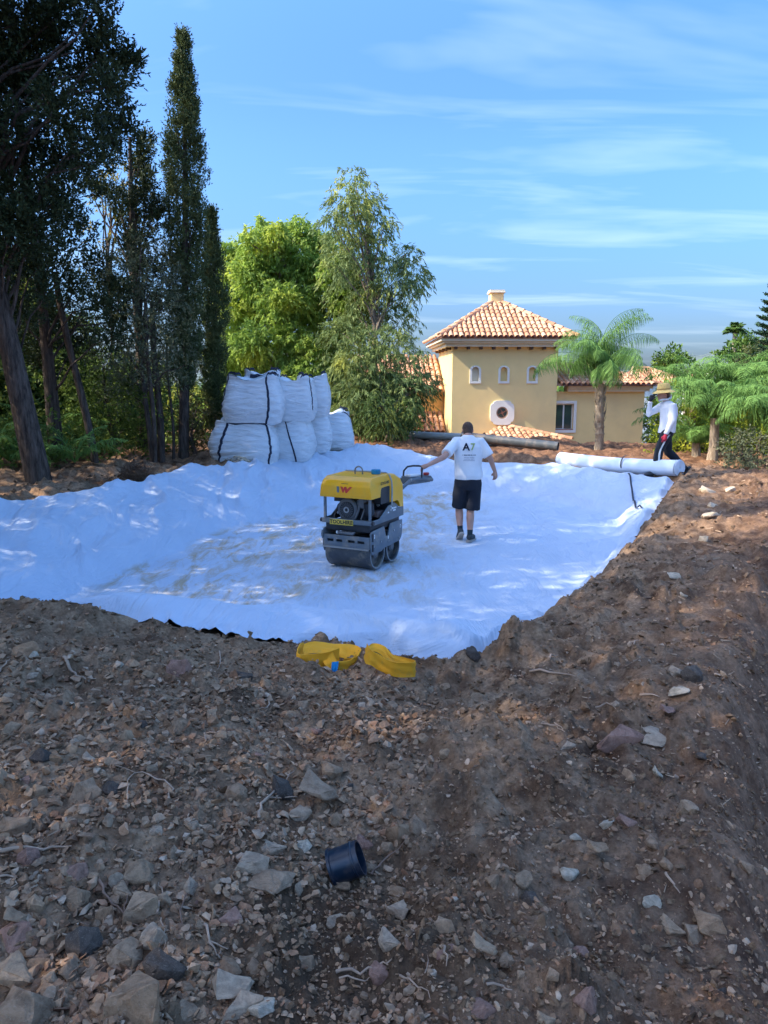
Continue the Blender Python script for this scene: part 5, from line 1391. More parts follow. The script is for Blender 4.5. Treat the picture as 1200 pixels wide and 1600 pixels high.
add = nt.nodes.new('ShaderNodeMath'); add.operation = 'ADD'; nt.links.new(oi.outputs['Random'], add.inputs[0]); nt.links.new(ge.outputs['Random Per Island'], add.inputs[1])
fr_ = nt.nodes.new('ShaderNodeMath'); fr_.operation = 'FRACT'; nt.links.new(add.outputs[0], fr_.inputs[0])
c = mix(nt, fr_.outputs[0], (0.46, 0.21, 0.115), (0.70, 0.42, 0.255))
c = mix(nt, ramp(nt, noise(nt, 9, 5, 0.7), 0.5, 0.75, (0, 0, 0), (0.6,) * 3), c, (0.34, 0.25, 0.18))
nt.links.new(c, b.inputs['Base Color']); b.inputs['Roughness'].default_value = 0.9; b.inputs['Specular IOR Level'].default_value = 0.2

def barrel(L=0.42, r0=0.088, r1=0.070, n=7, up=True):
    """one clay barrel tile: half round, wider at its lower end; lies along +y (up the slope), origin at the lower end"""
    V = []; F = []
    for k, (r, y_) in enumerate(((r0, 0.0), (r1, L))):
        for j in range(n):
            a = pi * j / (n - 1)
            V.append((r * cos(a), y_, r * sin(a) * (1 if up else -1)))
        for j in range(n):
            a = pi * j / (n - 1)
            V.append(((r - 0.014) * cos(a), y_, (r - 0.014) * sin(a) * (1 if up else -1)))
    for j in range(n - 1):
        F.append((j, j + 1, 2 * n + j + 1, 2 * n + j)); F.append((n + j + 1, n + j, 3 * n + j, 3 * n + j + 1)); F.append((j + 1, j, n + j, n + j + 1))
    return V, F
TV, TF = barrel(); tile_me = bpy.data.meshes.new('tile'); tile_me.from_pydata(TV, [], TF); tile_me.materials.append(m_tile)
tile_me.polygons.foreach_set('use_smooth', [True] * len(tile_me.polygons)); tile_me.set_sharp_from_angle(angle=R(50)); tile_me.update()

def tiled_plane(parent, P0, ex, up_, width_fn, nrows, x0, x1, single, pitch=0.192, row=0.29):
    """barrel tiles on a sloping plane. P0 eave origin, ex unit vector along the eave, up_ unit vector up the slope.
    width_fn(s) -> (xa, xb) span along ex at slope distance s. The first `single` tiles are objects, the rest one mesh."""
    ez = ex.cross(up_)
    if ez.z < 0: ez = -ez
    M = Matrix((( ex.x, up_.x, ez.x, 0), (ex.y, up_.y, ez.y, 0), (ex.z, up_.z, ez.z, 0), (0, 0, 0, 1)))
    rest = MB(); chan = MB(); cnt = 0
    for r_ in range(nrows):
        s = r_ * row; xa, xb = width_fn(s + 0.12)
        k0, k1 = math.ceil((xa + 0.04) / pitch), math.floor((xb - 0.04) / pitch)
        for k_ in range(k0, k1 + 1):
            x_ = k_ * pitch
            j = Vector((random.uniform(-.008, .008), random.uniform(-.012, .012), random.uniform(0, .006)))
            pos = P0 + ex * (x_ + j.x) + up_ * (s - 0.04 + j.y) + ez * (0.05 + j.z + 0.012)
            rot = Matrix.Rotation(random.uniform(-0.03, 0.03), 4, 'Z') @ Matrix.Rotation(-0.045, 4, 'X')
            if cnt < single:
                o = link('tile', tile_me, None, parent); o.matrix_basis = Matrix.Translation(pos) @ M @ rot; cnt += 1
            else:
                T = Matrix.Translation(pos) @ M @ rot
                rest.add([T @ Vector(v) for v in TV], TF)
    if rest.v: tag(rest.build('tiles', m_tile, parent, smooth=50), kind='stuff')
    return cnt

yT = 27.0
def HX(u, v, y=yT): return at_y(u, v, y)
xl, xr = HX(706, 620).x, HX(872, 620).x
z_e = HX(790, 541).z; z_base = mz(4, 27) - 0.2
PHI = R(3.0)
house = thing('house', 'yellow rendered villa with a square tiled tower and a low tiled wing', 'house', (xl, yT, z_base), PHI)
def hl(x, y, z): return Vector((x, y, z - z_base))     # house local from world z, x from the tower's left corner, y back from its facade
TW = xr - xl; TD = 3.9
He = z_e - z_base
mb = MB()
# walls with real openings: facade split round the windows
def wall_with_holes(mb, x0, x1, z0, z1, y, th, holes):
    """facade slab from y to y+th with rectangular holes (xa, xb, za, zb)"""
    xs = sorted({x0, x1, *[h[0] for h in holes], *[h[1] for h in holes]}); zs = sorted({z0, z1, *[h[2] for h in holes], *[h[3] for h in holes]})
    for a, b_ in zip(xs[:-1], xs[1:]):
        for c_, d_ in zip(zs[:-1], zs[1:]):
            mx_, mz_ = (a + b_) / 2, (c_ + d_) / 2
            if any(h[0] < mx_ < h[1] and h[2] < mz_ < h[3] for h in holes): continue
            mb.add([(a, y, c_), (b_, y, c_), (b_, y, d_), (a, y, d_)], [(0, 1, 2, 3)])
    for h in holes:
        a, b_, c_, d_ = h
        mb.add([(a, y, c_), (b_, y, c_), (b_, y, d_), (a, y, d_), (a, y + th, c_), (b_, y + th, c_), (b_, y + th, d_), (a, y + th, d_)],
               [(0, 4, 5, 1), (1, 5, 6, 2), (2, 6, 7, 3), (3, 7, 4, 0)])
def lz(v, y=yT): return at_y(790, v, y).z - z_base
wins = []
for uc in (743, 788, 833):
    xc = HX(uc, 585).x - xl
    wins.append((xc - 0.13, xc + 0.13, lz(596), lz(573)))
wall_with_holes(mb, 0, TW, 0, He, 0, 0.14, wins)
mb.add([(0, 0, 0), (0, TD, 0), (0, TD, He), (0, 0, He), (TW, 0, 0), (TW, TD, 0), (TW, TD, He), (TW, 0, He)], [(0, 3, 2, 1), (4, 5, 6, 7), (1, 2, 6, 5), (3, 7, 6, 2)])
mb.build('tower_wall', m_wall, house)
def arch_outline(w, h, n=10):
    return [(-w, 0), (w, 0)] + [(w * cos(a), h - w + w * sin(a)) for a in np.linspace(0, pi, n)]
def frame_ring(mb, outer, inner, y0, y1):
    n = len(outer)
    V = [(a, y0, b_) for a, b_ in outer] + [(a, y0, b_) for a, b_ in inner] + [(a, y1, b_) for a, b_ in outer] + [(a, y1, b_) for a, b_ in inner]
    F = []
    for i_ in range(n):
        j = (i_ + 1) % n
        F += [(i_, j, n + j, n + i_), (i_, 2 * n + i_, 2 * n + j, j), (n + i_, n + j, 3 * n + j, 3 * n + i_)]
    mb.add(V, F)
for k_, w in enumerate(wins):
    xc = (w[0] + w[1]) / 2; h = w[3] - w[2]
    fm_ = MB(); frame_ring(fm_, [(xc + a * 1.55, w[2] - 0.07 + b_ * 1.22) for a, b_ in arch_outline(0.13, h)], [(xc + a * 0.98, w[2] + 0.01 + b_ * 0.97) for a, b_ in arch_outline(0.13, h)], -0.035, 0.05)
    wo = fm_.build('window', m_white, house)
    g_ = MB().add([(w[0] - .02, 0.12, w[2] - .02), (w[1] + .02, 0.12, w[2] - .02), (w[1] + .02, 0.12, w[3] + .02), (w[0] - .02, 0.12, w[3] + .02)], [(0, 1, 2, 3)])
    g_.build('niche_back', m_wall if k_ else m_trim, wo)
# round window in a lobed white surround
rc = HX(785, 645); rx, rz = rc.x - xl, rc.z - z_base
lob = [((0.47 + 0.035 * cos(4 * (a - pi / 4) * 1.0) - 0.035 * (abs(cos(2 * a)) < 0.25)) * cos(a), (0.47 + 0.035 * cos(4 * (a - pi / 4)) - 0.035 * (abs(cos(2 * a)) < 0.25)) * sin(a)) for a in np.linspace(0, 2 * pi, 49)[:-1]]
inn = [(0.215 * cos(a), 0.215 * sin(a)) for a in np.linspace(0, 2 * pi, 49)[:-1]]
fm_ = MB(); frame_ring(fm_, [(rx + a, rz + b_) for a, b_ in lob], [(rx + a, rz + b_) for a, b_ in inn], -0.06, 0.02)
wo = fm_.build('round_window', m_white, house)
fm_ = MB(); frame_ring(fm_, [(rx + a, rz + b_) for a, b_ in inn], [(rx + a * .8, rz + b_ * .8) for a, b_ in inn], -0.045, 0.0)
fm_.build('frame', simple('terracotta_ring', (0.34, 0.20, 0.13)), wo)
g_ = MB().add([(rx + a * .82, -0.02, rz + b_ * .82) for a, b_ in inn], [tuple(range(48))]); g_.build('pane', m_glass, wo)
g_ = MB()
for a in (0, pi / 2, pi, 1.5 * pi):
    g_.tube([(rx + 0.03 * cos(a), -0.03, rz + 0.03 * sin(a)), (rx + 0.17 * cos(a + .5), -0.03, rz + 0.17 * sin(a + .5))], 0.012, 5)
g_.lathe([(0.0, 0.0), (0.05, 0.0), (0.05, 0.015), (0, 0.015)], 14, Matrix.Translation((rx, -0.025, rz)) @ Matrix.Rotation(pi / 2, 4, 'X')); g_.build('grille', simple('rust_iron', (0.25, 0.10, 0.06)), wo)

# cornice under the eaves, stepped, with rafter ends below it
EO = 0.52
z_r = z_e + 0.30 - z_base     # eave height of the tiles (local)
mb = MB()
for (o_, a, b_) in ((0.26, -0.02, 0.09), (0.38, 0.09, 0.16), (0.47, 0.16, 0.25)):
    mb.box((-o_, -o_, He + a), (TW + o_, TD + o_, He + b_))
mb.build('cornice', m_trim, house)
for k_ in range(9):
    x_ = 0.10 + k_ * (TW - 0.2) / 8
    MB().box((x_ - 0.045, -0.22, He - 0.11), (x_ + 0.045, 0.0, He - 0.022)).build('rafter_end', m_wood, house)
for k_ in range(4):
    y_ = 0.4 + k_ * 1.0
    MB().box((-0.2, y_ - 0.045, He - 0.11), (0.0, y_ + 0.045, He - 0.022)).build('rafter_end', m_wood, house)
# pyramid roof
RW, RD = TW + 2 * EO, TD + 2 * EO
ze = He + 0.25; apex_h = lz(462) - ze
roof = MB(); ax, ay = TW / 2, TD / 2
roof.add([(-EO, -EO, ze), (TW + EO, -EO, ze), (TW + EO, TD + EO, ze), (-EO, TD + EO, ze), (ax, ay, ze + apex_h)], [(0, 1, 4), (1, 2, 4), (2, 3, 4), (3, 0, 4), (0, 3, 2, 1)])
roofo = roof.build('tower_roof', simple('roof_underlay', (0.33, 0.17, 0.11)), house)
sl = math.hypot(RD / 2, apex_h); nrow = int(sl / 0.29) + 1
def pyr(W_): 
    return lambda s: (W_ / 2 * min(1, s / sl), W_ - W_ / 2 * min(1, s / sl))
tiled_plane(roofo, Vector((-EO, -EO, ze)), Vector((1, 0, 0)), Vector((0, RD / 2, apex_h)).normalized(), pyr(RW), nrow, 0, RW, 175)
tiled_plane(roofo, Vector((-EO, TD + EO, ze)), Vector((0, -1, 0)), Vector((RW / 2, 0, apex_h)).normalized(), pyr(RD), nrow, 0, RD, 0)
tiled_plane(roofo, Vector((TW + EO, -EO, ze)), Vector((0, 1, 0)), Vector((-RW / 2, 0, apex_h)).normalized(), pyr(RD), nrow, 0, RD, 0)
# hip tiles
hip = MB()
for cx_, cy_ in ((-EO, -EO), (TW + EO, -EO), (-EO, TD + EO)):
    a = Vector((cx_, cy_, ze)); b_ = Vector((ax, ay, ze + apex_h)); d = (b_ - a); ln = d.length; d.normalize()
    e1 = d.cross(Vector((0, 0, 1))).normalized(); e3 = e1.cross(d)
    M = Matrix(((e1.x, d.x, e3.x, 0), (e1.y, d.y, e3.y, 0), (e1.z, d.z, e3.z, 0), (0, 0, 0, 1)))
    for k_ in range(int(ln / 0.35)):
        T = Matrix.Translation(a + d * (k_ * 0.35) + e3 * 0.09) @ M @ Matrix.Rotation(-0.05, 4, 'X') @ Matrix.Scale(1.15, 4)
        hip.add([T @ Vector(v) for v in TV], TF)
tag(hip.build('hip_tiles', m_tile, roofo, smooth=50), kind='stuff')
ch = MB().box((ax - 0.24, ay - 0.24, ze + apex_h - 0.35), (ax + 0.24, ay + 0.24, ze + apex_h + 0.30), bev=0.015); ch_o = ch.build('chimney', m_wall, roofo)
MB().box((ax - 0.30, ay - 0.30, ze + apex_h + 0.302), (ax + 0.30, ay + 0.30, ze + apex_h + 0.36), bev=0.012).box((ax - 0.27, ay - 0.27, ze + apex_h + 0.362), (ax + 0.27, ay + 0.27, ze + apex_h + 0.42)).build('chimney_cap', m_trim, ch_o)

# right wing
x0w, x1w = TW, HX(1015, 650).x / cos(PHI) - xl
Hw = lz(612); WD = 5.0; yw = 0.25
wx0, wx1 = HX(872, 650).x - xl, HX(902, 650).x - xl
wz0, wz1 = lz(673), lz(631)
mb = MB(); wall_with_holes(mb, x0w, x1w, 0, Hw, yw, 0.16, [(wx0, wx1, wz0, wz1)])
mb.add([(x1w, yw, 0), (x1w, WD, 0), (x1w, WD, Hw), (x1w, yw, Hw)], [(0, 1, 2, 3)]); mb.build('wing_wall', m_wall, house)
wn_ = MB(); f = 0.10
frame_ring(wn_, [(wx0 - f, wz0 - f), (wx1 + f, wz0 - f), (wx1 + f, wz1 + f), (wx0 - f, wz1 + f)], [(wx0, wz0), (wx1, wz0), (wx1, wz1), (wx0, wz1)], yw - 0.04, yw + 0.02)
wo = wn_.build('window', m_white, house)
fm_ = MB(); xm = (wx0 + wx1) / 2
for a, b_ in ((wx0, xm + 0.02), (xm - 0.02, wx1)):
    dy = 0.0 if a == wx0 else 0.03
    for (p0, p1) in (((a, yw + .07 + dy, wz0), (a + .05, yw + .10 + dy, wz1)), ((b_ - .05, yw + .07 + dy, wz0), (b_, yw + .10 + dy, wz1)), ((a + .05, yw + .07 + dy, wz0), (b_ - .05, yw + .10 + dy, wz0 + .05)), ((a + .05, yw + .07 + dy, wz1 - .05), (b_ - .05, yw + .10 + dy, wz1))):
        fm_.box(p0, p1)
fm_.build('sash', m_white, wo)
for a, b_ in ((wx0 + .05, xm - .03), (xm + .03, wx1 - .05)):
    MB().box((a, yw + 0.085, wz0 + .05), (b_, yw + 0.092, wz1 - .05)).build('pane', m_glass, wo)
MB().box((wx0 - .02, yw - .03, wz0 - .0), (wx1 + .02, yw + .06, wz0 + .03)).build('sill', simple('brick_sill', (0.35, 0.14, 0.09)), wo)
for (dx, w_) in ((0.14, 0.10), (0.30, 0.12)):     # pale curtains behind the glass
    g_ = MB(); n_ = 14
    g_.add([(wx0 + dx + w_ * t, yw + 0.2 + 0.015 * sin(t * 22), zz_) for t in np.linspace(0, 1, n_) for zz_ in (wz0 + .02, wz1 - .02)], [(2 * q, 2 * q + 2, 2 * q + 3, 2 * q + 1) for q in range(n_ - 1)])
    g_.build('curtain', m_white, wo)
MB().box((wx0 - 0.2, yw + 0.45, wz0 - .2), (wx1 + .2, yw + 0.47, wz1 + .2)).build('room_shade_panel', simple('painted_room_shade', (0.03, 0.03, 0.03)), wo)  # near-black panel stands in for the room's shade
MB().box((x0w + 0.42, yw - 0.16, Hw), (x1w + 0.12, yw + .3, Hw + 0.10)).box((x0w + 0.42, yw - 0.26, Hw + .102), (x1w + 0.2, yw + .3, Hw + 0.20)).build('wing_cornice', m_trim, house)
wr0 = Vector((x0w, yw - 0.42, Hw + 0.20)); wl_ = x1w + 0.45 - x0w; upw = Vector((0, 2.6, 0.85)).normalized(); sw = 2.75
wr = MB(); wr.add([tuple(wr0), tuple(wr0 + Vector((wl_, 0, 0))), tuple(wr0 + Vector((wl_ - 2.2, 0, 0)) + upw * sw), tuple(wr0 + upw * sw),
                   tuple(wr0 + Vector((wl_, 5.2, 0))), tuple(wr0 + Vector((0, 5.2, 0)))], [(0, 1, 2, 3), (1, 4, 2), (4, 5, 3, 2), (0, 5, 4, 1)])
wro = wr.build('wing_roof', simple('roof_underlay_2', (0.33, 0.17, 0.11)), house)
tiled_plane(wro, wr0, Vector((1, 0, 0)), upw, lambda s: (0, wl_ - 2.2 * s / sw), int(sw / 0.29), 0, wl_, 110)
tiled_plane(wro, wr0 + Vector((wl_, 0, 0)), Vector((0, 1, 0)), Vector((-2.2, 0, 0.85)).normalized(), lambda s: (2.6 * s / 2.36, 5.2 - 2.6 * s / 2.36), 7, 0, 5, 0)
# dark recess between tower and palm: terrace block, shade painted into its colour
MB().box((TW + 0.0, 2.6, Hw + 0.5), (TW + 0.9, 3.6, lz(552))).build('terrace_wall', simple('painted_recess_shade', (0.10, 0.11, 0.10)), house)

# small porch roof leaning on the tower's foot
pr0 = HX(748, 694, 25.6); pr1 = HX(872, 694, 25.6)
P0 = Vector((pr0.x - xl - 0.05, -1.35, lz(690, 26))); zt = lz(671, 26.9)
wpo = 3.25; upp = Vector((0, 1.35, zt - P0.z)); spn = upp.length; upp.normalize()
pm = MB(); pm.add([tuple(P0), tuple(P0 + Vector((wpo, 0, 0))), tuple(P0 + Vector((wpo - 1.9, 0, 0)) + upp * spn), tuple(P0 + Vector((0.95, 0, 0)) + upp * spn), tuple(P0 + Vector((0, 1.34, 0))), tuple(P0 + Vector((wpo, 1.34, 0)))],
                [(0, 1, 2, 3), (0, 3, 4), (1, 5, 2)])
po = pm.build('porch_roof', simple('roof_underlay_3', (0.33, 0.17, 0.11)), house)
tiled_plane(po, P0, Vector((1, 0, 0)), upp, lambda s: (0.95 * s / spn, wpo - 1.9 * s / spn), 5, 0, wpo, 50)
hp_ = MB()
for q in range(9):
    a = P0 + (Vector((wpo, 0, 0))) ; e = P0 + Vector((wpo - 1.9, 0, 0)) + upp * spn; d = (e - a).normalized(); e1 = d.cross(Vector((0, 0, 1))).normalized(); e3 = e1.cross(d)
    M = Matrix(((e1.x, d.x, e3.x, 0), (e1.y, d.y, e3.y, 0), (e1.z, d.z, e3.z, 0), (0, 0, 0, 1)))
    T = Matrix.Translation(a + d * (q * 0.27) + e3 * 0.1) @ M
    hp_.add([T @ Vector(v) for v in TV], TF)
tag(hp_.build('hip_tiles', m_tile, po, smooth=50), kind='stuff')

# left wing behind the tower: tiled slope, warm wall, lower tiled slope
yl = 29.2 - yT
xw0 = HX(560, 600, 29.2).x - xl
def zl(v): return at_y(660, v, 29.2).z - z_base
mb = MB(); mb.add([(xw0, yl, 0), (0.0, yl, 0), (0.0, yl, zl(612)), (xw0, yl, zl(612))], [(0, 1, 2, 3)])
mb.build('left_wing_wall', simple('bounce_lit_render', (0.78, 0.46, 0.16), 0.9, bmp=0.2), house)  # orange tone is warm reflected light painted into the wall colour
for (va, vb_, yy, dep, nm) in ((612, 560, yl - 0.35, 2.2, 'upper_left_roof'), (676, 648, yl - 1.0, 1.0, 'lower_left_roof')):
    a = Vector((xw0, yy, at_y(660, va, yT + yy).z - z_base)); zt_ = at_y(660, vb_, yT + yy + dep).z - z_base
    u_ = Vector((0, dep, zt_ - a.z)); sp_ = u_.length; u_.normalize(); wd = 0.0 - xw0 - 0.02
    pl = MB(); pl.add([tuple(a), tuple(a + Vector((wd, 0, 0))), tuple(a + Vector((wd, 0, 0)) + u_ * sp_), tuple(a + u_ * sp_)], [(0, 1, 2, 3)])
    po = pl.build(nm, simple('underlay_' + nm, (0.33, 0.17, 0.11)), house)
    tiled_plane(po, a, Vector((1, 0, 0)), u_, lambda s: (0, wd), int(sp_ / 0.29) + 1, 0, wd, 0)

# ------------------------------------------------------------------ neighbouring house beyond
y = 50.0; a = at_y(985, 600, y); e = at_y(1076, 600, y); zz = mz(20, y)
nb = thing('neighbouring_house', 'pale neighbouring house with a low red tiled roof behind the wing', 'house', (a.x, y, zz), 0)
ev = at_y(1030, 598, y).z - zz; rg = at_y(1030, 577, y + 2.5).z - zz; wN = e.x - a.x
MB().box((0.2, 0.3, 0), (wN - 0.3, 5.5, ev)).build('wall', simple('bluish_white_render', (0.72, 0.74, 0.74)), nb)
rf = MB().add([(0, 0, ev), (wN, 0, ev), (wN - 1.9, 2.7, rg), (1.0, 2.7, rg), (0, 5.8, ev), (wN, 5.8, ev)], [(0, 1, 2, 3), (1, 5, 2), (5, 4, 3, 2), (4, 0, 3)]).build('roof', simple('red_roof', (0.50, 0.20, 0.11), var=0.2, scale=4), nb)
rb_ = MB()
for q in range(int(wN / 0.26)):
    x_ = 0.13 + q * 0.26; t1 = min(1, x_ / 1.0, (wN - x_) / 1.9)
    rb_.tube([(x_, -0.03, ev + 0.05), (x_, 2.7 * t1, ev + (rg - ev) * t1 + 0.05)], 0.075, 6)
tag(rb_.build('tile_ridges', m_tile, rf), kind='stuff')
MB().tube([(wN, 0, ev + .1), (wN - 1.9, 2.7, rg + .1)], 0.12, 8).tube([(wN - 1.9, 2.7, rg + .1), (1.0, 2.7, rg + .1)], 0.12, 8).tube([(0, 0, ev + .1), (1.0, 2.7, rg + .1)], .12, 8).build('ridge_tile', m_tile, rf)
y = 75.0; a = at_y(1092, 600, y); zz = mz(30, y)
nb = thing('distant_house', 'small white distant house with a red roof below the hill', 'house', (a.x, y, zz), 0)
t1 = at_y(1110, 598, y).z - zz; t2 = at_y(1110, 583, y).z - zz
MB().box((0, 0, 0), (2.6, 4, t1)).box((1.3, 0.3, t1), (2.3, 1.5, t2 + .3)).build('wall', m_white, nb)
MB().add([(-.2, -.2, t1), (1.6, -.2, t1), (1.4, 2, t2), (.2, 2, t2), (-.2, 4.2, t1), (1.6, 4.2, t1)], [(0, 1, 2, 3), (1, 5, 2), (0, 3, 4), (4, 3, 2, 5)]).build('roof', bpy.data.materials['red_roof'], nb)

# hiding the end
# ------------------------------------------------------------------ bulk bags
m_bag, nt, b = new_mat('woven_bag')
tc = nt.nodes.new('ShaderNodeTexCoord'); mp = nt.nodes.new('ShaderNodeMapping'); mp.inputs['Scale'].default_value = (1, 1, 5.0); nt.links.new(tc.outputs['Object'], mp.inputs[0])
wr1 = noise(nt, 3.2, 5, 0.6, mp.outputs[0], dist=0.5)
c = mix(nt, ramp(nt, wr1, 0.3, 0.7), (0.66, 0.68, 0.69), (0.78, 0.79, 0.79))
c = mix(nt, ramp(nt, noise(nt, 2.0, 6, 0.7), 0.58, 0.78, (0, 0, 0), (0.45,) * 3), c, (0.50, 0.44, 0.36))
nt.links.new(c, b.inputs['Base Color']); b.inputs['Roughness'].default_value = 0.6
bump(nt, b, wr1, 1.0, 0.05)
m_strap = simple('navy_strap', (0.018, 0.022, 0.045), 0.75, var=0.2)

def bag_fn(w, d, h, seed, lean):
    def f(th, t):
        """point on the bag's skin: th angle, t 0 foot .. 1 shoulder, beyond 1 the top closes"""
        th = np.asarray(th, float); t = np.asarray(t, float)
        n = 4.2
        sq = (np.abs(np.cos(th)) ** n + np.abs(np.sin(th)) ** n) ** (-1 / n)
        tt = np.clip(t, 0, 1)
        prof = 0.86 + 0.20 * np.sin(np.clip(tt * 1.08 + 0.03, 0, 1) * pi) ** 0.8
        prof = prof * (1 - 0.25 * sstep(0.06, 0.0, tt)) 
        top = np.clip(t - 1, 0, 1)
        prof = prof * (1 - top)
        fold = 0.022 * gnoise(np.cos(th) * 2 + seed, tt * 11 + np.sin(th) * 3, seed) + 0.014 * gnoise(np.cos(th) * 4 + seed, tt * 24 + np.sin(th) * 5, seed + 1)
        lump = 0.04 * gnoise(np.cos(th) * 1.2 + seed * 3, tt * 1.8 + np.sin(th) * 1.2, seed + 2)
        r = sq * prof * (1 + (fold + lump) * 1.5 * (1 - top))
        corner = (np.abs(np.cos(th)) * np.abs(np.sin(th)) * 2) ** 3
        z = h * (tt ** 0.95) + h * 0.10 * corner * sstep(0.6, 1, tt) * (1 - top * 1.0) + 0.05 * gnoise(np.cos(th) * 2.0 * (1 - top), np.sin(th) * 2.0 * (1 - top) + seed, seed + 4) * sstep(0.5, 1, tt) - 0.03 * top
        return np.stack([r * np.cos(th) * w / 2 + lean[0] * tt, r * np.sin(th) * d / 2 + lean[1] * tt, z], -1)
    return f
def bulk_bag(label, u, vb, y, w, d, h, seed, straps, z=None, rz=0.0, lean=(0, 0), group='bulk bags stacked beside the sheet', ears=True):
    p = at_y(u, vb, y); z = p.z if z is None else z
    root = thing('bulk_bag', label, 'bulk bag', (p.x, y, z), rz, group)
    f = bag_fn(w, d, h, seed, lean)
    nt_, nh_ = 96, 40
    TH, T = np.meshgrid(np.linspace(0, 2 * pi, nt_, endpoint=False), np.concatenate([np.linspace(0, 1, nh_), 1 + np.linspace(0.06, 0.995, 12)]))
    V = f(TH, T); k = T.shape[0]
    i, j = np.meshgrid(np.arange(k - 1), np.arange(nt_), indexing='ij'); j2 = (j + 1) % nt_
    F = np.stack([i * nt_ + j, i * nt_ + j2, (i + 1) * nt_ + j2, (i + 1) * nt_ + j], -1).reshape(-1, 4)
    link('sack', mesh_np('sack', V.reshape(-1, 3), F), m_bag, root)
    for (th0, t0, th1, t1) in straps:     # dark webbing sewn to the skin
        n = 26; ths = np.radians(np.linspace(th0, th1, n)); ts = np.linspace(t0, t1, n)
        A = f(ths, ts); dth = 0.028
        e = 0.012; sc = 1 + e
        cen = np.array([0, 0, h * 0.5])
        vert = abs(t1 - t0) > 0.25
        Lp = f(ths - (dth if vert else 0), ts - (0 if vert else 0.035)); Rp = f(ths + (dth if vert else 0), ts + (0 if vert else 0.035))
        out = unit(A - cen) * 0.012
        V = np.concatenate([Lp + out, Rp + out, Lp - out * .5, Rp - out * .5]); ii = np.arange(n - 1)
        F = np.concatenate([np.stack([ii, ii + 1, n + ii + 1, n + ii], -1), np.stack([ii, 2 * n + ii, 2 * n + ii + 1, ii + 1], -1), np.stack([n + ii, n + ii + 1, 3 * n + ii + 1, 3 * n + ii], -1)])
        link('strap', mesh_np('strap', V, F), m_strap, root)
    if ears:       # lifting loops lying slack over the top
        for q in range(4):
            a = pi / 4 + q * pi / 2; c0 = f(np.array([a - .25]), np.array([0.97]))[0]; c1_ = f(np.array([a + .25]), np.array([0.97]))[0]
            mid = (Vector(c0) + Vector(c1_)) / 2 * 0.93 + Vector((0, 0, 0.03)); mid.z = h + 0.10 + 0.04 * random.random()
            mb = MB(); pts = [Vector(c0).lerp(mid, t) + Vector((0, 0, 0.05 * sin(pi * t))) for t in np.linspace(0, 1, 5)] + [mid.lerp(Vector(c1_), t) + Vector((0, 0, 0.05 * sin(pi * t))) for t in np.linspace(0.2, 1, 5)]
            V = []
            for p_ in pts: V += [p_ + Vector((0, 0, 0.022)), p_ - Vector((0, 0, 0.022))]
            mb.add(V, [(2 * k_, 2 * k_ + 1, 2 * k_ + 3, 2 * k_ + 2) for k_ in range(len(pts) - 1)])
            mb.build('lifting_loop', m_strap, root)
    return root
yb = 15.3
g0 = at_y(384, 728, yb).z
bulk_bag('wide slumped white bulk bag at the left foot of the stack, gravel spilled before it', 385, 728, yb, 1.30, 1.05, 0.90, 3, [(-112, 1.15, -128, 0.10), (-45, 0.0, -45, 0.95)], z=g0 - 0.02, ears=False)
bulk_bag('white bulk bag on top at the left, nearest, outlined by black straps', 399, 728, yb, 1.16, 1.0, 0.92, 8, [(-150, 0.25, -140, 1.0), (-62, 0.02, -58, 1.12), (-146, 0.03, -60, 0.03), (-140, 1.0, -95, 1.06)], z=g0 + 0.83, rz=0.05, lean=(0.02, 0))
bulk_bag('white bulk bag in the bottom row second from left, black strap down its middle', 452, 722, 16.0, 1.02, 0.95, 0.88, 12, [(-85, 1.1, -60, 0.06)], rz=-0.15, ears=False)
bulk_bag('white bulk bag peaked at the top, second along the upper row', 460, 722, 16.0, 0.88, 0.9, 0.88, 17, [(-30, 0.3, -30, 1.05)], z=at_y(450, 722, 16.0).z + 0.84, rz=-0.1, lean=(0.03, 0))
bulk_bag('white bulk bag in the bottom row third from left, strap at its left edge', 488, 709, 17.0, 0.86, 0.9, 0.86, 21, [(-120, 1.1, -105, 0.06)], rz=0.1, ears=False)
bulk_bag('white bulk bag at the right end of the upper row with a black strap', 490, 709, 17.0, 0.78, 0.9, 0.88, 26, [(-125, 0.1, -118, 1.12), (-100, 0.35, -118, 1.1)], z=at_y(488, 709, 17.0).z + 0.82, rz=0.05)
bulk_bag('single white bulk bag at the right end of the bottom row with nothing on it', 522, 705, 17.8, 0.92, 0.85, 0.90, 30, [(-60, 1.02, -15, 0.75)], rz=0.2, lean=(-0.06, 0))
bulk_bag('white bulk bag mostly hidden behind the top left one, only its tied top showing', 414, 711, 16.4, 0.85, 0.8, 0.94, 34, [(-120, 0.9, -60, 1.1)], z=at_y(412, 711, 16.4).z + 0.80)
bulk_bag('white bulk bag at the back of the bottom row, hidden under the tied one', 412, 711, 16.4, 1.0, 0.9, 0.8, 36, [], z=at_y(412, 711, 16.4).z - 0.02, ears=False)
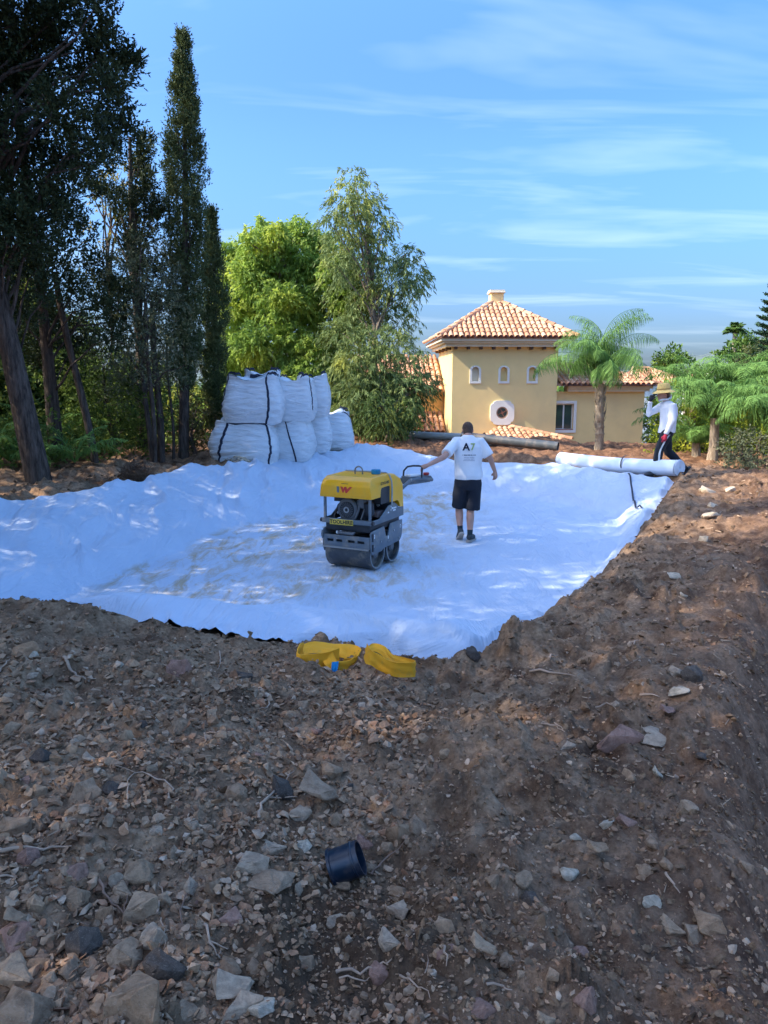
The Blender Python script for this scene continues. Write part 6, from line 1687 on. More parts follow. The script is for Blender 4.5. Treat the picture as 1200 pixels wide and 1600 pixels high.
for (u_, v_, n_, s_, lab) in ((382, 729, 420, 0.30, 'white gravel spilled from the torn foot of the left bulk bag'), (486, 722, 150, 0.22, 'whitish gravel heap between the bags and the edge of the sheet')):
    p = at_z(u_, v_, at_y(u_, v_, 13.6).z); p = at_y(u_, v_, 14.65 if n_ > 200 else 16.0)
    rr = np.abs(rng.normal(0, 1, n_)) * s_ * 0.5; aa = rng.uniform(0, 2 * pi, n_)
    xx, yy = p.x + rr * np.cos(aa), p.y + rr * np.sin(aa) * .6
    o = scatter(xx, yy, rng.uniform(0.02, 0.06, n_), 'spilled_gravel', m_stone_pale if n_ > 200 else m_stone_pale, lab, 'gravel')
    hgt = (0.16 if n_ > 200 else 0.06) * np.exp(-(rr / s_) ** 2)
    zc = np.repeat(hgt, 1)
    me = o.data; co = np.empty(len(me.vertices) * 3, np.float32); me.vertices.foreach_get('co', co); co = co.reshape(-1, 3)
    co[:, 2] += (0.17 if n_ > 200 else 0.06) * np.exp(-(((co[:, 0] - p.x) ** 2 + (co[:, 1] - p.y) ** 2 * 2.5) / s_ ** 2)); me.vertices.foreach_set('co', co.ravel()); me.update()

# ------------------------------------------------------------------ roll of geotextile at the far end
A_, B_ = at_y(877, 717, 16.5), at_y(1061, 731, 13.85)
mid = (A_ + B_) / 2; rr0 = 0.158
m_rollm = simple('rolled_geotextile', (0.70, 0.76, 0.83), 0.8, var=0.04, scale=3, bmp=0.3, bscale=14, bdist=0.02)
roll = thing('textile_roll', 'fat roll of white geotextile lying across the far right end of the sheet', 'fabric roll', tuple(mid))
dirv = (B_ - A_); Lr = dirv.length; dn = dirv.normalized(); up3 = Vector((0, 0, 1)); e1 = dn.cross(up3).normalized(); e2 = e1.cross(dn)
n1, n2 = 40, 90
V = []; 
for i_ in range(n2):
    t = i_ / (n2 - 1)
    c0 = A_ - mid + dirv * t + Vector((0, 0, -0.035 * sin(pi * t)))
    for j in range(n1):
        a = 2 * pi * j / n1
        r = rr0 * (1 + 0.02 * float(gnoise(np.array([t * 7.0]), np.array([sin(a) * 1.3 + 2]), 5)[0])) * (1 + 0.05 * cos(a * 1 + 1))
        V.append(c0 + (e1 * cos(a) * 1.04 + e2 * sin(a) * 0.97) * r)
F = [(i_ * n1 + j, i_ * n1 + (j + 1) % n1, (i_ + 1) * n1 + (j + 1) % n1, (i_ + 1) * n1 + j) for i_ in range(n2 - 1) for j in range(n1)]
link('roll', mesh_np('roll', np.array([list(v) for v in V]), np.array(F)[:, ::-1]), m_rollm, roll)
for s_, C0 in ((1, B_), (-1, A_)):     # spiral ends
    mb = MB(); k = 150; pts = [C0 - mid + dn * (0.012 * s_) + (e1 * cos(t * 2 * pi * 8) + e2 * sin(t * 2 * pi * 8)) * (0.03 + (rr0 - 0.035) * t) for t in np.linspace(0, 1, k)]
    mb.tube(pts, 0.008, 5); mb.build('roll_edge', m_rollm, roll)
    MB().lathe([(0.0, 0.0), (rr0 * .98, 0.0), (rr0 * .98, 0.004), (0, 0.004)], 32, Matrix.Translation(C0 - mid - dn * (0.004 * s_)) @ dn.to_track_quat('Z', 'Y').to_matrix().to_4x4()).build('roll_end', m_rollm, roll)
# flap running from the roll down on to the sheet
# black strap hanging over the roll and down the sheet
q_ = A_.lerp(B_, 0.60)
mb = MB(); w_ = 0.016
def sheet_z(x, y):
    G = SHEET[0]; k = np.argmin((G[::4, ::4, 0] - x) ** 2 + (G[::4, ::4, 1] - y) ** 2); return G[::4, ::4, 2].ravel()[k]
path = [q_ + (e1 * cos(a) + e2 * sin(a)) * (rr0 * 1.11 + 0.008) for a in np.linspace(pi * 0.6, -pi * 0.42, 9)]
if (path[-1] - Vector((0, 0, 0))).length > (path[0]).length + 0.3: path = path[::-1]
if path[-1].y > q_.y: path = [q_ + (-e1 * cos(a) + e2 * sin(a)) * (rr0 * 1.11 + 0.008) for a in np.linspace(pi * 0.6, -pi * 0.42, 9)]
for t in np.linspace(0.15, 1, 12):
    e = at_z(1004, 795, -0.35); x_, y_ = path[8].x + (e.x - path[8].x) * t, path[8].y + (e.y - path[8].y) * t
    x_ += 0.03 * sin(t * 6); path.append(Vector((x_, y_, sheet_z(x_, y_) + 0.035)))
V = []
for k_, p_ in enumerate(path):
    s_ = (dn if dn.x > 0 else -dn) * w_ if k_ < 9 else Vector((w_, 0, 0))
    V += [p_ - s_, p_ + s_, p_ - s_ + Vector((0, .002, -.006)), p_ + s_ + Vector((0, .002, -.006))]
mb.add(V, [f_ for k_ in range(len(path) - 1) for f_ in ((4 * k_, 4 * k_ + 1, 4 * k_ + 5, 4 * k_ + 4), (4 * k_ + 1, 4 * k_ + 3, 4 * k_ + 7, 4 * k_ + 5), (4 * k_ + 2, 4 * k_, 4 * k_ + 4, 4 * k_ + 6))])
tag(mb.build('strap', simple('black_strap', (0.03, 0.03, 0.045), 0.7)), 'thin black strap draped over the roll and down on to the sheet', 'strap')

# ------------------------------------------------------------------ pipes
def pipe(label, P0, P1, r, mat, sag=0.0, wall=0.012, nm='drain_pipe'):
    root = thing(nm, label, 'pipe', tuple(P0))
    d = P1 - P0; n = 14; m_ = d.normalized().to_track_quat('Z', 'Y').to_matrix().to_4x4()
    mb = MB(); prof = [(r - wall, 0.0), (r, 0.0), (r, d.length), (r - wall, d.length)]
    mb.lathe(prof, 28, m_, close=True); o = mb.build('tube', mat, root, smooth=40)
    mb = MB(); mb.lathe([(r + 0.001, 0), (r + .014, 0), (r + .014, 0.16), (r + .001, 0.17)], 28, m_, close=True); mb.build('socket', mat, root, smooth=40)
    return root
m_plit = simple('sunlit_pipe_tone', (0.45, 0.43, 0.38), 0.6, var=0.12, dirt=(0.35, 0.22, 0.13), dirt_amt=0.5)  # pale colour stands for the sunlit end of the pipe
m_pshade = simple('shaded_pipe_tone', (0.075, 0.085, 0.09), 0.45, var=0.2, dirt=(0.30, 0.20, 0.13), dirt_amt=0.6)  # dark colour stands for the pipe's shaded stretch, dirt on top
pipe('sunlit-toned grey drain pipe at the left on the earth bank before the house', at_y(637, 679, 21.2), at_y(745, 684, 20.2), 0.10, m_plit)
pipe('long shade-toned drain pipe lying along the top of the earth bank behind the man', at_y(722, 682, 20.1), at_y(872, 698, 19.0), 0.125, m_pshade)

m_pblue = simple('dark_blue_pipe', (0.006, 0.018, 0.034), 0.30, var=0.15, dirt=(0.20, 0.13, 0.09), dirt_amt=0.35, dscale=14)
pc = on_ground(540, 1366)
root = thing('pipe_stub', 'short dark blue pipe socket sticking out of the soil in the foreground', 'pipe', (pc.x, pc.y, pc.z + 0.045))
ax_ = Vector((0.86, 0.02, 0.34)).normalized(); m_ = ax_.to_track_quat('Z', 'Y').to_matrix().to_4x4() @ Matrix.Translation((0, 0, -0.055))
MB().lathe([(0.055, 0.0), (0.062, 0.0), (0.062, 0.115), (0.055, 0.115)], 40, m_, close=True).build('tube', m_pblue, root, smooth=40)
MB().lathe([(0.0625, 0.0), (0.068, 0.002), (0.068, 0.012), (0.0625, 0.014)], 40, m_, close=True).build('rim', m_pblue, root, smooth=40)
MB().lathe([(0.0625, 0.088), (0.0655, 0.090), (0.0655, 0.096), (0.0625, 0.098)], 40, m_, close=True).build('bead', m_pblue, root, smooth=40)
MB().lathe([(0.0, 0.03), (0.054, 0.03), (0.054, 0.034), (0.0, 0.034)], 40, m_).build('soil_plug', m_clod, root)

# ------------------------------------------------------------------ yellow lifting slings
m_yel = new_mat('yellow_webbing'); nt, b = m_yel[1], m_yel[2]; m_yel = m_yel[0]
wv = nt.nodes.new('ShaderNodeTexWave'); wv.bands_direction = 'Y'; wv.inputs['Scale'].default_value = 9; wv.inputs['Distortion'].default_value = 0.3
tc = nt.nodes.new('ShaderNodeTexCoord'); nt.links.new(tc.outputs['UV'], wv.inputs['Vector'])
c = mix(nt, wv.outputs['Fac'], (0.93, 0.38, 0.010), (1.0, 0.46, 0.015))
c = mix(nt, ramp(nt, noise(nt, 14, 5, 0.7), 0.55, 0.75, (0, 0, 0), (0.5,) * 3), c, (0.34, 0.26, 0.09))
nt.links.new(c, b.inputs['Base Color']); b.inputs['Roughness'].default_value = 0.75; bump(nt, b, wv.outputs['Fac'], 0.35, 0.004)
def ribbon(pts, ups, w, name, mat, parent, th=0.004, sub=6):
    """flat webbing through pts; ups gives the direction of its width at each point"""
    P = [Vector(p) for p in pts]; U_ = [Vector(u_).normalized() for u_ in ups]; Q = []; QU = []
    for k_ in range(len(P) - 1):
        p0, p1, p2, p3 = P[max(0, k_ - 1)], P[k_], P[k_ + 1], P[min(len(P) - 1, k_ + 2)]
        for t in np.linspace(0, 1, sub, endpoint=False):
            t = float(t); Q.append(0.5 * ((2 * p1) + (p2 - p0) * t + (2 * p0 - 5 * p1 + 4 * p2 - p3) * t * t + (3 * p1 - p0 - 3 * p2 + p3) * t ** 3)); QU.append(U_[k_].lerp(U_[k_ + 1], t).normalized())
    Q.append(P[-1]); QU.append(U_[-1]); n = len(Q); nc = 7; V = []; UV = []
    for k_ in range(n):
        T = (Q[min(k_ + 1, n - 1)] - Q[max(k_ - 1, 0)]).normalized(); N = T.cross(QU[k_]).normalized()
        for side in (1, -1):
            for c_ in range(nc):
                s = c_ / (nc - 1) - 0.5
                V.append(Q[k_] + QU[k_] * s * w + N * (side * th / 2 + 0.004 * sin(c_ * 2.1 + k_ * 0.3))); UV.append((k_ * 0.05, s))
    F = []
    for k_ in range(n - 1):
        b0, b1 = k_ * 2 * nc, (k_ + 1) * 2 * nc
        for c_ in range(nc - 1):
            F.append((b0 + c_, b0 + c_ + 1, b1 + c_ + 1, b1 + c_)); F.append((b0 + nc + c_ + 1, b0 + nc + c_, b1 + nc + c_, b1 + nc + c_ + 1))
        F.append((b0, b1, b1 + nc, b0 + nc)); F.append((b0 + nc - 1, b0 + 2 * nc - 1, b1 + 2 * nc - 1, b1 + nc - 1))
    me = bpy.data.meshes.new(name); me.from_pydata([tuple(v) for v in V], [], F)
    uv = me.uv_layers.new(name='UVMap')
    for lp in me.loops: uv.data[lp.index].uv = UV[lp.vertex_index]
    me.polygons.foreach_set('use_smooth', [True] * len(me.polygons)); me.set_sharp_from_angle(angle=R(50)); me.update()
    return link(name, me, mat, parent)
def slg(u_, v_, y_): return at_y(u_, v_, y_)
ys = 5.02
o0 = on_ground(510, 1046)
ys = o0.y
root = thing('lifting_sling', 'folded yellow lifting sling with a blue tag at the left under the sheet edge', 'lifting sling', tuple(o0))
O = Vector(o0); Z = Vector((0, 0, 1))
def S_(u_, v_, dy): return at_y(u_, v_, ys + dy) - O
ribbon([S_(474, 1018, .16), S_(466, 1022, .08), S_(464, 1034, .0), S_(480, 1036, -.03), S_(510, 1032, -.03), S_(530, 1026, .02)], [(0, .3, 1), (0.2, 0, 1), (.1, -.2, 1), (0, -.15, 1), (0, -.15, 1), (0, 0, 1)], 0.125, 'strap', m_yel, root)
ribbon([S_(468, 1018, .20), S_(490, 1012, .22), S_(520, 1014, .2), S_(545, 1018, .14), S_(558, 1026, .05), S_(552, 1038, .0), S_(534, 1040, -.03)], [(0, .9, .4), (0, .9, .4), (0, .9, .3), (.3, .6, .6), (.5, .2, .8), (.4, 0, 1), (0.3, -.1, 1)], 0.115, 'strap', m_yel, root)
ribbon([S_(512, 1024, -.02), S_(518, 1036, -.06), S_(530, 1042, -.07), S_(548, 1040, -.03), S_(558, 1030, .02)], [(.8, 0, .6), (.9, 0, .4), (.4, -.1, .9), (0.1, -.1, 1), (-.3, 0, 1)], 0.085, 'strap', m_yel, root)
ribbon([S_(524, 1034, -.085), S_(523, 1042, -.09), S_(522, 1050, -.09)], [(1, 0, .1), (1, 0, .12), (1, 0, .15)], 0.045, 'tag', simple('blue_tag', (0.02, 0.30, 0.62), 0.5), root, th=0.003)
o1 = on_ground(615, 1056); ys = o1.y; O = Vector(o1)
root = thing('lifting_sling', 'yellow lifting sling looped round a dark stone, right of the tagged one', 'lifting sling', tuple(o1))
ribbon([S_(571, 1017, .10), S_(578, 1028, .02), S_(590, 1034, .0), S_(604, 1042, -.04), S_(620, 1046, -.07), S_(646, 1046, -.06), S_(649, 1044, .02)], [(0.2, 0, 1), (.3, 0, 1), (.1, 0, 1), (-.1, 0, 1), (-.05, -.1, 1), (0, -.1, 1), (0, 0, 1)], 0.105, 'strap', m_yel, root)
ribbon([S_(571, 1020, .12), S_(582, 1012, .2), S_(598, 1016, .2), S_(612, 1030, .12), S_(634, 1036, .06), S_(649, 1040, .03)], [(0, .8, .6), (0, .9, .5), (.4, .7, .5), (.2, .6, .8), (0, .5, .8), (0, .2, 1)], 0.07, 'strap', m_yel, root)

# dry root ball on the left strip of earth
p = on_ground(213, 752, macro)
root = thing('root_ball', 'dry brown root ball lying on the earth strip before the bare trunks', 'root ball', (p.x, p.y, p.z))
P = rdir(700) * rng.uniform(0.05, 0.9, (700, 1)) * np.array([0.22, 0.18, 0.15]) + np.array([0, 0, 0.12]); 
V, F = sprays(P, P - np.array([0, 0, .12]) + rng.normal(size=P.shape) * .08, 0.12, 4, 0.08, 0.010, 0.5)
link('fibres', mesh_np('fibres', V, F, False), simple('dry_fibre', (0.13, 0.075, 0.045), 1.0, var=.3), root)
rb = rock_shape(55, 20, 0.75, 2, 0.12); core = link('soil_lump', rb, m_clod, root, (0, 0, 0.11), None, (0.19, 0.16, 0.17))
# ------------------------------------------------------------------ double-drum roller
m_rgrey = simple('grey_machine_paint', (0.12, 0.145, 0.165), 0.42, var=0.12, dirt=(0.34, 0.26, 0.18), dirt_amt=0.65, dscale=7)
m_ryel = simple('yellow_machine_paint', (1.0, 0.44, 0.008), 0.32, var=0.05, dirt=(0.45, 0.32, 0.12), dirt_amt=0.25, dscale=6)
m_rdark = simple('black_engine_parts', (0.018, 0.020, 0.024), 0.5, var=0.3)
m_rmid = simple('engine_casting', (0.12, 0.125, 0.13), 0.45, var=0.2)
m_drum = simple('worn_drum_steel', (0.075, 0.078, 0.082), 0.42, metal=0.35, var=0.3, scale=5, dirt=(0.34, 0.27, 0.19), dirt_amt=0.85, dscale=4, bmp=0.2, bscale=30)
m_rim = simple('bare_steel', (0.38, 0.38, 0.37), 0.35, metal=0.7)
m_red = simple('red_print', (0.62, 0.03, 0.02), 0.4); m_blk = simple('black_print', (0.015, 0.015, 0.015), 0.5); m_wht = simple('white_sticker', (0.78, 0.78, 0.76), 0.5)
m_teal = simple('blue_cap_plastic', (0.0, 0.22, 0.42), 0.4)
def text_me(s, size, mat, parent, M, name='lettering', ext=0.0008, bold=0.0, spacing=1.0):
    cu = bpy.data.curves.new(name, 'FONT'); cu.body = s; cu.size = size; cu.extrude = ext; cu.offset = bold; cu.align_x = 'CENTER'; cu.align_y = 'CENTER'; cu.space_character = spacing; cu.resolution_u = 3
    o = bpy.data.objects.new(name, cu); COL.objects.link(o)
    me = bpy.data.meshes.new_from_object(o.evaluated_get(bpy.context.evaluated_depsgraph_get())); bpy.data.objects.remove(o)
    me.materials.clear(); r = link(name, me, mat, parent); r.matrix_basis = M; return r
FRONT = Matrix.Rotation(pi / 2, 4, 'X')                       # text facing -y
SIDE = Matrix.Rotation(pi / 2, 4, 'Z') @ Matrix.Rotation(pi / 2, 4, 'X')    # text facing +x

YAW = R(-26)
ctr = at_z(545, 886, Z_FLOOR + 0.02); off = Vector((sin(-YAW), cos(YAW), 0)) * 0.235
rp = ctr + off + Vector((0.085, 0.0, 0))
rp.z = max(sheet_z(rp.x, rp.y), sheet_z(ctr.x, ctr.y)) + 0.0
rol = thing('vibratory_roller', 'yellow and grey walk-behind double drum roller standing on the white sheet', 'roller', tuple(rp), YAW)
HW = 0.355
for ys_ in (-0.235, 0.235):
    Mx = Matrix.Translation((0, ys_, 0.212)) @ Matrix.Rotation(pi / 2, 4, 'Y')
    d_ = MB().lathe([(0.182, -0.318), (0.197, -0.330), (0.207, -0.328), (0.212, -0.318), (0.212, 0.318), (0.207, 0.328), (0.197, 0.330), (0.182, 0.318), (0.178, 0.26), (0.0, 0.26)], 56, Mx).build('drum', m_drum, rol, smooth=35)
    for s_ in (-1, 1):
        MB().lathe([(0.190, 0.3295 * s_), (0.206, 0.3295 * s_), (0.206, 0.3325 * s_), (0.190, 0.3325 * s_)], 56, Mx, close=True).build('drum_rim', m_rim, d_, smooth=35)
        MB().lathe([(0.0, 0.262 * s_), (0.07, 0.262 * s_), (0.07, 0.30 * s_), (0.045, 0.318 * s_), (0.0, 0.318 * s_)], 24, Mx).build('hub', m_rmid, d_, smooth=35)
def plate(outline, x0, x1, name, mat, parent=rol, bev=0.006):
    mb = MB(); mb.prism(outline, x0, x1, 'x')
    me = mb.mesh(name); bm = bmesh.new(); bm.from_mesh(me)
    if bev: bmesh.ops.bevel(bm, geom=[e for e in bm.edges if e.calc_face_angle(0) > 0.5], offset=bev, segments=2, profile=0.5, affect='EDGES', clamp_overlap=True)
    bm.to_mesh(me); bm.free(); me.polygons.foreach_set('use_smooth', [True] * len(me.polygons)); me.set_sharp_from_angle(angle=R(35))
    return link(name, me, mat, parent)
low = [(-0.47, 0.30), (-0.44, 0.225), (-0.16, 0.225), (-0.10, 0.25), (0.40, 0.265), (0.455, 0.32), (0.475, 0.38), (0.475, 0.545), (0.33, 0.55), (0.10, 0.55), (0.03, 0.40), (-0.03, 0.40), (-0.09, 0.545), (-0.44, 0.53), (-0.47, 0.50)]
for s_ in (-1, 1):
    x0, x1 = (HW - 0.018, HW + 0.0) if s_ > 0 else (-HW, -HW + 0.018)
    o = plate(low, x0, x1, 'side_frame', m_rgrey)
    for (y_, z_) in ((-0.40, 0.46), (-0.40, 0.33), (-0.20, 0.36), (0.03, 0.33), (0.20, 0.44), (0.42, 0.46), (0.36, 0.31)):
        MB().lathe([(0.0, 0), (0.013, 0), (0.013, 0.010), (0, 0.010)], 8, Matrix.Translation((s_ * HW, y_, z_)) @ Matrix.Rotation(s_ * pi / 2, 4, 'Y')).build('bolt', m_rim, o)
    MB().box((s_ * HW - (0 if s_ > 0 else 0.012), -0.445, 0.40), (s_ * HW + (0.012 if s_ > 0 else 0), -0.415, 0.50)).box((s_ * HW - (0 if s_ > 0 else 0.012), -0.445, 0.27), (s_ * HW + (0.012 if s_ > 0 else 0), -0.415, 0.36)).build('slot', m_rdark, o)
    for (y_, z_, w__, h__) in ((-0.385, 0.43, 0.022, 0.05), (0.40, 0.44, 0.026, 0.045), (0.02, 0.355, 0.02, 0.04)):
        MB().box((s_ * HW - 0.0, y_, z_), (s_ * (HW + 0.002), y_ + w__, z_ + h__)).build('sticker', m_wht, o)
# front and rear beams with slots, scraper bar
for s_ in (-1, 1):
    mb = MB(); yb_ = s_ * 0.452
    za, zb_ = 0.30, 0.515
    xs = [-HW + 0.02, -0.28, -0.19, -0.15, -0.06, 0.02, 0.12, 0.16, 0.26, HW - 0.02]
    mb.box((xs[0], min(yb_, yb_ + s_ * .02), 0.40), (xs[-1], max(yb_, yb_ + s_ * .02), zb_ - 0.06))
    mb.box((xs[0], min(yb_, yb_ + s_ * .02), za), (xs[-1], max(yb_, yb_ + s_ * .02), 0.365))
    for k_ in range(0, 9, 2): mb.box((xs[k_], min(yb_, yb_ + s_ * .02), 0.365), (xs[k_ + 1], max(yb_, yb_ + s_ * .02), 0.40))
    o = mb.build('end_beam', m_rgrey, rol)
    MB().box((xs[0] + .01, yb_ - s_ * 0.03, 0.32), (xs[-1] - .01, yb_ - s_ * 0.02, 0.45)).build('beam_back', m_rdark, o)
    MB().tube([(-HW + .01, s_ * 0.478, 0.292), (HW - .03, s_ * 0.478, 0.292)], 0.012, 8).build('scraper', m_rim, o, smooth=40)
    MB().tube([(-HW + .005, s_ * 0.47, 0.40), (-HW + .005, s_ * 0.49, 0.45), (-HW + .005, s_ * 0.47, 0.50)], 0.014, 8).build('corner_bar', m_rgrey, o, smooth=40)
# chassis deck
MB().box((-HW + 0.03, -0.43, 0.505), (HW - 0.03, 0.44, 0.60), bev=0.01).build('chassis', m_rdark, rol, smooth=35)
MB().tube([(-0.12, -0.445, 0.50), (-0.12, -0.46, 0.485), (0.10, -0.46, 0.485), (0.10, -0.445, 0.50)], 0.022, 8).build('hydraulic_pipe', m_rmid, rol, smooth=40)
MB().box((-0.16, -0.455, 0.47), (-0.125, -0.452, 0.505)).build('sticker', m_wht, rol)
mb = MB().box((-HW - 0.005, -0.475, 0.605), (HW + 0.005, -0.425, 0.665), bev=0.008); mb.build('deck_beam', m_rgrey, rol, smooth=35)
for s_ in (-1, 1):
    plate([(-0.43, 0.600), (-0.43, 0.665), (-0.24, 0.665), (0.03, 0.80), (0.20, 0.815), (0.27, 0.79), (0.34, 0.735), (0.50, 0.72), (0.50, 0.60)], s_ * HW - 0.006, s_ * HW + 0.008, 'deck_side', m_rgrey)
    MB().lathe([(0, 0), (0.028, 0), (0.028, 0.03), (0, 0.03)], 12, Matrix.Translation((s_ * (HW + .0), -0.45, 0.635)) @ Matrix.Rotation(s_ * pi / 2, 4, 'Y')).build('rubber_mount', m_rdark, rol, smooth=40)
    MB().box((s_ * (HW - 0.03) - .016, -0.455, 0.665), (s_ * (HW - 0.03) + .016, -0.425, 0.955), bev=0.004).build('corner_post', m_rgrey if s_ > 0 else m_rgrey, rol)
for (y_, z_, w__, h__) in ((0.12, 0.735, 0.03, 0.028), (0.16, 0.735, 0.10, 0.02), (0.16, 0.705, 0.08, 0.02), (0.09, 0.765, 0.014, 0.02), (0.0, 0.70, 0.035, 0.018), (0.09, 0.72, 0.012, 0.02)):
    MB().box((HW + 0.008, y_, z_), (HW + 0.0095, y_ + w__, z_ + h__)).build('sticker', m_wht, rol)
# name plate
MB().box((-0.235, -0.486, 0.592), (0.105, -0.476, 0.662), bev=0.002).build('name_plate', simple('plate_yellow', (0.72, 0.48, 0.06), 0.45), rol)
text_me('TOOLHIRE', 0.066, m_blk, rol, Matrix.Translation((-0.065, -0.4875, 0.627)) @ FRONT, bold=0.0022, spacing=1.05)
# engine behind the front opening
eng = MB().box((-0.17, -0.27, 0.62), (0.16, 0.12, 0.88), bev=0.02).box((-0.10, -0.2, 0.86), (0.12, 0.05, 0.94), bev=0.01).build('engine', m_rdark, rol, smooth=35)
EM = Matrix.Translation((-0.04, -0.30, 0.775)) @ Matrix.Rotation(pi / 2, 4, 'X')
MB().lathe([(0, 0.0), (0.145, 0.0), (0.150, 0.02), (0.148, 0.055), (0.135, 0.07), (0.11, 0.078), (0.0, 0.078)], 40, EM).build('flywheel_cover', m_rmid, eng, smooth=30)
MB().lathe([(0, 0.079), (0.105, 0.079), (0.10, 0.088), (0, 0.088)], 40, EM).build('starter_grille', m_rdark, eng, smooth=30)
MB().lathe([(0.022, 0.0885), (0.042, 0.0885), (0.040, 0.098), (0.024, 0.098)], 28, EM, close=True).build('pulley_ring', m_rim, eng, smooth=30)
for k_ in range(20):
    a = 2 * pi * k_ / 20
    MB().tube([(-0.04 + 0.05 * cos(a), -0.389, 0.775 + 0.05 * sin(a)), (-0.04 + 0.098 * cos(a + .15), -0.389, 0.775 + 0.098 * sin(a + .15))], 0.0025, 4, caps=False).build('fin', m_rmid, eng)
MB().tube([(0.10, -0.33, 0.90), (0.13, -0.36, 0.80), (0.09, -0.38, 0.68), (0.03, -0.38, 0.64)], 0.016, 8).tube([(0.20, -0.33, 0.92), (0.21, -0.36, 0.80), (0.16, -0.37, 0.66)], 0.010, 6).build('hose', m_rmid, eng, smooth=50)
MB().box((0.11, -0.36, 0.80), (0.20, -0.20, 0.93), bev=0.02).build('air_filter', m_rmid, eng, smooth=35)
MB().lathe([(0, 0), (0.06, 0), (0.065, 0.02), (0.065, 0.16), (0, 0.17)], 20, Matrix.Translation((0.25, -0.30, 0.72)) @ Matrix.Rotation(0.2, 4, 'X')).build('filter_canister', m_rdark, eng, smooth=35)
plate([(-0.30, 0.62), (-0.16, 0.80), (0.05, 0.86), (0.25, 0.86), (0.25, 0.62)], -0.30, -0.28, 'guard', m_rdark)
MB().box((0.20, -0.16, 0.66), (0.30, 0.02, 0.74), bev=0.01).build('battery', simple('brown_grey_box', (0.16, 0.11, 0.10), 0.6), rol, smooth=35)
MB().box((-0.30, 0.10, 0.60), (0.30, 0.42, 0.98), bev=0.02).build('tank', m_rdark, rol, smooth=35)
for (a, b_, c_) in ((0.24, -0.28, 0.78), (0.28, -0.1, 0.82), (-0.2, -0.3, 0.72)):
    MB().lathe([(0, 0), (0.018, 0), (0.018, 0.03), (0, 0.03)], 10, Matrix.Translation((a, b_, c_)) @ Matrix.Rotation(pi / 2, 4, 'X')).build('fitting', m_rim, eng, smooth=35)
# bonnet: a moulded shell, front cap and rear cover
def bonnet(outline, hw, name, taper=0.0, bev=0.045):
    mb = MB(); mb.prism(outline, -hw, hw, 'x'); me = mb.mesh(name)
    bm = bmesh.new(); bm.from_mesh(me)
    for v in bm.verts: v.co.x *= 1 - taper * max(0, (v.co.z - 1.0)) / 0.25
    bmesh.ops.bevel(bm, geom=[e for e in bm.edges if e.calc_face_angle(0) > 0.25 and max(v.co.z for v in e.verts) > 1.0 or abs(e.verts[0].co.x - e.verts[1].co.x) < 1e-4 and max(v.co.z for v in e.verts) > 1.0], offset=bev, segments=4, profile=0.6, affect='EDGES', clamp_overlap=True)
    bmesh.ops.recalc_face_normals(bm, faces=bm.faces[:])
    bm.to_mesh(me); bm.free(); me.polygons.foreach_set('use_smooth', [True] * len(me.polygons)); me.set_sharp_from_angle(angle=R(40))
    return link(name, me, m_ryel, rol)
bonnet([(-0.485, 0.945), (-0.495, 0.985), (-0.495, 1.09), (-0.455, 1.165), (-0.37, 1.205), (0.08, 1.215), (0.08, 1.06), (-0.17, 1.055), (-0.205, 1.03), (-0.225, 0.945)], 0.372, 'front_bonnet', 0.12)
bonnet([(0.098, 1.215), (0.28, 1.195), (0.44, 1.12), (0.505, 1.03), (0.515, 0.72), (0.38, 0.735), (0.345, 0.80), (0.30, 0.835), (0.098, 0.835)], 0.366, 'rear_bonnet', 0.12)
MB().box((-0.345, -0.17, 0.84), (0.345, 0.09, 1.05)).build('bonnet_interior', m_rdark, rol)
mb = MB(); mb.tube([(0.378, 0.092, 0.80), (0.382, 0.090, 1.02), (0.375, 0.088, 1.12), (0.345, 0.086, 1.19), (0.30, 0.086, 1.222), (0, 0.086, 1.226), (-0.30, 0.086, 1.222), (-0.345, 0.086, 1.19), (-0.38, 0.09, 1.05), (-0.378, 0.092, 0.80)], 0.011, 8); mb.build('frame_hoop', simple('grey_hoop', (0.35, 0.36, 0.35), 0.4), rol, smooth=50)
mb = MB(); mb.tube([(0.0 + 0.058 * cos(a) * (1 if a < 9 else 1), -0.12, 1.20 + 0.05 + 0.058 * sin(a)) if 0 <= a <= pi else None for a in []] or [(0.055, -0.12, 1.19), (0.055, -0.12, 1.255)] + [(0.055 * cos(a), -0.12, 1.255 + 0.055 * sin(a)) for a in np.linspace(0.2, pi - 0.2, 9)] + [(-0.055, -0.12, 1.255), (-0.055, -0.12, 1.19)], 0.010, 8); mb.build('lifting_eye', simple('eye_steel', (0.22, 0.21, 0.19), 0.5, metal=0.4), rol, smooth=50)
MB().lathe([(0, 0), (0.056, 0), (0.056, 0.010), (0.062, 0.012), (0.062, 0.058), (0.056, 0.066), (0, 0.066)], 28, Matrix.Translation((0.20, -0.02, 1.205))).build('filler_cap', m_teal, rol, smooth=30)
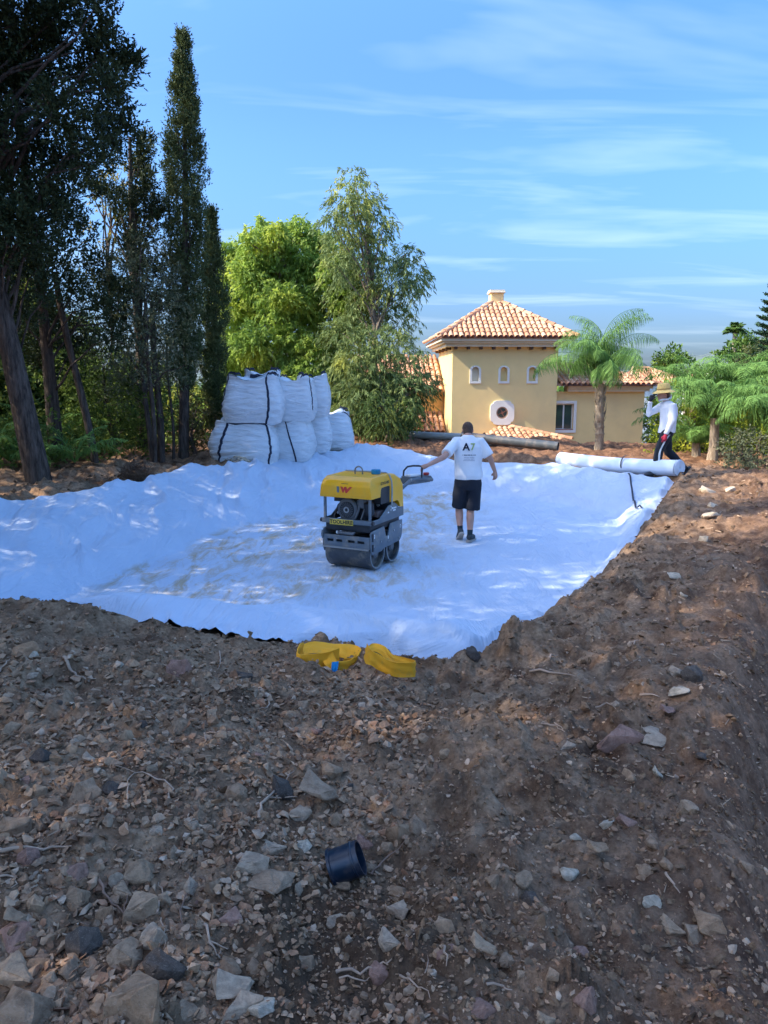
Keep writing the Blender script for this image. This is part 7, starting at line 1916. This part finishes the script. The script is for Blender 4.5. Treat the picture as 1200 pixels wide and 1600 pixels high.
# emblem on the front: grey bar and red double stroke, lettering on the sides
def decal(poly, mat, y=-0.4965, name='emblem'):
    mb = MB(); n_ = len(poly); mb.add([(a, y, b_) for a, b_ in poly] + [(a, y + 0.003, b_) for a, b_ in poly], [tuple(range(n_)), tuple(reversed(range(n_, 2 * n_)))] + [(i_, i_ + n_, (i_ + 1) % n_ + n_, (i_ + 1) % n_) for i_ in range(n_)])
    return mb.build(name, mat, rol)
decal([(-0.115, 1.012), (-0.085, 1.012), (-0.085, 1.088), (-0.121, 1.088)], m_rgrey)
decal([(-0.068, 1.090), (-0.036, 1.090), (-0.022, 1.060), (-0.008, 1.090), (0.020, 1.090), (0.030, 1.058), (0.070, 1.092), (0.105, 1.092), (0.024, 1.008), (0.006, 1.010), (-0.004, 1.048), (-0.024, 1.010), (-0.034, 1.012)], m_red)
for (xx, ww) in ((-0.062, 0.10),): MB().box((xx, -0.478, 1.121), (xx + ww, -0.474, 1.128)).build('small_print', m_blk, rol)
text_me('TOOLHIRE', 0.05, m_blk, rol, Matrix.Translation((0.3735, -0.10, 1.115)) @ SIDE, bold=0.0008)
decal_side = MB().add([(0.374, -0.245, 1.13), (0.374, -0.195, 1.10), (0.374, -0.215, 1.095)], [(0, 1, 2)]); decal_side.build('emblem', m_blk, rol)
text_me('W', 0.03, m_red, rol, Matrix.Translation((0.369, 0.13, 1.02)) @ SIDE)
# drawbar and control head, swung to the side the man walks on
hd = thing('drawbar', '', ''); 
for k_ in list(hd.keys()): del hd[k_]
bpy.data.objects.remove(hd)
Rz = Matrix.Translation((0.05, 0.50, 0)) @ Matrix.Rotation(R(-25), 4, 'Z')
def T_(*p): return tuple(Rz @ Vector(p))
db = MB()
for s_ in (-1, 1):
    db.tube([T_(s_ * 0.10, 0.0, 0.80), T_(s_ * 0.10, 0.20, 0.90), T_(s_ * 0.10, 0.40, 1.03), T_(s_ * 0.085, 0.60, 1.05), T_(s_ * 0.085, 0.84, 1.01)], 0.026, 8)
dbo = db.build('drawbar', m_rgrey, rol, smooth=50)
MB().tube([T_(-0.10, 0.22, 0.91), T_(0.10, 0.22, 0.91)], 0.016, 8).tube([T_(-0.10, 0.02, 0.81), T_(0.12, 0.02, 0.81)], 0.03, 8).build('cross_bar', m_rgrey, dbo, smooth=50)
MB().prism([(0.40, 1.10), (0.40, 1.21), (0.82, 1.20), (0.86, 1.15), (0.80, 1.11)], -0.08, 0.08, 'x').build('control_head', m_rgrey, dbo).matrix_basis = Rz @ Matrix.Translation((0, 0, -0.13))
lp = [T_(-0.10, 0.45, 1.05), T_(-0.10, 0.46, 1.15), T_(-0.09, 0.52, 1.205), T_(-0.06, 0.60, 1.215), T_(0.0, 0.66, 1.215), T_(0.06, 0.66, 1.21), T_(0.09, 0.64, 1.17), T_(0.10, 0.62, 1.05)]
MB().tube(lp, 0.014, 8).build('travel_lever', m_rdark, dbo, smooth=50)
MB().lathe([(0, 0), (0.04, 0), (0.048, 0.012), (0.04, 0.035), (0, 0.038)], 20, Matrix.Translation(T_(0.0, 0.80, 1.075))).build('stop_button', simple('red_button', (0.45, 0.03, 0.03), 0.4), dbo, smooth=30)
MB().box((-0.06, 0.45, 1.205), (0.06, 0.62, 1.235), bev=0.008).build('label_plate', m_wht, dbo).matrix_basis = Rz @ Matrix.Translation((0, 0, -0.13))
MB().lathe([(0, 0), (0.022, 0), (0.022, 0.02), (0, 0.02)], 14, Matrix.Translation(T_(0.10, 0.42, 1.04)) @ Matrix.Rotation(pi / 2, 4, 'Y')).build('pivot', m_rim, dbo)
HANDLE = rol.matrix_basis @ Vector(T_(0.0, 0.66, 1.385)) if False else (Matrix.Translation(rp) @ Matrix.Rotation(YAW, 4, 'Z')) @ Vector(T_(0.06, 0.665, 1.19))

# ------------------------------------------------------------------ people
def blob(parts, name, mats, parent, voxel=0.009, smooth_it=3, noise_amp=0.0, nscale=6, seed=1):
    """closed shapes merged into one continuous skin"""
    bm = bmesh.new()
    for mb in parts:
        vs = [bm.verts.new(Vector(v)) for v in mb.v]
        for f_ in mb.f:
            try: bm.faces.new([vs[k_] for k_ in f_])
            except ValueError: pass
    bmesh.ops.recalc_face_normals(bm, faces=bm.faces[:])
    me = bpy.data.meshes.new(name); bm.to_mesh(me); bm.free()
    o = bpy.data.objects.new(name, me); COL.objects.link(o)
    md = o.modifiers.new('r', 'REMESH'); md.mode = 'VOXEL'; md.voxel_size = voxel
    sm = o.modifiers.new('s', 'SMOOTH'); sm.iterations = smooth_it; sm.factor = 0.5
    ev = bpy.data.meshes.new_from_object(o.evaluated_get(bpy.context.evaluated_depsgraph_get())); bpy.data.objects.remove(o)
    n_ = len(ev.vertices); co = np.empty(n_ * 3, np.float32); ev.vertices.foreach_get('co', co); co = co.reshape(-1, 3)
    if noise_amp:
        nn = np.empty(n_ * 3, np.float32); ev.vertices.foreach_get('normal', nn); nn = nn.reshape(-1, 3)
        a = gnoise(co[:, 0] * nscale + co[:, 1] * nscale, co[:, 2] * nscale * 0.8 + co[:, 0] * 2, seed) + 0.5 * gnoise(co[:, 0] * nscale * 2.2 + co[:, 1] * nscale * 2, co[:, 2] * nscale * 1.5 - co[:, 0] * 4, seed + 3)
        co += nn * (a * noise_amp)[:, None]
        ev.vertices.foreach_set('co', co.ravel())
    ev.polygons.foreach_set('use_smooth', [True] * len(ev.polygons)); ev.update(); ev.materials.clear()
    for m_ in (mats if isinstance(mats, list) else [mats]): ev.materials.append(m_)
    ev.name = name
    return link(name, ev, None, parent)
def loft(sec, n=20):
    """sections (x, y, z, rx, ry) stacked"""
    mb = MB(); V = []
    for (x, y, z, rx, ry) in sec:
        V += [(x + rx * cos(2 * pi * j / n), y + ry * sin(2 * pi * j / n), z) for j in range(n)]
    k = len(sec)
    F = [(i_ * n + j, i_ * n + (j + 1) % n, (i_ + 1) * n + (j + 1) % n, (i_ + 1) * n + j) for i_ in range(k - 1) for j in range(n)] + [tuple(reversed(range(n))), tuple((k - 1) * n + j for j in range(n))]
    return mb.add(V, F)
def limb(pts, rs, n=14): return MB().tube(pts, rs, n)
def ball(c, r, n=14):
    """ellipsoid; r a number or three radii"""
    r = r if hasattr(r, '__len__') else (r,) * 3; mb = MB()
    return mb.lathe([(0.001 if k_ in (0, 10) else sin(pi * k_ / 10), -cos(pi * k_ / 10)) for k_ in range(11)], n, Matrix.Translation(c) @ Matrix.Diagonal((*r, 1)))
def hand(w, dirn, side, up, curl, s=1.0, parts=None):
    """palm plus five bent fingers from wrist w; dirn along the hand, side towards the thumb, up out of the back of the hand"""
    w, d, sd, u_ = Vector(w), Vector(dirn).normalized(), Vector(side).normalized(), Vector(up).normalized()
    out = [MB().tube([w - d * 0.02, w + d * 0.03 * s, w + d * 0.085 * s], [0.026 * s, 0.036 * s, 0.036 * s], 10)]
    for k_, (o_, ln, r) in enumerate(((0.028, 0.072, .0095), (0.010, 0.080, .0098), (-0.010, 0.074, .0094), (-0.028, 0.060, .0085))):
        p0 = w + d * 0.07 * s + sd * o_ * s; a = curl; pts = [p0]; dd = d.copy(); q = p0
        for seg in (0.45, 0.32, 0.25):
            dd = (dd * cos(a) - u_ * sin(a)).normalized(); uu = u_
            q = q + dd * ln * seg * s * 1.05; pts.append(q)
            u2 = (u_ * cos(a) + d * sin(a)); a = a + curl * 0.15
        out.append(MB().tube(pts, [r * s, r * s, r * .92 * s, r * .75 * s], 8))
    t0 = w + d * 0.022 * s + sd * 0.026 * s; out.append(MB().tube([t0, t0 + (sd * .8 + d * .5).normalized() * 0.035 * s, t0 + (sd * .45 + d * .9 - u_ * .3 * curl).normalized() * 0.062 * s - u_ * 0.01], [0.014 * s, 0.012 * s, 0.009 * s], 8))
    return out
m_skin = simple('skin', (0.52, 0.27, 0.18), 0.55, var=0.06)
m_hair = simple('cropped_hair', (0.09, 0.055, 0.038), 0.9, var=0.3, scale=60, bmp=0.6, bscale=200)
m_tee = simple('white_tshirt', (0.82, 0.81, 0.80), 0.85, var=0.03, bmp=0.15, bscale=12, bdist=0.02)
m_shorts = simple('black_shorts', (0.012, 0.014, 0.022), 0.9, var=0.2)
m_sock = simple('dark_sock', (0.02, 0.035, 0.04), 0.95)
m_shoe = simple('dark_shoe', (0.035, 0.045, 0.05), 0.7, var=0.3, scale=20); m_sole = simple('grey_sole', (0.42, 0.37, 0.32), 0.8, dirt=(0.2, 0.15, 0.1))

def project_on(o, me_obj, off=0.004):
    """press a flat print on to the cloth surface behind it (along +y)"""
    from mathutils.bvhtree import BVHTree
    me = o.data; bvh = BVHTree.FromPolygons([v.co[:] for v in me.vertices], [p.vertices[:] for p in me.polygons])
    t = me_obj.data; bm = bmesh.new(); bm.from_mesh(t); bmesh.ops.triangulate(bm, faces=bm.faces[:])
    bmesh.ops.subdivide_edges(bm, edges=[e for e in bm.edges if e.calc_length() > 0.012], cuts=2)
    M = me_obj.matrix_basis.copy()
    for v in bm.verts:
        p = M @ v.co; hit = bvh.ray_cast(Vector((p.x, -1.0, p.z)), Vector((0, 1, 0)))
        if hit[0] is not None: p.y = hit[0].y - off
        v.co = p
    bm.to_mesh(t); bm.free(); me_obj.matrix_basis = Matrix.Identity(4)

pA = at_z(729, 846, Z_FLOOR + 0.015); pA.z = sheet_z(pA.x, pA.y)
A = thing('person', 'person in white logo t-shirt and black shorts walking away, hand on the roller handle', 'person', tuple(pA))
hl_ = HANDLE - pA      # where the left hand closes
wl_ = Vector((hl_.x + 0.075, hl_.y + 0.0, hl_.z + 0.035))
shL, shR = Vector((-0.18, 0.03, 1.515)), Vector((0.18, 0.03, 1.515))
elL = shL.lerp(wl_, 0.5) + Vector((0.02, -0.05, -0.05))
wrR = Vector((0.415, 0.04, 1.06)); elR = Vector((0.33, -0.02, 1.27))
hipL, hipR = Vector((-0.095, 0, 0.93)), Vector((0.10, 0, 0.93))
knL, anL = Vector((-0.115, 0.11, 0.50)), Vector((-0.095, 0.05, 0.155))
knR, anR = Vector((0.055, 0.05, 0.49)), Vector((0.045, -0.04, 0.095))
body = [loft([(0, 0, 0.86, .13, .10), (0, 0, 0.98, .155, .115), (0, .0, 1.10, .15, .105), (0, .01, 1.28, .17, .115), (0, .02, 1.45, .17, .115), (0, .04, 1.55, .11, .08), (0, .055, 1.60, .06, .06)]),
        limb([(0, .045, 1.54), (0, .09, 1.63)], [.062, .058]), ball((0, .15, 1.690), (.078, .098, .108)), ball((0, .20, 1.635), (.052, .05, .055)), ball((0, .232, 1.665), (.013, .02, .018)),
        ball((-.079, .12, 1.675), (.012, .02, .032)), ball((.079, .12, 1.675), (.012, .02, .032)),
        limb([(-.12, .03, 1.50), shL, elL, wl_], [.06, .058, .045, .029]), limb([(.12, .03, 1.50), shR, elR, wrR], [.06, .058, .045, .029]), ball(elL, .044), ball(elR, .044),
        limb([hipL, hipL.lerp(knL, .5), knL, knL.lerp(anL, .35), anL], [.095, .082, .058, .062, .036]), limb([hipR, hipR.lerp(knR, .5), knR, knR.lerp(anR, .35), anR], [.095, .082, .058, .062, .036]),
        limb([anL, anL + Vector((-.01, .10, -.06))], [.036, .03]), limb([anR, anR + Vector((.02, .13, -.045))], [.036, .03])]
body += hand(wl_, (-0.9, 0.05, -0.35), (-.2, .9, .2), (-0.2, -0.1, 0.95), 0.75)
body += hand(wrR, (0.12, 0.05, -1), (-.75, .6, 0), (.6, -.75, .1), 0.35)
bA = blob(body, 'body', m_skin, A, 0.0115, 2)
blob([ball((0, .14, 1.712), (.085, .102, .10)), ball((0, .105, 1.665), (.074, .07, .075))], 'hair', m_hair, A, 0.009, 2, 0.002, 40)
tee = [loft([(0.01, -.005, 0.955, .205, .150), (0.01, -.01, 1.02, .215, .155), (0, 0, 1.15, .205, .145), (0, .005, 1.32, .212, .142), (0, .01, 1.44, .215, .138), (0, .02, 1.52, .175, .115), (0, .035, 1.585, .105, .085), (0, .045, 1.615, .072, .07)], 28),
       limb([(-.10, .02, 1.50), shL, shL.lerp(elL, .55), shL.lerp(elL, .80)], [.082, .082, .080, .084]), limb([(.10, .02, 1.50), shR, shR.lerp(elR, .55), shR.lerp(elR, .85)], [.082, .082, .080, .084])]
sh = blob(tee, 'tshirt', m_tee, A, 0.012, 4, 0.007, 5, 5)
for (s__, sz_, mt_, x_, z_, bd) in (('A', 0.150, simple('navy_print', (0.012, 0.02, 0.05), .8), -0.045, 1.405, 0.004), ('7', 0.140, simple('green_yellow_print', (0.48, 0.56, 0.18), .8), 0.052, 1.407, 0.003)):
    o = text_me(s__, sz_, mt_, A, Matrix.Translation((x_, -0.3, z_ + 0.04)) @ FRONT, bold=bd); project_on(sh, o, 0.006)
for k_, (w__, z_) in enumerate(((0.20, 1.322), (0.155, 1.287), (0.155, 1.265), (0.17, 1.243))):
    g_ = MB(); n_ = 34 if k_ == 0 else 22; x0 = -w__ / 2
    for q in range(n_):       # rows of tiny letters, too small to read in the photograph
        if random.random() < 0.12: continue
        g_.add([(x0 + q * w__ / n_, -.3, z_), (x0 + (q + .72) * w__ / n_, -.3, z_), (x0 + (q + .72) * w__ / n_, -.3, z_ + (0.015 if k_ == 0 else 0.008)), (x0 + q * w__ / n_, -.3, z_ + (0.012 if k_ == 0 else 0.007))], [(0, 1, 2, 3)])
    o = g_.build('small_print', bpy.data.materials['navy_print'] if k_ == 0 else simple('grey_print', (0.22, 0.25, 0.32), .8), A); project_on(sh, o)
blob([loft([(0.005, 0, 1.01, .185, .135), (0, 0, .93, .205, .145), (0, 0, .86, .20, .14), (0, 0, .80, .17, .12)]),
      limb([hipL + Vector((0, 0, -.02)), hipL.lerp(knL, .5) + Vector((-.008, 0, 0)), hipL.lerp(knL, .98) + Vector((-.01, 0, .0))], [.112, .108, .103], 18), limb([hipR + Vector((0, 0, -.02)), hipR.lerp(knR, .5) + Vector((.018, 0, 0)), hipR.lerp(knR, 1.02) + Vector((.03, 0, 0))], [.112, .112, .115], 18)],
     'shorts', m_shorts, A, 0.012, 3, 0.006, 7, 9)
for kn_, an_ in ((knL, anL), (knR, anR)):
    blob([limb([an_.lerp(kn_, .22), an_, an_ + Vector((0, .02, -.03))], [.045, .041, .042])], 'sock', m_sock, A, 0.008, 1)
def shoe(an, toe, parent, pitch=0.0, mat=m_shoe, sole=m_sole, s=1.0):
    t = Vector(toe).normalized(); sd = Vector((t.y, -t.x, 0)).normalized() if abs(t.z) < .99 else Vector((1, 0, 0)); upv = sd.cross(t).normalized()
    if upv.z < 0: upv = -upv
    base_ = an - upv * 0.055 * s
    def P(a, b_, c_): return base_ + t * a * s + sd * b_ * s + upv * c_ * s
    up_ = [MB().tube([P(-.055, 0, .03), P(0, 0, .035), P(.07, 0, .025), P(.14, 0, .012), P(.185, 0, .004)], [.040 * s, .046 * s, .046 * s, .044 * s, .026 * s], 14), MB().tube([P(-.01, 0, .02), P(-.012, 0, .07)], [.045 * s, .046 * s], 14)]
    o = blob(up_, 'shoe', mat, parent, 0.008, 2)
    n_ = 16; ol = [(-.095, 0), (-.085, .03), (-.05, .042), (0, .04), (.06, .045), (.12, .052), (.17, .045), (.205, .02), (.215, 0)]; ol = ol + [(a, -b_) for a, b_ in reversed(ol[1:-1])]
    mb = MB(); V = [P(a, b_, -.036) for a, b_ in ol] + [P(a, b_, -.010) for a, b_ in ol]; k = len(ol)
    mb.add(V, [tuple(range(k)), tuple(reversed(range(k, 2 * k)))] + [(i_, i_ + k, (i_ + 1) % k + k, (i_ + 1) % k) for i_ in range(k)]); mb.build('sole', sole, o)
    return o
shoe(anL + Vector((0, 0.0, -.01)), (-0.12, .80, -.62), A)
shoe(anR + Vector((0, 0, -.005)), (0.42, .88, -.02), A)

# second person, in a straw hat
pB = at_y(1037, 744, 14.35); pB.z = mz(pB.x, 14.35) + 0.0
B = thing('person', 'person in a straw hat and white long-sleeved shirt walking left behind the fabric roll', 'person', tuple(pB))
k0 = 1.0
sN, sF = Vector((.02, -.16, 1.37)), Vector((-.02, .16, 1.37))
elN, wrN = Vector((.00, -.24, 1.08)), Vector((-.10, -.23, .82))
elF, wrF = Vector((-.33, .10, 1.20)), Vector((-.335, .02, 1.46))
hN, hF = Vector((0.0, -.09, .88)), Vector((0.0, .09, .88))
knF_, anF_ = Vector((-.16, -.10, .50)), Vector((-.20, -.10, .10))      # planted leg, nearest
knB_, anB_ = Vector((.10, .10, .47)), Vector((.40, .10, .16))          # trailing leg
bodyB = [loft([(0, 0, .82, .10, .14), (0, 0, .95, .115, .155), (.01, 0, 1.10, .11, .15), (.015, 0, 1.25, .12, .17), (0, 0, 1.38, .11, .16), (-.03, 0, 1.44, .07, .08)]),
         limb([(-.02, 0, 1.40), (-.075, 0, 1.50)], [.06, .056]), ball((-.105, 0, 1.565), (.098, .076, .108)), ball((-.17, 0, 1.515), (.04, .045, .05)), ball((-.212, 0, 1.555), (.018, .012, .018)), ball((-.09, -.077, 1.555), (.02, .012, .03)), ball((-.09, .077, 1.555), (.02, .012, .03)),
         limb([(0, -.10, 1.37), sN, elN, wrN], [.06, .056, .044, .029]), limb([(0, .10, 1.37), sF, elF, wrF], [.06, .056, .044, .029]),
         limb([hN, hN.lerp(knF_, .5), knF_, knF_.lerp(anF_, .35), anF_], [.095, .082, .058, .06, .036]), limb([hF, hF.lerp(knB_, .5), knB_, knB_.lerp(anB_, .35), anB_], [.095, .082, .058, .06, .036])]
blob(bodyB, 'body', m_skin, B, 0.0125, 2)
blob(hand(wrN, (-.15, 0, -1), (-1, 0, 0), (0, -1, 0), 0.45, 1.12), 'glove', simple('red_glove', (0.50, 0.02, 0.05), .7), B, 0.008, 2)
blob(hand(wrF, (.25, -.05, 1), (.6, -.6, 0), (-.8, 0, .2), 0.6, 1.12), 'glove', simple('dark_glove', (0.015, 0.016, 0.02), .7), B, 0.008, 2)
m_ls = simple('white_long_sleeve', (0.78, 0.77, 0.77), 0.85, var=0.03, bmp=0.15, bscale=12, bdist=0.02)
blob([loft([(.005, 0, .845, .155, .185), (.01, 0, .92, .15, .19), (.015, 0, 1.06, .145, .185), (.025, 0, 1.20, .155, .195), (.015, 0, 1.33, .15, .195), (-.005, 0, 1.40, .115, .15), (-.03, 0, 1.455, .075, .085)], 26),
      limb([(0, -.09, 1.35), sN, elN, elN.lerp(wrN, .95)], [.08, .085, .066, .046]), limb([(0, .09, 1.35), sF, elF, elF.lerp(wrF, .92)], [.08, .085, .066, .046])], 'shirt', m_ls, B, 0.013, 3, 0.008, 6, 14)
m_trs = simple('black_trousers', (0.012, 0.014, 0.02), .9, var=.2)
tr_ = blob([loft([(0.0, 0, .93, .125, .165), (0, 0, .86, .135, .17), (0, 0, .78, .12, .15)]), limb([hN, hN.lerp(knF_, .5), knF_, anF_ + Vector((0, 0, .0))], [.115, .105, .085, .072], 18), limb([hF, hF.lerp(knB_, .5), knB_, anB_ + Vector((0, 0, .02))], [.115, .105, .085, .07], 18)], 'trousers', m_trs, B, 0.013, 3, 0.007, 7, 19)
sp_ = [hN + Vector((-.02, -.118, -.06)), hN.lerp(knF_, .5) + Vector((-.02, -.108, 0)), knF_ + Vector((-.01, -.09, 0)), knF_.lerp(anF_, .5) + Vector((0, -.083, 0)), anF_ + Vector((0, -.076, .02))]
ribbon([tuple(p_) for p_ in sp_], [(1, 0, .2)] * 5, 0.03, 'side_stripe', m_wht, B, th=0.012)
shoe(anF_, (-1, -.05, 0), B, mat=m_rdark, sole=m_rdark, s=1.12)
shoe(anB_ + Vector((.01, 0, 0)), (-.62, 0, -.75), B, mat=m_rdark, sole=m_rdark, s=1.12)
for a_, k_ in ((anF_, knF_), (anB_, knB_)): blob([limb([a_ + Vector((0, 0, -.02)), a_.lerp(k_, .35)], [.062, .07])], 'boot_shaft', simple('dark_boot', (0.035, 0.032, 0.03), .8), B, 0.009, 2)
# straw hat
m_straw = simple('straw_hat', (0.85, 0.55, 0.17), 0.85, var=0.15, scale=30, bmp=0.5, bscale=90)
HM = Matrix.Translation((-.10, 0, 1.645)) @ Matrix.Rotation(R(-6), 4, 'Y') @ Matrix.Diagonal((1.15, 1.05, 1.15, 1))
mb = MB(); mb.lathe([(0.100, 0.0), (0.14, -0.012), (0.185, -0.035), (0.187, -0.030), (0.14, -0.004), (0.108, 0.012), (0.106, 0.05), (0.098, 0.095), (0.085, 0.118), (0.05, 0.122), (0.0, 0.112), (0.0, 0.104), (0.045, 0.112), (0.078, 0.108), (0.092, 0.09), (0.100, 0.05)], 36, HM, close=True)
ht = mb.build('straw_hat', m_straw, B, smooth=40)
MB().lathe([(0.1065, 0.014), (0.1095, 0.016), (0.1085, 0.034), (0.1055, 0.034)], 36, HM, close=True).build('hat_band', simple('hat_band', (0.45, 0.26, 0.08), .8), ht, smooth=40)
blob([MB().tube([(-.16, -.075, 1.475), (-.175, 0, 1.45), (-.15, .07, 1.475), (-.06, .085, 1.475), (0.0, .04, 1.50), (.015, -.03, 1.505), (-.05, -.085, 1.48), (-.16, -.075, 1.475)], .019, 8), ball((.035, 0, 1.53), (.022, .04, .055))], 'neck_cloth', m_wht, B, 0.009, 2)
blob([ball((-.08, 0, 1.60), (.096, .080, .07)), ball((-.05, 0, 1.55), (.062, .074, .055))], 'hair', m_hair, B, 0.01, 2)
